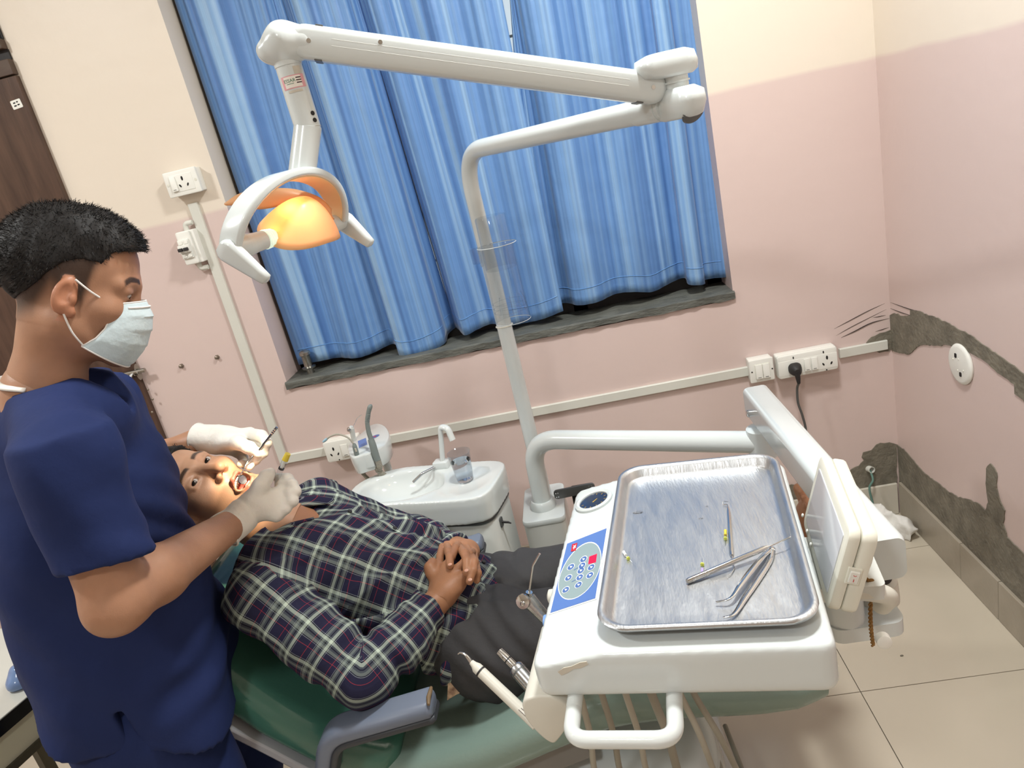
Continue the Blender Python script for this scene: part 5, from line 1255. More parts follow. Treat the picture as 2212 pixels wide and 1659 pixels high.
obj('swivel_foot', tube(spline([ft+vy_*.01, ft-vy_*.012, V3(-.665, -1.53, .86), V3(-.66, -1.50, .82)], 16), [.018, .016, .014, .016], 18), 'ivory', xv)
obj('swivel_knob', lathe([(.010, 0), (.010, .012), (.006, .014)], V3(-.70, -1.60, .845), unit(V3(-.1, -1, .1)), 18), 'white_plastic', xv)
# jute string tied round the swivel
js = empty('jute_string', pY(1880, 1260, -1.52), 'brown jute string tied to the film viewer, one end hanging', 'string')
j0 = pY(1882, 1258, -1.53)
def rope(P, r, n=60):
    Q = spline(P, n); T = np.gradient(Q, axis=0); parts = []
    for ph in (0, math.pi):
        R_ = [Q[i]+r*.55*(math.cos(i*.9+ph)*unit(np.cross(T[i], V3(.3,.9,.1)))+math.sin(i*.9+ph)*unit(np.cross(T[i], unit(np.cross(T[i], V3(.3,.9,.1)))))) for i in range(n)]
        parts.append(tube(R_, r*.6, 6))
    return parts
for nm, pts in (('hanging_end', [j0, pY(1881, 1290, -1.53), pY(1880, 1330, -1.53), pY(1882, 1365, -1.53), pY(1886, 1395, -1.53)]), ('loop', [j0, pY(1890, 1268, -1.53), pY(1893, 1285, -1.53), pY(1885, 1292, -1.53), pY(1879, 1275, -1.535), j0]), ('wrap', [pY(1850, 1245, -1.525), pY(1865, 1247, -1.53), j0, pY(1890, 1250, -1.52), pY(1886, 1240, -1.50)])):
    parts = rope(pts, .0030); st = obj(nm, parts[0], 'jute', js); obj('strand', parts[1], 'jute', st)
obj('knot', ellipsoid(j0, (.006, .005, .006), n=12, m=8), 'jute', js)
# ------------------------------------------------------------------ dental chair
mat('vinyl_green', (130, 152, 143), 0.22, noise=0.25, nscale=5, rgb2=(114, 136, 128), coat=0.25, bump=0.06, bscale=120)
mat('vinyl_dark_green', (66, 112, 98), 0.24, noise=0.2, nscale=5, rgb2=(54, 96, 84), coat=0.3, bump=0.06, bscale=120)
mat('armrest_grey', (112, 122, 140), 0.42, noise=0.25, nscale=9, rgb2=(92, 102, 120))
mat('armrest_side', (60, 64, 70), 0.5, noise=0.2)
mat('chair_trim', (168, 170, 176), 0.35, noise=0.1)
mat('chair_grey', (128, 126, 122), 0.45, noise=0.2)
mat('worn_brown', (124, 104, 78), 0.5, noise=0.5, nscale=40)
mat('red_paint', (198, 60, 48), 0.6, noise=0.3)
CY = -1.05                                        # chair axis
chair = empty('dental_chair', (-1.35, CY, 0), 'green vinyl dental chair, reclined, with grey armrest', 'dental chair')
def cushion(P, T, W, m, name, parent=chair, r=.5, y=CY):
    """padded strip along the chair: P list of (x, z top), T thickness, W half widths"""
    P = np.array(P); S = spline(np.concatenate([P, np.zeros((len(P), 1))], 1), 46)[:, :2]
    w = np.interp(np.linspace(0, 1, 46), np.linspace(0, 1, len(W)), W); t = np.interp(np.linspace(0, 1, 46), np.linspace(0, 1, len(T)), T); D = np.gradient(S, axis=0); rings = []
    for i in range(46):
        d = unit(D[i]); n = np.array([-d[1], d[0]]); n = n if n[1] > 0 else -n
        e = min(i, 45-i)/3.0; k = math.sqrt(max(0, 1-(1-min(e, 1))**2))*.35+.65 if e < 1 else 1
        ww, th = w[i]*(0.93+.07*min(e, 1)), t[i]*k
        sec = rrect(2*ww, th, th*.42, 6)
        sec[:, 1] += 0.0
        rings.append(np.stack([S[i, 0]+n[0]*(sec[:, 1]-t[i]/2), y+sec[:, 0], S[i, 1]+n[1]*(sec[:, 1]-t[i]/2)], 1))
    return obj(name, loft(rings), m, parent, angle=60)
seat = [(-1.66, .475), (-1.55, .462), (-1.42, .478), (-1.24, .528), (-1.12, .545), (-.98, .530), (-.82, .500), (-.68, .478)]
cushion(seat, [.10, .10, .095, .09, .085, .08, .075, .07], [.27, .285, .29, .285, .275, .265, .255, .235], 'vinyl_green', 'seat_cushion')
back = [(-1.56, .480), (-1.65, .540), (-1.76, .650), (-1.87, .760), (-1.97, .845)]
cushion(back, [.09, .10, .10, .095, .08], [.275, .29, .29, .27, .22], 'vinyl_dark_green', 'back_cushion')
cushion([(-1.965, .890), (-2.00, .925), (-2.045, .970), (-2.075, 1.00)], [.05, .06, .06, .05], [.07, .085, .085, .07], 'vinyl_dark_green', 'headrest', y=-1.04)
def under(P, t0, t1, w, m, name):
    P = np.array(P); S = spline(np.concatenate([P, np.zeros((len(P), 1))], 1), 30)[:, :2]; D = np.gradient(S, axis=0); rings = []
    for i in range(30):
        d = unit(D[i]); n = np.array([-d[1], d[0]]); n = n if n[1] > 0 else -n
        sec = np.array([(-w, -t0), (w, -t0), (w, -t1), (-w, -t1)]); rings.append(np.stack([S[i, 0]+n[0]*sec[:, 1], CY+sec[:, 0], S[i, 1]+n[1]*sec[:, 1]], 1))
    return obj(name, loft(rings), m, chair, smooth=True, angle=30, bevel=.004)
under(back[:4], .098, .118, .292, 'chair_trim', 'back_shell')
under([(-1.66, .47), (-1.5, .465), (-1.36, .49), (-1.22, .53)], .098, .16, .24, 'chair_grey', 'seat_frame')
# red paint mark on the seat frame
mk = pY(1136, 1620, CY-.2425)
for pts in ([(-12,-14),(0,-17),(8,-12),(4,-4),(-6,-3),(6,0),(10,8),(0,13),(-12,12)], [(16,-14),(22,-10)], [(15,4),(22,8)]):
    obj('paint_mark', tube([pY(1136+x, 1620+y, CY-.2425) for x, y in pts], .0022, 6), 'red_paint', chair)
obj('base_column', loft([ring3(rrect(w, d, .06), V3(-1.32, CY, z), np.eye(3)) for w, d, z in ((.42, .34, .10), (.38, .30, .16), (.30, .26, .30), (.30, .26, .42))]), 'enamel_grey', chair)
obj('base_plate', prism(rrect(.75, .46, .08), (-1.25, CY, 0), np.eye(3), 0.0, .10, .02), 'enamel_grey', chair)
obj('base_cover', loft([ring3(ellipse(a, b, 40, 2.6), V3(-1.10, CY-.10, z), np.eye(3)) for a, b, z in ((.20, .20, .02), (.20, .20, .18), (.185, .185, .26), (.14, .14, .31), (.06, .06, .33))]), 'enamel', chair, angle=60)
# near armrest: padded bar bending down to the back hinge
ay = -1.385
tipp = pY(928, 1517, ay); mid = pY(705, 1592, ay); low = pY(690, 1655, ay)
AP = fillet([tipp, V3(mid[0]+.01, ay, mid[2]+.012), V3(mid[0]-.05, ay, mid[2]-.13)], .07, 12)
def pad(P, w, t, name, m, par, dz=0, cap=True):
    T = np.gradient(P, axis=0); rings = []
    for i in range(len(P)):
        d = unit(T[i]); ey = V3(0, 1, 0); n = unit(np.cross(ey, d)); n = n if n[2] > 0 or abs(n[2]) < .3 and n[0] < 0 else -n
        k = 1.0 if 0 < i < len(P)-1 else .8
        rings.append(P[i]+n*dz+ring3(rrect(w*k, t*k, t*.42, 5), (0,0,0), np.stack([ey, n, d], 1)))
    return obj(name, loft(rings), m, par, angle=50)
P2 = np.concatenate([[tipp+(tipp-AP[1])/np.linalg.norm(tipp-AP[1])*.006], AP])
ar = pad(P2, .062, .034, 'armrest', 'armrest_grey', chair)
pad(P2, .058, .014, 'armrest_base', 'armrest_side', ar, dz=-.021)
wp = [pY(x, y, ay) for x, y in ((926, 1502), (930, 1515), (934, 1526), (931, 1540))]
obj('worn_edge', tube(np.array([tipp+V3(.006, -.024, .016), tipp+V3(.004, -.008, .0185), tipp+V3(.005, .010, .018), tipp+V3(.004, .020, .016)]), [.003, .0045, .004, .003], 10), 'worn_brown', ar)
ay2 = CY-(ay-CY); AP2 = P2.copy(); AP2[:, 1] = ay2; AP2[:, 2] -= .07; AP2[:, 0] += .02
ar2 = pad(AP2, .062, .034, 'armrest', 'armrest_grey', chair); pad(AP2, .058, .014, 'armrest_base', 'armrest_side', ar2, dz=-.021)
# ------------------------------------------------------------------ people: shared helpers
def skin_mat(name, rgb, rgb2, rough=.45):
    m = bpy.data.materials.new(name); m.use_nodes = True; nt = m.node_tree; L = nt.links; b = nt.nodes['Principled BSDF']; MATS[name] = m
    at = nt.nodes.new('ShaderNodeVertexColor'); at.layer_name = 'Col'
    tc = nt.nodes.new('ShaderNodeTexCoord'); n = nt.nodes.new('ShaderNodeTexNoise'); n.inputs['Scale'].default_value = 38; n.inputs['Detail'].default_value = 6; L.new(tc.outputs['Object'], n.inputs['Vector'])
    mr = nt.nodes.new('ShaderNodeMapRange'); mr.inputs['To Min'].default_value = .86; mr.inputs['To Max'].default_value = 1.12; L.new(n.outputs['Fac'], mr.inputs['Value'])
    mx = nt.nodes.new('ShaderNodeMix'); mx.data_type = 'RGBA'; mx.blend_type = 'MULTIPLY'; mx.inputs['Factor'].default_value = 1; L.new(at.outputs['Color'], mx.inputs['A']); L.new(mr.outputs['Result'], mx.inputs['B'])
    L.new(mx.outputs['Result'], b.inputs['Base Color']); b.inputs['Roughness'].default_value = rough; b.inputs['Specular IOR Level'].default_value = .4
    b.inputs['Subsurface Weight'].default_value = .12; b.inputs['Subsurface Radius'].default_value = (.010, .004, .002); b.inputs['Subsurface Scale'].default_value = .6
    n2 = nt.nodes.new('ShaderNodeTexNoise'); n2.inputs['Scale'].default_value = 420; n2.inputs['Detail'].default_value = 3; L.new(tc.outputs['Object'], n2.inputs['Vector'])
    bp = nt.nodes.new('ShaderNodeBump'); bp.inputs['Strength'].default_value = .12; bp.inputs['Distance'].default_value = .002; L.new(n2.outputs['Fac'], bp.inputs['Height']); L.new(bp.outputs['Normal'], b.inputs['Normal'])
    return m
skin_mat('skin', None, None)
mat('hair_black', (22, 20, 20), .62, noise=.4, nscale=60, rgb2=(40, 37, 35), spec=.35)
mat('latex', (222, 219, 211), .5, noise=.25, nscale=18, rgb2=(206, 202, 194), bump=.25, bscale=45, sss=.1)
mat('eye_gloss', (235, 232, 226), .08)
def eye_mat():
    m = bpy.data.materials.new('eyeball'); m.use_nodes = True; nt = m.node_tree; b = nt.nodes['Principled BSDF']; at = nt.nodes.new('ShaderNodeVertexColor'); at.layer_name = 'Col'
    nt.links.new(at.outputs['Color'], b.inputs['Base Color']); b.inputs['Roughness'].default_value = .1; MATS['eyeball'] = m
eye_mat()
mat('teeth', (240, 236, 222), .2, noise=.1); mat('tongue', (206, 120, 110), .35, noise=.2, nscale=40)
mat('nail', (206, 160, 140), .3, noise=.1)
def sstep(x, a, b): t = np.clip((x-a)/(b-a), 0, 1); return t*t*(3-2*t)
def face(s, mouth_open=0.0, lid=0.0, nose=1.0):
    """head sculpt in local axes: x = own right, y = forward, z = up; eyes on z = 0"""
    s.ell((0, -.016, .036), (.076, .100, .090), k=0); s.ell((0, .030, .038), (.064, .058, .066), k=.03)
    s.ell((0, .022, -.045), (.060, .070, .078), k=.035)
    mo = mouth_open
    for q in (-1, 1):
        s.cone((q*.054, -.004, -.060), (q*.020, .070, -.104-mo*.6), .022, .017, k=.03)
        s.ell((q*.043, .056, -.030), (.024, .022, .019), k=.03)
        s.cone((q*.010, .087, .018), (q*.048, .071, .015), .0105, .0095, k=.016)
    s.ell((0, .078, -.110-mo*.7), (.025, .018, .018), k=.022)
    for q in (-1, 1): s.ell((q*.032, .099, -.002), (.020, .016, .0125), k=.014, op='sub')
    ny = (nose-1)*.030; s.cone((0, .087, .008), (0, .110+ny, -.034), .0085, .0105, k=.014); s.ell((0, .115+ny, -.0405), (.0112, .0100, .0092), k=.008)
    for q in (-1, 1): s.ell((q*.0145, .098, -.0455), (.0080, .0115, .0075), k=.006)
    for q in (-1, 1): s.ell((q*.0078, .104, -.0525), (.0046, .0068, .0042), k=.002, op='sub')
    # lips
    zl = -.0735; zo = zl-.012-mo
    s.chain([(-.024, .086, zl-.004-mo*.45), (-.009, .0975, zl+.001), (0, .0985, zl-.0005), (.009, .0975, zl+.001), (.024, .086, zl-.004-mo*.45)], [.0036, .0058, .0052, .0058, .0036], k=.006)
    s.chain([(-.024, .086, zl-.006-mo*.5), (-.010, .094-mo*.12, zo), (.010, .094-mo*.12, zo), (.024, .086, zl-.006-mo*.5)], [.0036, .0062, .0062, .0036], k=.006)
    if mo > 0: s.ell((0, .088, zl-.006-mo*.5), (.0225, .034, .005+mo*.5), k=.004, op='sub')
    # eyelids round the eyeballs
    for q in (-1, 1):
        s.ell((q*.032, .0755, .0015), (.0180, .0150, .0115), k=.007); s.cone((q*.019, .0845, .0075), (q*.045, .0815, .0060), .0042, .0036, k=.006); s.cone((q*.020, .0835, -.0085), (q*.044, .0805, -.0075), .0034, .0030, k=.006)
        s.ell((q*.0325, .090, -.0012-lid*.002), (.0142, .012, .0043*(1-lid)+.0006), k=.0016, op='sub')
    # ears
    for q in (-1, 1):
        Re = np.array([[math.cos(q*.35), -math.sin(q*.35), 0], [math.sin(q*.35), math.cos(q*.35), 0], [0, 0, 1]]); c, n = math.cos(-.22), math.sin(-.22); Rx = np.array([[1, 0, 0], [0, c, -n], [0, n, c]]); Re = Re@Rx
        s.ell((q*.079, -.002, -.013), (.0085, .018, .031), Re, k=.008); s.ell((q*.0895, .002, -.008), (.0095, .0120, .0205), Re, k=.003, op='sub')
        s.ell((q*.078, .010, -.018), (.006, .005, .008), k=.005); s.ell((q*.077, .008, -.038), (.006, .008, .009), k=.006); s.ell((q*.086, .004, -.020), (.004, .004, .005), k=.003, op='sub')
def head_colors(V, base, lip, brow, stub=(.3, .27, .25), stub_amt=.3, mouth_open=0.0, fade=None, cavity=(.32, .08, .06)):
    x, y, z = V[:, 0], V[:, 1], V[:, 2]; ax = np.abs(x); C = np.tile(np.array(base), (len(V), 1))
    def mixc(col, w): C[:] = C*(1-w[:, None])+np.array(col)*w[:, None]
    mo = mouth_open; zl = -.0735
    mixc(np.array(base)*np.array([1.08, .86, .80]), .35*np.exp(-((z+.045)**2/.0006+(ax-.0)**2/.0005))*(y > .09))
    w = stub_amt*sstep(y, .02, .07)*(sstep(-z, .052, .062)*sstep(ax, .0, .001)); w *= np.clip(1-np.exp(-((z-zl+.008+mo*.5)**2)/.00008-(ax/.02)**4)*1.0, 0, 1); mixc(stub, w)
    d1 = np.hypot(ax/.024, (z-(zl-.001))/.0068); d2 = np.hypot(ax/.024, (z-(zl-.013-mo))/.0078)
    mixc(lip, .75*sstep(-np.minimum(d1, d2), -1.15, -.75)*(y > .078))
    if mo > 0: mixc(cavity, sstep(-np.hypot(ax/.0225, (z-(zl-.006-mo*.5))/(.005+mo*.5)), -1.02, -.9)*(y < .090+.0))
    bz = .0225+.004*np.sin(np.clip((ax-.012)/.042, 0, 1)*math.pi)-.004*np.clip((ax-.04)/.014, 0, 1)
    mixc(brow, .92*sstep(-np.abs(z-bz), -.0062, -.0030)*sstep(ax, .011, .015)*sstep(-ax, -.056, -.050)*(y > .045))
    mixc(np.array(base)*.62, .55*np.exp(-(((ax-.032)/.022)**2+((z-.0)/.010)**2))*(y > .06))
    if fade is not None: mixc(fade[0], fade[1](x, y, z))
    return C
def eyeball(c, gaze, R, t, parent, r=.0122):
    V, F = ellipsoid((0, 0, 0), (r, r, r), n=28, m=22); g = unit(gaze); cs = (V/r)@g; col = np.tile(np.array([.50, .46, .43]), (len(V), 1))
    col[cs > .82] = (.030, .016, .010); col[cs > .955] = (.003, .003, .003)
    return obj('eye', ((V+np.array(c))@R.T+t, F), 'eyeball', parent, angle=175, col=col)
def strands(V, N, pick, dirf, L, w, seed, curl=.3):
    """short hair blades rooted at V[pick]"""
    g = np.random.default_rng(seed); VV, FF = [], []
    for i in pick:
        p = V[i]+g.normal(size=3)*.0012; n = N[i]; d = unit(dirf(p, n)+g.normal(size=3)*curl); l = L*g.uniform(.6, 1.2); side = unit(np.cross(d, g.normal(size=3)))*w
        b = unit(d*.7+g.normal(size=3)*.3); k = len(VV)
        VV += [p-side-n*.001, p+side-n*.001, p+d*l*.55+side*.7, p+d*l*.55-side*.7, p+d*l*.55+b*l*.45]; FF += [(k, k+1, k+2, k+3), (k+3, k+2, k+4)]
    return np.array(VV), FF
def normals(V, F):
    F = np.asarray(F); n = np.cross(V[F[:, 2]]-V[F[:, 0]], V[F[:, 3]]-V[F[:, 1]]); N = np.zeros_like(V)
    for k in range(4): np.add.at(N, F[:, k], n)
    return N/np.maximum(np.linalg.norm(N, axis=1), 1e-12)[:, None]
def join(*parts):
    """parts: (V, F, col)"""
    V, F = merge(*[(p[0], p[1]) for p in parts]); return V, F, np.concatenate([p[2] for p in parts])
def flatcol(V, c, var=0): return np.tile(np.array(c), (len(V), 1))
# ------------------------------------------------------------------ patient lying in the chair
PR = np.array([[-.141, .515, -.846], [-.924, -.376, -.075], [-.357, .770, .528]]); PR = np.stack([unit(PR[:, 0]), unit(PR[:, 1]-PR[:, 0]*(PR[:, 0]@PR[:, 1])), np.zeros(3)], 1); PR[:, 2] = np.cross(PR[:, 0], PR[:, 1])
PT = V3(-1.923, -1.07, 1.031)
def ph(x, y, z): return PR@V3(x, y, z)+PT
SKIN_P = lin((190, 148, 120)); SKIN_H = lin((160, 114, 84))
pat = empty('person', (-1.40, -1.05, .47), 'patient in a plaid shirt lying back with open mouth and clasped hands', 'person')
MO = .020
def patient_head():
    s = Sculpt((-.105, -.135, -.215), (.105, .135, .145), .0024); face(s, MO, lid=.15)
    s.cone((0, -.028, -.070), (0, -.040, -.155), .053, .056, k=.03); s.cone((0, -.040, -.155), (0, -.048, -.205), .056, .068, k=.03)
    s.ell((0, .022, -.125), (.012, .012, .012), k=.02)
    return s.mesh(1)
Vh, Fh = patient_head(); Ch = head_colors(Vh, SKIN_P, lin((190, 98, 84)), lin((44, 34, 30)), stub=lin((92, 72, 60)), stub_amt=.45, mouth_open=MO)
# torso core, shoulders and forearms under the shirt
axv = unit(V3(-.82, 0, .57)); nv = unit(V3(.57, 0, .82)); PEL = V3(-1.40, -1.05, .595)
def T(s, lat=0, dep=0): return PEL+axv*s+V3(0, lat, 0)+nv*dep
SHR, SHL = T(.455, -.185), T(.455, .185)
ELR, ELL = V3(-1.575, -1.335, .700), V3(-1.61, -.755, .66)
WRR, WRL = pZ(957, 1287, .740), pZ(1012, 1192, .728)
nb = ph(0, -.046, -.195)
def patient_core():
    s = Sculpt((-2.0, -1.47, .42), (-.52, -.62, 1.02), .0055)
    s.cone(nb, T(.46), .062, .085, k=.03); s.cone(SHR+axv*-.01, SHL+axv*-.01, .055, .055, k=.04); s.cone(T(.40), T(.06), .085, .080, k=.04, sq=((0, 1, 0), 1.45))
    for S, E, W in ((SHR, ELR, WRR), (SHL, ELL, WRL)):
        s.cone(S, E, .050, .042, k=.02); s.cone(E, E+(W-E)*.35, .042, .043, k=.015); s.cone(E+(W-E)*.35, W, .043, .027, k=.01)
    for q, kx in ((-1, 0), (1, 0)):
        hip, kn, an = V3(-1.38, -1.05+q*.09, .575), V3(-.99, -1.05+q*.10, .605), V3(-.655, -1.05+q*.11, .545)
        s.cone(hip, kn, .085, .058, k=.03); s.cone(kn, an, .056, .038, k=.02)
        # bare foot: heel, sole, toes pointing up
        heel = an+V3(.035, 0, -.025); ball = an+V3(.065, 0, .105); s.cone(an, heel, .036, .030, k=.02); s.cone(heel, ball, .027, .032, k=.02); s.cone(an+V3(.01, 0, .01), ball, .030, .028, k=.02)
        for j in range(5):
            y = (j-2)*.0165*(-q); b = ball+V3(-.004, y, .012-abs(j-1.2)*.004); L = .040-.004*j; s.cone(b, b+V3(-.012, y*.05, L), .0135-(j > 0)*.0045, .0125-(j > 0)*.005, k=.004)
    return s.mesh(1)
Vc, Fc = patient_core()
# clasped hands
def hand_right_patient():
    s = Sculpt((-1.60, -1.20, .62), (-1.26, -.86, .86), .0024)
    def h(px, py, z): return pZ(px, py, z+.012)
    w = WRR; s.cone(ELR+(w-ELR)*.75, w, .031, .027, k=.01); kn = [h(949, 1225, .757), h(965, 1224, .764), h(982, 1233, .762), h(998, 1247, .754)]
    c = (kn[0]+kn[3])/2
    for k_, r in zip(kn, (.0125, .013, .0125, .0115)): s.cone(w+(c-w)*.12, k_, .020, r, k=.016)
    s.ell(w*.40+c*.60-V3(0, 0, .006), (.042, .046, .021), k=.014)
    s.chain([kn[0], h(951, 1200, .765), h(955, 1180, .758)], [.0098, .0088, .0078], k=.003)
    s.chain([kn[1], h(975, 1203, .780), h(984, 1184, .778), h(990, 1178, .764), h(992, 1188, .745)], [.0100, .0095, .0090, .0085, .0078], k=.003)
    s.chain([kn[2], h(1004, 1214, .776), h(1014, 1196, .774), h(1020, 1192, .758), h(1020, 1202, .742)], [.0098, .0092, .0088, .0082, .0075], k=.003)
    s.chain([kn[3], h(1014, 1232, .764), h(1025, 1220, .758), h(1030, 1222, .742)], [.0090, .0085, .0080, .0070], k=.003)
    s.chain([w*.6+kn[0]*.4, h(934, 1238, .758), h(929, 1226, .768), h(934, 1214, .770)], [.017, .0140, .0120, .0100], k=.008)
    return s.mesh(1)
def hand_left_patient():
    s = Sculpt((-1.60, -1.20, .62), (-1.20, -.80, .86), .0024)
    def h(px, py, z): return pZ(px, py, z+.012)
    w = WRL; s.cone(ELL+(w-ELL)*.75, w, .031, .027, k=.01)
    kn = [h(965, 1180, .742), h(985, 1176, .742), h(1006, 1182, .740), h(1022, 1194, .735)]
    for k_ in kn: s.cone(w+((kn[1]+kn[2])/2-w)*.2, k_, .018, .0125, k=.014)
    s.chain([kn[0], h(969, 1192, .776), h(972, 1204, .782), h(972, 1222, .779)], [.0105, .0095, .0090, .0082], k=.004)
    s.chain([kn[1], h(1004, 1196, .784), h(1008, 1212, .784), h(1007.5, 1236, .774)], [.0108, .0098, .0092, .0082], k=.004)
    s.chain([kn[2], h(1024, 1214, .778), h(1022, 1232, .772), h(1014, 1256, .758)], [.0102, .0094, .0088, .0080], k=.004)
    s.chain([kn[3], h(1032, 1238, .756), h(1030, 1254, .742)], [.0092, .0085, .0074], k=.004)
    return s.mesh(1)
Vr, Fr = hand_right_patient(); Vl, Fl = hand_left_patient()
f_ = wave_noise(31, 60, 5)
parts = [(Vh@PR.T+PT, Fh, Ch), (Vc, Fc, flatcol(Vc, SKIN_H)), (Vr, Fr, flatcol(Vr, SKIN_H)), (Vl, Fl, flatcol(Vl, np.array(SKIN_H)*1.06))]
V, F, C = join(*parts)
body = obj('body', (V, F), 'skin', pat, angle=175, col=C)
for px, py, z, d in ((972, 1219, .7868, (0, -.30, .9)), (1007.5, 1232, .7822, (0, -.40, .9)), (1015.5, 1252, .7662, (.1, -.5, .8)), (954.5, 1183, .7660, (-.1, .0, .95))):
    p = pZ(px, py, z+.012); R_ = frame_z(d, (1, 0, 0)); obj('fingernail', ellipsoid(p, (.0036, .0045, .0009), R_, 14, 8), 'nail', body)
tp_ = V3(-.655+.065-.004-.012, -1.05+.11-.033, .545+.105+.012+.042)
for q in (-1, 1): eyeball((q*.032, .0760, -.001), (-.10 if q else 0, 1, .02), PR, PT, body) if False else eyeball((q*.032, .0760, -.001), (.42, .9, -.05), PR, PT, body)
# teeth and tongue
zl = -.0735
arc = np.array([ph(.0175*math.sin(t), .076+.0135*math.cos(t), zl-.0065) for t in np.linspace(-1.25, 1.25, 9)])
for i in range(8):
    a, b = arc[i], arc[i+1]; c = (a+b)/2; ex = unit(b-a); R_ = np.stack([ex, np.cross(PR[:, 2], ex), PR[:, 2]], 1)
    obj('tooth', ellipsoid(c, (.0031, .0024, .0052), R_, 12, 8), 'teeth', body)
arc2 = np.array([ph(.0155*math.sin(t), .071+.012*math.cos(t), zl-.0165-MO*.62) for t in np.linspace(-1.2, 1.2, 8)])
for i in range(7):
    a, b = arc2[i], arc2[i+1]; ex = unit(b-a); obj('tooth', ellipsoid((a+b)/2, (.0027, .0022, .0042), np.stack([ex, np.cross(PR[:, 2], ex), PR[:, 2]], 1), 12, 8), 'teeth', body)
obj('tongue', ellipsoid(ph(0, .062, zl-.016-MO*.5), (.014, .020, .0065), PR, 18, 10), 'tongue', body)
# hair
def hair_patient():
    s = Sculpt((-.11, -.14, -.09), (.11, .12, .16), .0035); s.ell((0, -.018, .040), (.083, .106, .099), k=0); s.ell((0, .028, .060), (.070, .060, .062), k=.03)
    f = wave_noise(41, 120, 7); s.field(lambda X, Y, Z: .0022*f(X, Y, Z))
    s.field(lambda X, Y, Z: 40*np.maximum(0, np.interp(Y, [-.12, -.06, -.01, .03, .055, .08, .12], [-.06, -.045, .0, .034, .056, .068, .075])-Z))
    s.ell((0, -.016, .036), (.072, .096, .086), k=0, op='sub'); return s.mesh(1)
Vk, Fk = hair_patient(); Nk = normals(Vk, Fk); g = np.random.default_rng(5)
hp = obj('hair', (Vk@PR.T+PT, Fk), 'hair_black', pat, angle=175)
Vs, Fs = strands(Vk, Nk, g.choice(len(Vk), 2600), lambda p, n: n*.35+V3(0, -.6, .25), .008, .0006, 3)
obj('hair_strands', (Vs@PR.T+PT, Fs), 'hair_black', hp, smooth=False, kind='stuff')

# ---- clothing
def plaid():
    m = bpy.data.materials.new('plaid_cotton'); m.use_nodes = True; nt = m.node_tree; L = nt.links; b = nt.nodes['Principled BSDF']; MATS['plaid_cotton'] = m
    uvn = nt.nodes.new('ShaderNodeUVMap'); sp = nt.nodes.new('ShaderNodeSeparateXYZ'); L.new(uvn.outputs['UV'], sp.inputs[0])
    def sett(axis, period, ph):
        mu = nt.nodes.new('ShaderNodeMath'); mu.operation = 'MULTIPLY_ADD'; mu.inputs[1].default_value = 1/period; mu.inputs[2].default_value = ph; L.new(sp.outputs[axis], mu.inputs[0])
        fr = nt.nodes.new('ShaderNodeMath'); fr.operation = 'FRACT'; L.new(mu.outputs[0], fr.inputs[0])
        r = nt.nodes.new('ShaderNodeValToRGB'); r.color_ramp.interpolation = 'CONSTANT'; E = r.color_ramp.elements
        navy, blk, gry, lgt, red, wht = [lin(c)+(1,) for c in ((34, 34, 58), (16, 16, 24), (84, 92, 94), (184, 198, 184), (176, 56, 62), (150, 158, 164))]
        mid = lin((128, 138, 132))+(1,); stops = [(0, navy), (.17, red), (.187, navy), (.36, wht), (.376, blk), (.405, mid), (.50, gry), (.56, blk), (.60, gry), (.66, lgt), (.765, blk), (.795, wht), (.812, navy)]
        E[0].position, E[0].color = stops[0]; E[1].position, E[1].color = stops[1]
        for p, c in stops[2:]:
            e = E.new(p); e.color = c
        L.new(fr.outputs[0], r.inputs['Fac']); return r
    a, c = sett('X', .060, .1), sett('Y', .058, .35)
    mx = nt.nodes.new('ShaderNodeMix'); mx.data_type = 'RGBA'; mx.inputs['Factor'].default_value = .5; L.new(a.outputs['Color'], mx.inputs['A']); L.new(c.outputs['Color'], mx.inputs['B'])
    n = nt.nodes.new('ShaderNodeTexNoise'); n.inputs['Scale'].default_value = 900; L.new(uvn.outputs['UV'], n.inputs['Vector'])
    mr = nt.nodes.new('ShaderNodeMapRange'); mr.inputs['To Min'].default_value = .8; mr.inputs['To Max'].default_value = 1.15; L.new(n.outputs['Fac'], mr.inputs['Value'])
    m2 = nt.nodes.new('ShaderNodeMix'); m2.data_type = 'RGBA'; m2.blend_type = 'MULTIPLY'; m2.inputs['Factor'].default_value = 1; L.new(mx.outputs['Result'], m2.inputs['A']); L.new(mr.outputs['Result'], m2.inputs['B'])
    L.new(m2.outputs['Result'], b.inputs['Base Color']); b.inputs['Roughness'].default_value = .85; b.inputs['Specular IOR Level'].default_value = .2
    n2 = nt.nodes.new('ShaderNodeTexNoise'); n2.inputs['Scale'].default_value = 22; n2.inputs['Detail'].default_value = 4; L.new(uvn.outputs['UV'], n2.inputs['Vector'])
    bp = nt.nodes.new('ShaderNodeBump'); bp.inputs['Strength'].default_value = .35; bp.inputs['Distance'].default_value = .012; L.new(n2.outputs['Fac'], bp.inputs['Height']); L.new(bp.outputs['Normal'], b.inputs['Normal'])
plaid()
RT = np.stack([V3(0, 1, 0), nv, axv], 1)
shirt = empty('shirt', T(.2), None); shirt.parent = pat; shirt.location = (WLOC[shirt.name]-WLOC[pat.name]).tolist()
def tl(V): Q = (V-PEL); return Q@axv, Q[:, 1], Q@nv
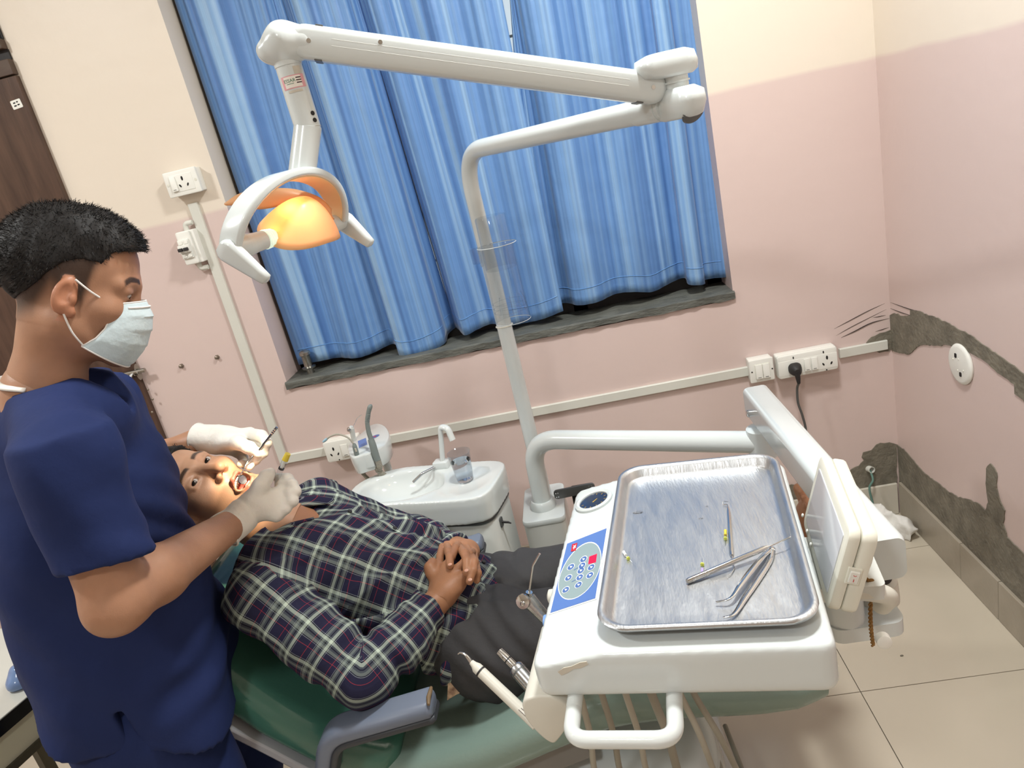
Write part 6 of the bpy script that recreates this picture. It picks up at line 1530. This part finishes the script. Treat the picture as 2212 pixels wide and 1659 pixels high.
def shirt_torso():
    s = Sculpt((-2.02, -1.42, .42), (-1.16, -.68, 1.06), .0052)
    s.oval(PEL, RT, [-.10, -.02, .10, .24, .36, .45, .52], [.195, .188, .178, .176, .176, .155, .10], [.098, .102, .106, .112, .112, .095, .075], k=.0, e=2.2, cy=[.0, .0, .004, .006, .004, -.004, -.01])
    for S in (SHR, SHL): s.cone(T(.46, 0, .0)*.45+S*.55, S+axv*-.012, .070, .070, k=.05)
    # folds: diagonal drapes across the belly, gathers at armpits, button placket ridge
    w1, w2 = wave_noise(51, 20, 6), wave_noise(52, 42, 6); w3 = wave_noise(53, 26, 5)
    def fold(X, Y, Z):
        a = (X-PEL[0])*axv[0]+(Z-PEL[2])*axv[2]; lat = Y-PEL[1]
        d = .0060*w1(X, Y, Z)+.0034*w2(X, Y, Z)
        d += .0058*np.sin((lat*1.0+a*.75)*95+2*np.sin(a*14))*sstep(a, -.06, .06)*sstep(-a, -.40, -.26)
        rr = w3(a*1.6+lat*.9, lat*.5-a*.4, Z*.6); d -= .0065*np.exp(-(rr/.28)**2)*sstep(a, -.08, .02)
        d -= .0042*np.exp(-((lat-.035)/.010)**2)*(a < .44)                      # placket
        d += .010*np.exp(-((a-.30)/.05)**2-((lat+.155)/.03)**2)+.010*np.exp(-((a-.30)/.05)**2-((lat-.155)/.03)**2)
        return d
    s.field(fold)
    # neck opening in front and collar hollow
    s.cone(nb+axv*.03, T(.47, 0, .04), .060, .066, k=.012, op='sub'); s.cone(T(.50, .015, .10), T(.375, .030, .125), .050, .012, k=.010, op='sub')
    hem = unit(axv*-1+V3(0, .32, 0)); s.cut(T(-.070, 0, 0), hem)
    return s.mesh(1)
V, F = shirt_torso(); a, lat, dep = tl(V); ang = np.arctan2(lat, dep+.085); 
obj('shirt_body', (V, F), 'plaid_cotton', shirt, angle=175, uv=np.stack([ang*.165, a+.02*np.sin(lat*16)], 1))
def sleeve(S, E, W, seed, sgn):
    lo = np.minimum(np.minimum(S, E), W)-.11; hi = np.maximum(np.maximum(S, E), W)+.11; s = Sculpt(lo, hi, .0048); cuff = E+(W-E)*.84
    s.cone(S+axv*.0, S+(E-S)*.5, .074, .064, k=.02); s.cone(S+(E-S)*.5, E, .064, .060, k=.02); s.cone(E, E+(W-E)*.5, .060, .051, k=.025); d = unit(W-E); s.oval(E, frame_z(d), [.02, np.linalg.norm(W-E)*.5, np.linalg.norm(cuff-E)], [.056, .050, .044], [.054, .048, .042], k=.012)
    w1 = wave_noise(seed, 34, 6); dU = unit(E-S); dL = d
    def fold(X, Y, Z):
        tu = (X-S[0])*dU[0]+(Y-S[1])*dU[1]+(Z-S[2])*dU[2]; tw = (X-E[0])*dL[0]+(Y-E[1])*dL[1]+(Z-E[2])*dL[2]
        r = np.sqrt((X-E[0])**2+(Y-E[1])**2+(Z-E[2])**2)
        return .0052*w1(X, Y, Z)+.0062*np.sin(r*110)*np.exp(-(r/.10)**2)+.002*np.sin(tw*160+8*Z)*(tw > .03)*(tw < .17)
    s.field(fold); s.cone(W-d*.02, W+d*.06, .034, .05, k=.002, op='sub'); return s.mesh(1)
for S, E, W, sd_, q in ((SHR, ELR, WRR, 61, -1), (SHL, ELL, WRL, 62, 1)):
    V, F = sleeve(S, E, W, sd_, q); dU, dL = unit(E-S), unit(W-E); LU = np.linalg.norm(E-S)
    ref = unit(np.cross(dU, dL)); e2u = np.cross(dU, ref); LL = np.linalg.norm(W-E)
    def near(A, d, L_):
        t = np.clip((V-A)@d, -.1 if A is S else 0, L_ if A is S else L_+.1); q = V-A-t[:, None]*d; q = q-np.outer(q@ref, ref); return t, np.linalg.norm(q, axis=1), q
    t1, d1, q1 = near(S, dU, LU); t2, d2, q2 = near(E, dL, LL); first = d1 < d2
    u = np.where(first, t1, LU+t2); e2l = np.cross(dL, ref)
    sq_ = np.where(first, d1*np.sign(q1@e2u+1e-9), d2*np.sign(q2@e2l+1e-9)); an = np.arctan2((V-E)@ref, sq_)
    obj('sleeve', (V, F), 'plaid_cotton', shirt, angle=175, uv=np.stack([an*.062, u], 1))
# collar leaves
def strip_tube(P, w, t): return tube(P, w, 12, flat=t)
cl = [T(.475, -.080, -.02), T(.500, -.074, .035), T(.470, -.055, .080), T(.425, -.022, .106)]
cr = [T(.475, .085, -.02), T(.500, .080, .035), T(.465, .070, .080), T(.405, .060, .112)]
for P in (cl, cr):
    V, F = tube(spline(P, 24), [.016, .020, .022, .020, .008], 14, flat=.32, ref=axv); a, lat, dep = tl(V); obj('collar', (V, F), 'plaid_cotton', shirt, angle=175, uv=np.stack([a*1.0+dep, lat+dep*.3], 1))
for s_ in (.36, .25, .14, .03):
    p = T(s_, .036, .118); obj('button', lathe([(.0055, 0), (.0052, .002), (.003, .0024)], p, nv, 14), 'black_rubber', shirt)
mat('trouser_grey', (56, 56, 58), .75, noise=.35, nscale=20, rgb2=(44, 44, 47), bump=.3, bscale=26)
def trousers():
    s = Sculpt((-1.62, -1.36, .42), (-.58, -.74, .76), .0058)
    s.oval(PEL, RT, [-.16, -.05, .10], [.165, .185, .17], [.095, .105, .10], k=0, e=2.2)
    for q in (-1, 1):
        hip, kn, an = V3(-1.37, -1.05+q*.095, .575), V3(-.99, -1.05+q*.10, .605), V3(-.675, -1.05+q*.11, .545)
        s.cone(hip, kn, .108, .076, k=.035, sq=((0, 0, 1), .92)); s.cone(kn, an, .074, .056, k=.03)
    w1, w2 = wave_noise(71, 22, 6), wave_noise(72, 40, 6)
    s.field(lambda X, Y, Z: .0045*w1(X, Y, Z)+.002*w2(X, Y, Z)+.004*np.sin((X*1.0+Z*.8)*120+Y*20)*np.exp(-((X+1.33)/.07)**2)-.003*np.exp(-((Y+1.145)/.006)**2)*(Z > .60))
    s.field(lambda X, Y, Z: .012*np.exp(-((Y+1.05)/.012)**2)*(X > -1.36)*(Z > .56))
    return s.mesh(1)
tro = obj('trousers', trousers(), 'trouser_grey', pat, angle=175)
mat('floral_lining', (206, 178, 146), .6, noise=1.0, nscale=55, rgb2=(84, 44, 36))
pk = [pY(968, 1462, -1.235), pY(990, 1476, -1.235), pY(1008, 1490, -1.23), pY(985, 1500, -1.24), pY(966, 1512, -1.245)]
obj('pocket_lining', (np.array(pk), [tuple(range(5))]), 'floral_lining', tro, smooth=False, solid=.003)
# ------------------------------------------------------------------ dentist standing at the left
DR = np.array([[.413, .840, .353], [-.908, .349, .231], [.071, -.416, .907]]); DR = np.stack([unit(DR[:, 0]), unit(DR[:, 1]-DR[:, 0]*(DR[:, 0]@DR[:, 1])), np.zeros(3)], 1); DR[:, 2] = np.cross(DR[:, 0], DR[:, 1])
DR = DR*.955
DT = V3(-1.824, -1.322, 1.535)
def dh(x, y, z): return DR@V3(x, y, z)+DT
SKIN_D = np.array(lin((166, 124, 98)))
den = empty('person', (-2.05, -1.37, 0), 'dentist in navy scrubs and face mask leaning over the patient', 'person')
dfw = unit(V3(.94, .34, 0)); dup = unit(V3(.17, .03, .97)); drt = unit(np.cross(dfw, dup)); dfw = np.cross(dup, drt); RD = np.stack([drt, dfw, dup], 1)
HEM = V3(-2.03, -1.325, .69)
def D(h, r=0, f=0): return HEM+dup*h+drt*r+dfw*f
NB = V3(-1.925, -1.368, 1.365)
SR_, SL_ = V3(-1.81, -1.515, 1.325), V3(-1.985, -1.18, 1.285)
ER_, EL_ = pY(252, 1300, -1.555), V3(-2.06, -1.00, 1.08)
WR_, WL_ = pY(503, 1132, -1.24), pY(438, 948, -.975)
def dentist_head():
    s = Sculpt((-.105, -.140, -.235), (.105, .135, .145), .0024); face(s, 0.0, lid=.42, nose=.55)
    nl = np.linalg.inv(DR)@(NB-DT); s.cone((0, -.030, -.070), nl*.75+np.array([0, -.008, -.02]), .052, .055, k=.035); s.cone(nl*.75+np.array([0, -.008, -.02]), nl, .055, .060, k=.03)
    return s.mesh(1)
Vh, Fh = dentist_head()
def hairline(Y): return np.interp(Y, [-.13, -.09, -.05, -.01, .02, .045, .06, .085, .13], [-.050, -.040, -.005, .040, .050, .046, .068, .074, .076])
fade = (lin((34, 26, 24)), lambda x, y, z: .90*sstep(z-np.interp(y, [-.13, -.09, -.05, -.025, -.005, .02, .034, .05, .07], [-.095, -.090, -.062, -.02, -.03, -.045, .010, .050, .07]), -.006, .044)*(y < .07)*(np.abs(x) > .02)*(np.abs(x) < .0785))
Ch = head_colors(Vh, SKIN_D, lin((150, 84, 70)), lin((30, 22, 20)), stub=lin((60, 44, 38)), stub_amt=.35, fade=fade)
ears = (np.abs(Vh[:, 0]) > .0755)*(Vh[:, 1] > -.030)*(Vh[:, 1] < .020)*(Vh[:, 2] < .022)*(Vh[:, 2] > -.055); Ch[ears] = SKIN_D*np.array([1.12, .95, .9])
def dentist_core():
    s = Sculpt((-2.32, -1.64, .95), (-1.62, -.90, 1.47), .0055)
    s.cone(NB+dup*.02, NB-dup*.05, .062, .070, k=.03); s.cone(SR_*.75+NB*.25-dup*.03, SL_*.75+NB*.25-dup*.03, .045, .045, k=.04); s.cone(D(.52), D(.30), .07, .08, k=.04, sq=(drt, 1.5))
    for S, E, W in ((SR_, ER_, WR_), (SL_, EL_, WL_)):
        s.cone(S, E, .052, .046, k=.02); s.cone(E, E+(W-E)*.3, .045, .047, k=.02); s.cone(E+(W-E)*.3, W, .047, .030, k=.015); s.cone(E, E-unit(W-E)*.012+unit(E-S)*.006, .040, .034, k=.02)
    return s.mesh(1)
Vc, Fc = dentist_core()
V, F, C = join((Vh@DR.T+DT, Fh, Ch), (Vc, Fc, flatcol(Vc, SKIN_D)))
body = obj('body', (V, F), 'skin', den, angle=175, col=C)
for q in (-1, 1): eyeball((q*.032, .0760, -.001), (0, .80, -.60), DR, DT, body)
# hair: thick on top, faded sides
def hair_dentist():
    s = Sculpt((-.115, -.15, -.10), (.115, .15, .175), .0034)
    s.ell((0, -.018, .040), (.0805, .106, .0985), k=0); s.ell((0, .026, .074), (.066, .064, .056), k=.03); s.ell((0, .062, .082), (.050, .034, .026), k=.02)
    f = wave_noise(81, 130, 8); s.field(lambda X, Y, Z: .0016*f(X, Y, Z))
    s.field(lambda X, Y, Z: 40*np.maximum(0, hairline(Y)+.10*np.maximum(0, np.abs(X)-.062)*0-Z))
    s.ell((0, -.016, .036), (.072, .096, .086), k=0, op='sub'); return s.mesh(1)
Vk, Fk = hair_dentist(); Nk = normals(Vk, Fk); g = np.random.default_rng(6)
hd_ = obj('hair', (Vk@DR.T+DT, Fk), 'hair_black', den, angle=175)
Vs, Fs = strands(Vk, Nk, g.choice(np.where(Nk@V3(0, 0, 1) > -.5)[0], 15000), lambda p, n: n*.45+V3(0, .45*(p[1] > -.02)-.35*(p[1] < -.06), -.15-.5*(abs(p[0]) > .05)), .0082, .00048, 4, .35)
obj('hair_strands', (Vs@DR.T+DT, Fs), 'hair_black', hd_, smooth=False, kind='stuff')
# surgical mask
mat('mask_blue', (196, 214, 220), .8, noise=.2, nscale=25, rgb2=(210, 224, 228), bump=.2, bscale=60)
mat('mask_band', (232, 230, 226), .8, noise=.2)
def mask():
    cv = [0, .25, .5, .75, 1]; cy = [.108, .121, .120, .113, .092]; cz = [-.008, -.035, -.064, -.096, -.128]
    sx, sy_, sz = [.050, .057, .061, .063, .060], [.066, .064, .058, .046, .026], [-.018, -.040, -.060, -.078, -.094]; G = []; n, m = 33, 36
    for i in range(m):
        v = i/(m-1); c = np.array([0, np.interp(v, cv, cy), np.interp(v, cv, cz)]); s1 = np.array([np.interp(v, cv, sx), np.interp(v, cv, sy_), np.interp(v, cv, sz)]); row = []
        pl_ = .0026*((v*4.2) % 1.0)
        for j in range(n):
            u = -1+2*j/(n-1); f = abs(u)**1.9; x = s1[0]*math.sin(u*math.pi/2)
            row.append(np.array([x, c[1]*(1-f)+s1[1]*f+pl_*(1-abs(u)**3), c[2]*(1-f)+s1[2]*f]))
        G.append(row)
    return np.array(G)
MG = mask(); mk_ = obj('face_mask', sheet((MG.reshape(-1, 3)@DR.T+DT).reshape(MG.shape)), 'mask_blue', den, angle=40, solid=.0014)
for i in (0, -1): obj('mask_edge', tube((MG[i]@DR.T+DT), .0016, 6), 'mask_band', mk_)
for j in (0, -1): obj('mask_edge', tube((MG[:, j]@DR.T+DT), .0014, 6), 'mask_band', mk_)
obj('nose_wire', tube((MG[3, 4:-4]@DR.T+DT)+dfw*.002, .0016, 6), 'mask_band', mk_)
for q in (-1, 1):
    j = -1 if q > 0 else 0; t0, t1 = MG[1, j], MG[-2, j]
    obj('ear_loop', tube(spline([dh(*t0), dh(q*.073, .036, -.002), dh(q*.082, .012, .016)], 14), .0016, 8), 'mask_band', mk_)
    obj('ear_loop', tube(spline([dh(*t1), dh(q*.072, .012, -.070), dh(q*.081, .000, -.042)], 14), .0016, 8), 'mask_band', mk_)
# scrubs
mat('scrub_navy', (30, 43, 86), .82, noise=.3, nscale=14, rgb2=(23, 34, 72), bump=.22, bscale=24, spec=.25)
def scrub():
    s = Sculpt((-2.42, -1.72, .60), (-1.60, -1.02, 1.46), .0062)
    s.oval(HEM, RD, [-.03, .10, .28, .45, .56, .64, .69], [.215, .205, .192, .186, .172, .140, .09], [.178, .180, .168, .152, .130, .105, .075], k=0, e=2.2, cy=[.004, -.006, -.016, -.022, -.028, -.035, -.035])
    for S in (SR_, SL_): s.cone(NB-dup*.018+(S-NB)*.22, S+dup*-.012, .074, .072, k=.05)
    for S, E, q in ((SR_, ER_, 0), (SL_, EL_, 1)):
        d = unit(E-S); L_ = np.linalg.norm(E-S); s.oval(S, frame_z(d, dfw), [-.02, .06, L_*.76], [.074, .078, .082], [.074, .077, .076], k=.035)
    w1, w2 = wave_noise(91, 10, 5), wave_noise(92, 24, 6)
    def fold(X, Y, Z):
        x, y, z = X-HEM[0], Y-HEM[1], Z-HEM[2]; r = x*drt[0]+y*drt[1]+z*drt[2]; f = x*dfw[0]+y*dfw[1]+z*dfw[2]; h = x*dup[0]+y*dup[1]+z*dup[2]; a = np.arctan2(r, f)
        d = .008*w1(X, Y, Z)+.0040*w2(X, Y, Z)
        d += .010*np.sin(a*5+h*7)*sstep(-h, -.36, -.02)                                # hanging drapes
        d += .006*np.sin(h*70+a*3)*np.exp(-((h-.16)/.07)**2)*sstep(f, .02, .10)         # creases at the waist in front
        d += .005*np.sin((h*1.2-r)*75)*np.exp(-((h-.42)/.10)**2)*sstep(f, .0, .1)
        return d
    s.field(fold)
    s.ell(NB+dfw*.05-dup*.03, (.075, .075, .07), k=.05); s.cone(NB+dup*.072, DT-DR[:, 2]*.06, .066, .06, k=.010, op='sub'); s.cone(NB+dfw*.085+dup*.045, NB+dfw*.125-dup*.02, .035, .010, k=.008, op='sub')
    # side slit and stepped hem
    c = D(.04, .200, .03); s.rbx(c, (.10, .007, .12), .004, np.stack([drt, unit(dfw+dup*.25), np.cross(drt, unit(dfw+dup*.25))], 1), k=.004, op='sub')
    s.field(lambda X, Y, Z: 8*np.maximum(0, (.070-.0*X)-((X-HEM[0])*dup[0]+(Y-HEM[1])*dup[1]+(Z-HEM[2])*dup[2])-.25*((X-HEM[0])*dfw[0]+(Y-HEM[1])*dfw[1])-.012*np.sin(X*30)))
    return s.mesh(1)
top = obj('scrub_top', scrub(), 'scrub_navy', den, angle=175)
def scrub_trousers():
    s = Sculpt((-2.36, -1.66, .06), (-1.66, -1.08, .92), .0075)
    s.oval(V3(-2.02, -1.325, .66), np.stack([drt, dfw, dup], 1), [-.02, .10, .24], [.175, .18, .16], [.13, .14, .12], k=0)
    for q in (-1, 1):
        hip = V3(-2.02, -1.325, .72)+drt*q*.09; kn = V3(-1.99, -1.325, .42)+drt*q*.10+dfw*.03; an = V3(-2.02, -1.325, .075)+drt*q*.105
        s.cone(hip, kn, .122, .098, k=.03); s.cone(kn, an, .098, .080, k=.03)
    w1 = wave_noise(95, 14, 6); s.field(lambda X, Y, Z: .007*w1(X, Y, Z)); return s.mesh(1)
obj('scrub_trousers', scrub_trousers(), 'scrub_navy', den, angle=175)
for q in (-1, 1):
    c = V3(-2.02, -1.325, 0)+drt*q*.105
    obj('shoe', loft([ring3(ellipse(.042*k, .13*k2, 24, 2.4), c+dfw*(.05+o)+V3(0, 0, z), np.stack([drt, dfw, V3(0, 0, 1)], 1)) for k, k2, o, z in ((1, 1, 0, .001), (1.04, 1.02, 0, .02), (.95, .96, -.005, .045), (.8, .6, -.05, .085), (.78, .5, -.06, .10))]), 'black_rubber', den, angle=60)
mat('undershirt', (236, 234, 228), .9, noise=.1)
NKp = [NB+drt*.057-dfw*.005+dup*.040, NB+drt*.043-dfw*.042+dup*.046, NB-dfw*.060+dup*.048, NB-drt*.043-dfw*.042+dup*.044]
obj('undershirt_collar', tube(spline(NKp, 20), .008, 10, flat=.5), 'undershirt', den, angle=175)

# ---- gloved hands
def glove_right():
    s = Sculpt((-1.92, -1.34, .90), (-1.56, -1.02, 1.16), .0023)
    p = lambda x, y, Y: pY(x, y, Y)
    w = WR_; pm = p(560, 1082, -1.185); d = unit(pm-w)
    s.oval(w-d*.022, frame_z(d), [0, .006, .03, .05], [.038, .036, .033, .033], [.036, .034, .030, .029], k=.004)
    s.cone(w, pm, .030, .030, k=.015, sq=((0, 1, .3), .8)); kn = [p(604, 1066, -1.165), p(609, 1082, -1.175), p(607, 1099, -1.185), p(596, 1112, -1.195)]
    for k_, r in zip(kn, (.0145, .0150, .0145, .013)): s.cone(pm+(w-pm)*.25, k_, .022, r, k=.016)
    s.chain([kn[0], p(630, 1050, -1.15), p(622, 1034, -1.14), p(599, 1031, -1.135)], [.0135, .0112, .0105, .0090], k=.004)
    s.chain([kn[1], p(638, 1062, -1.165), p(630, 1046, -1.155), p(604, 1046, -1.145)], [.0138, .0115, .0108, .0092], k=.004)
    s.chain([kn[2], p(632, 1082, -1.18), p(626, 1064, -1.17), p(602, 1062, -1.155)], [.0132, .0112, .0104, .0090], k=.004)
    s.chain([kn[3], p(618, 1100, -1.19), p(614, 1084, -1.18), p(598, 1080, -1.17)], [.0122, .0102, .0095, .0084], k=.004)
    s.chain([p(548, 1078, -1.20), p(562, 1050, -1.19), p(576, 1030, -1.165), p(585, 1020, -1.15)], [.020, .0150, .0125, .0098], k=.010)
    w1 = wave_noise(101, 70, 6); s.field(lambda X, Y, Z: .0010*w1(X, Y, Z)); return s.mesh(1)
gr_ = obj('glove', glove_right(), 'latex', den, angle=175)
def cuff(w, d, r, par):
    R_ = frame_z(d); obj('cuff_roll', tube([w+R_[:, 0]*r*math.cos(t)+R_[:, 1]*r*.94*math.sin(t) for t in np.linspace(0, 2*math.pi, 32, endpoint=False)], .0022, 8, closed=True), 'latex', par)
dR = unit(pY(560, 1082, -1.185)-WR_); cuff(WR_-dR*.022, dR, .0375, gr_)
def glove_left():
    s = Sculpt((-2.05, -1.14, 1.00), (-1.66, -.86, 1.24), .0023); p = lambda x, y, Y: pY(x, y, Y)
    w = WL_; pm = p(492, 950, -.985); d = unit(pm-w)
    s.oval(w-d*.012, frame_z(d), [0, .006, .03, .05], [.037, .035, .032, .033], [.035, .033, .029, .029], k=.004)
    s.cone(w, pm, .029, .030, k=.015); kn = [p(540, 938, -.995), p(532, 950, -.985), p(524, 964, -.98), p(512, 976, -.975)]
    for k_, r in zip(kn, (.0165, .0155, .0145, .0135)): s.cone(pm+(w-pm)*.2, k_, .024, r, k=.016)
    s.chain([kn[0], p(566, 942, -1.02), p(577, 956, -1.03), p(569, 976, -1.03)], [.0145, .0125, .0112, .0095], k=.004)
    s.chain([kn[1], p(560, 958, -1.01), p(568, 978, -1.03), p(555, 994, -1.04)], [.0140, .0118, .0108, .0092], k=.004)
    s.chain([kn[2], p(548, 976, -1.00), p(553, 996, -1.03), p(538, 1008, -1.05)], [.0132, .0110, .0102, .0090], k=.004)
    s.chain([kn[3], p(526, 990, -.99), p(530, 1004, -1.02), p(521, 1002, -1.04)], [.0120, .0102, .0094, .0086], k=.004)
    s.chain([p(488, 958, -1.005), p(515, 956, -1.03), p(538, 968, -1.045), p(556, 981, -1.045)], [.020, .0150, .0125, .0098], k=.010)
    w1 = wave_noise(102, 70, 6); s.field(lambda X, Y, Z: .0010*w1(X, Y, Z)); return s.mesh(1)
gl_ = obj('glove', glove_left(), 'latex', den, angle=175)
dL_ = unit(pY(492, 950, -.985)-WL_); cuff(WL_-dL_*.012, dL_, .0365, gl_)

# ---- instruments held
mm = empty('mouth_mirror', pY(560, 972, -1.04), 'steel dental mirror held by the far gloved hand in the open mouth', 'dental mirror')
h0, h1 = pY(598, 923, -1.03), pY(556, 976, -1.045); h2 = ph(.004, .100, -.090)
obj('handle', tube([h0, h0+(h1-h0)*.25, h0+(h1-h0)*.28, h1], [.0030, .0032, .0026, .0026], 12), 'chrome', mm)
for k in range(3):
    c = h0+(h1-h0)*(.10+.07*k); obj('grip_ring', lathe([(.0031, -.0012), (.0037, 0), (.0031, .0012)], c, h1-h0, 12), 'chrome', mm)
obj('shank', tube(spline([h1, pY(536, 996, -1.06), pY(524, 1018, -1.085), h2+PR@V3(0, .006, .010)], 20), [.0024, .0018, .0013, .0013], 10), 'chrome', mm)
R_ = frame_z(unit(PR@V3(.15, .75, -.5)))
obj('mirror_head', lathe([(.0098, -.0012), (.0105, 0), (.0098, .0014), (.0090, .0010), (0, .0010)], h2, R_[:, 2], 28), 'chrome', mm)
sg = empty('dental_syringe', pY(600, 1015, -1.145), 'clear syringe with yellow cap held by the near gloved hand', 'syringe')
s0, s1 = pY(622, 980, -1.14), pY(578, 1078, -1.15); sd_ = unit(s1-s0); LS = np.linalg.norm(s1-s0)
obj('cap', tube([s0, s0+sd_*.016], [.0058, .0066], 18), 'yellow_plastic', sg)
obj('barrel', tube([s0+sd_*.014, s0+sd_*(LS-.01)], .0062, 20), 'clear_plastic', sg)
obj('plunger', tube([s0+sd_*.016, s0+sd_*.034], .0036, 14), 'white_plastic', sg)
obj('piston', tube([s0+sd_*.034, s0+sd_*.038], .0058, 16), 'black_rubber', sg)
obj('needle', tube([s0+sd_*(LS-.012), s0+sd_*(LS+.012)], [.0016, .0005], 8), 'chrome', sg)
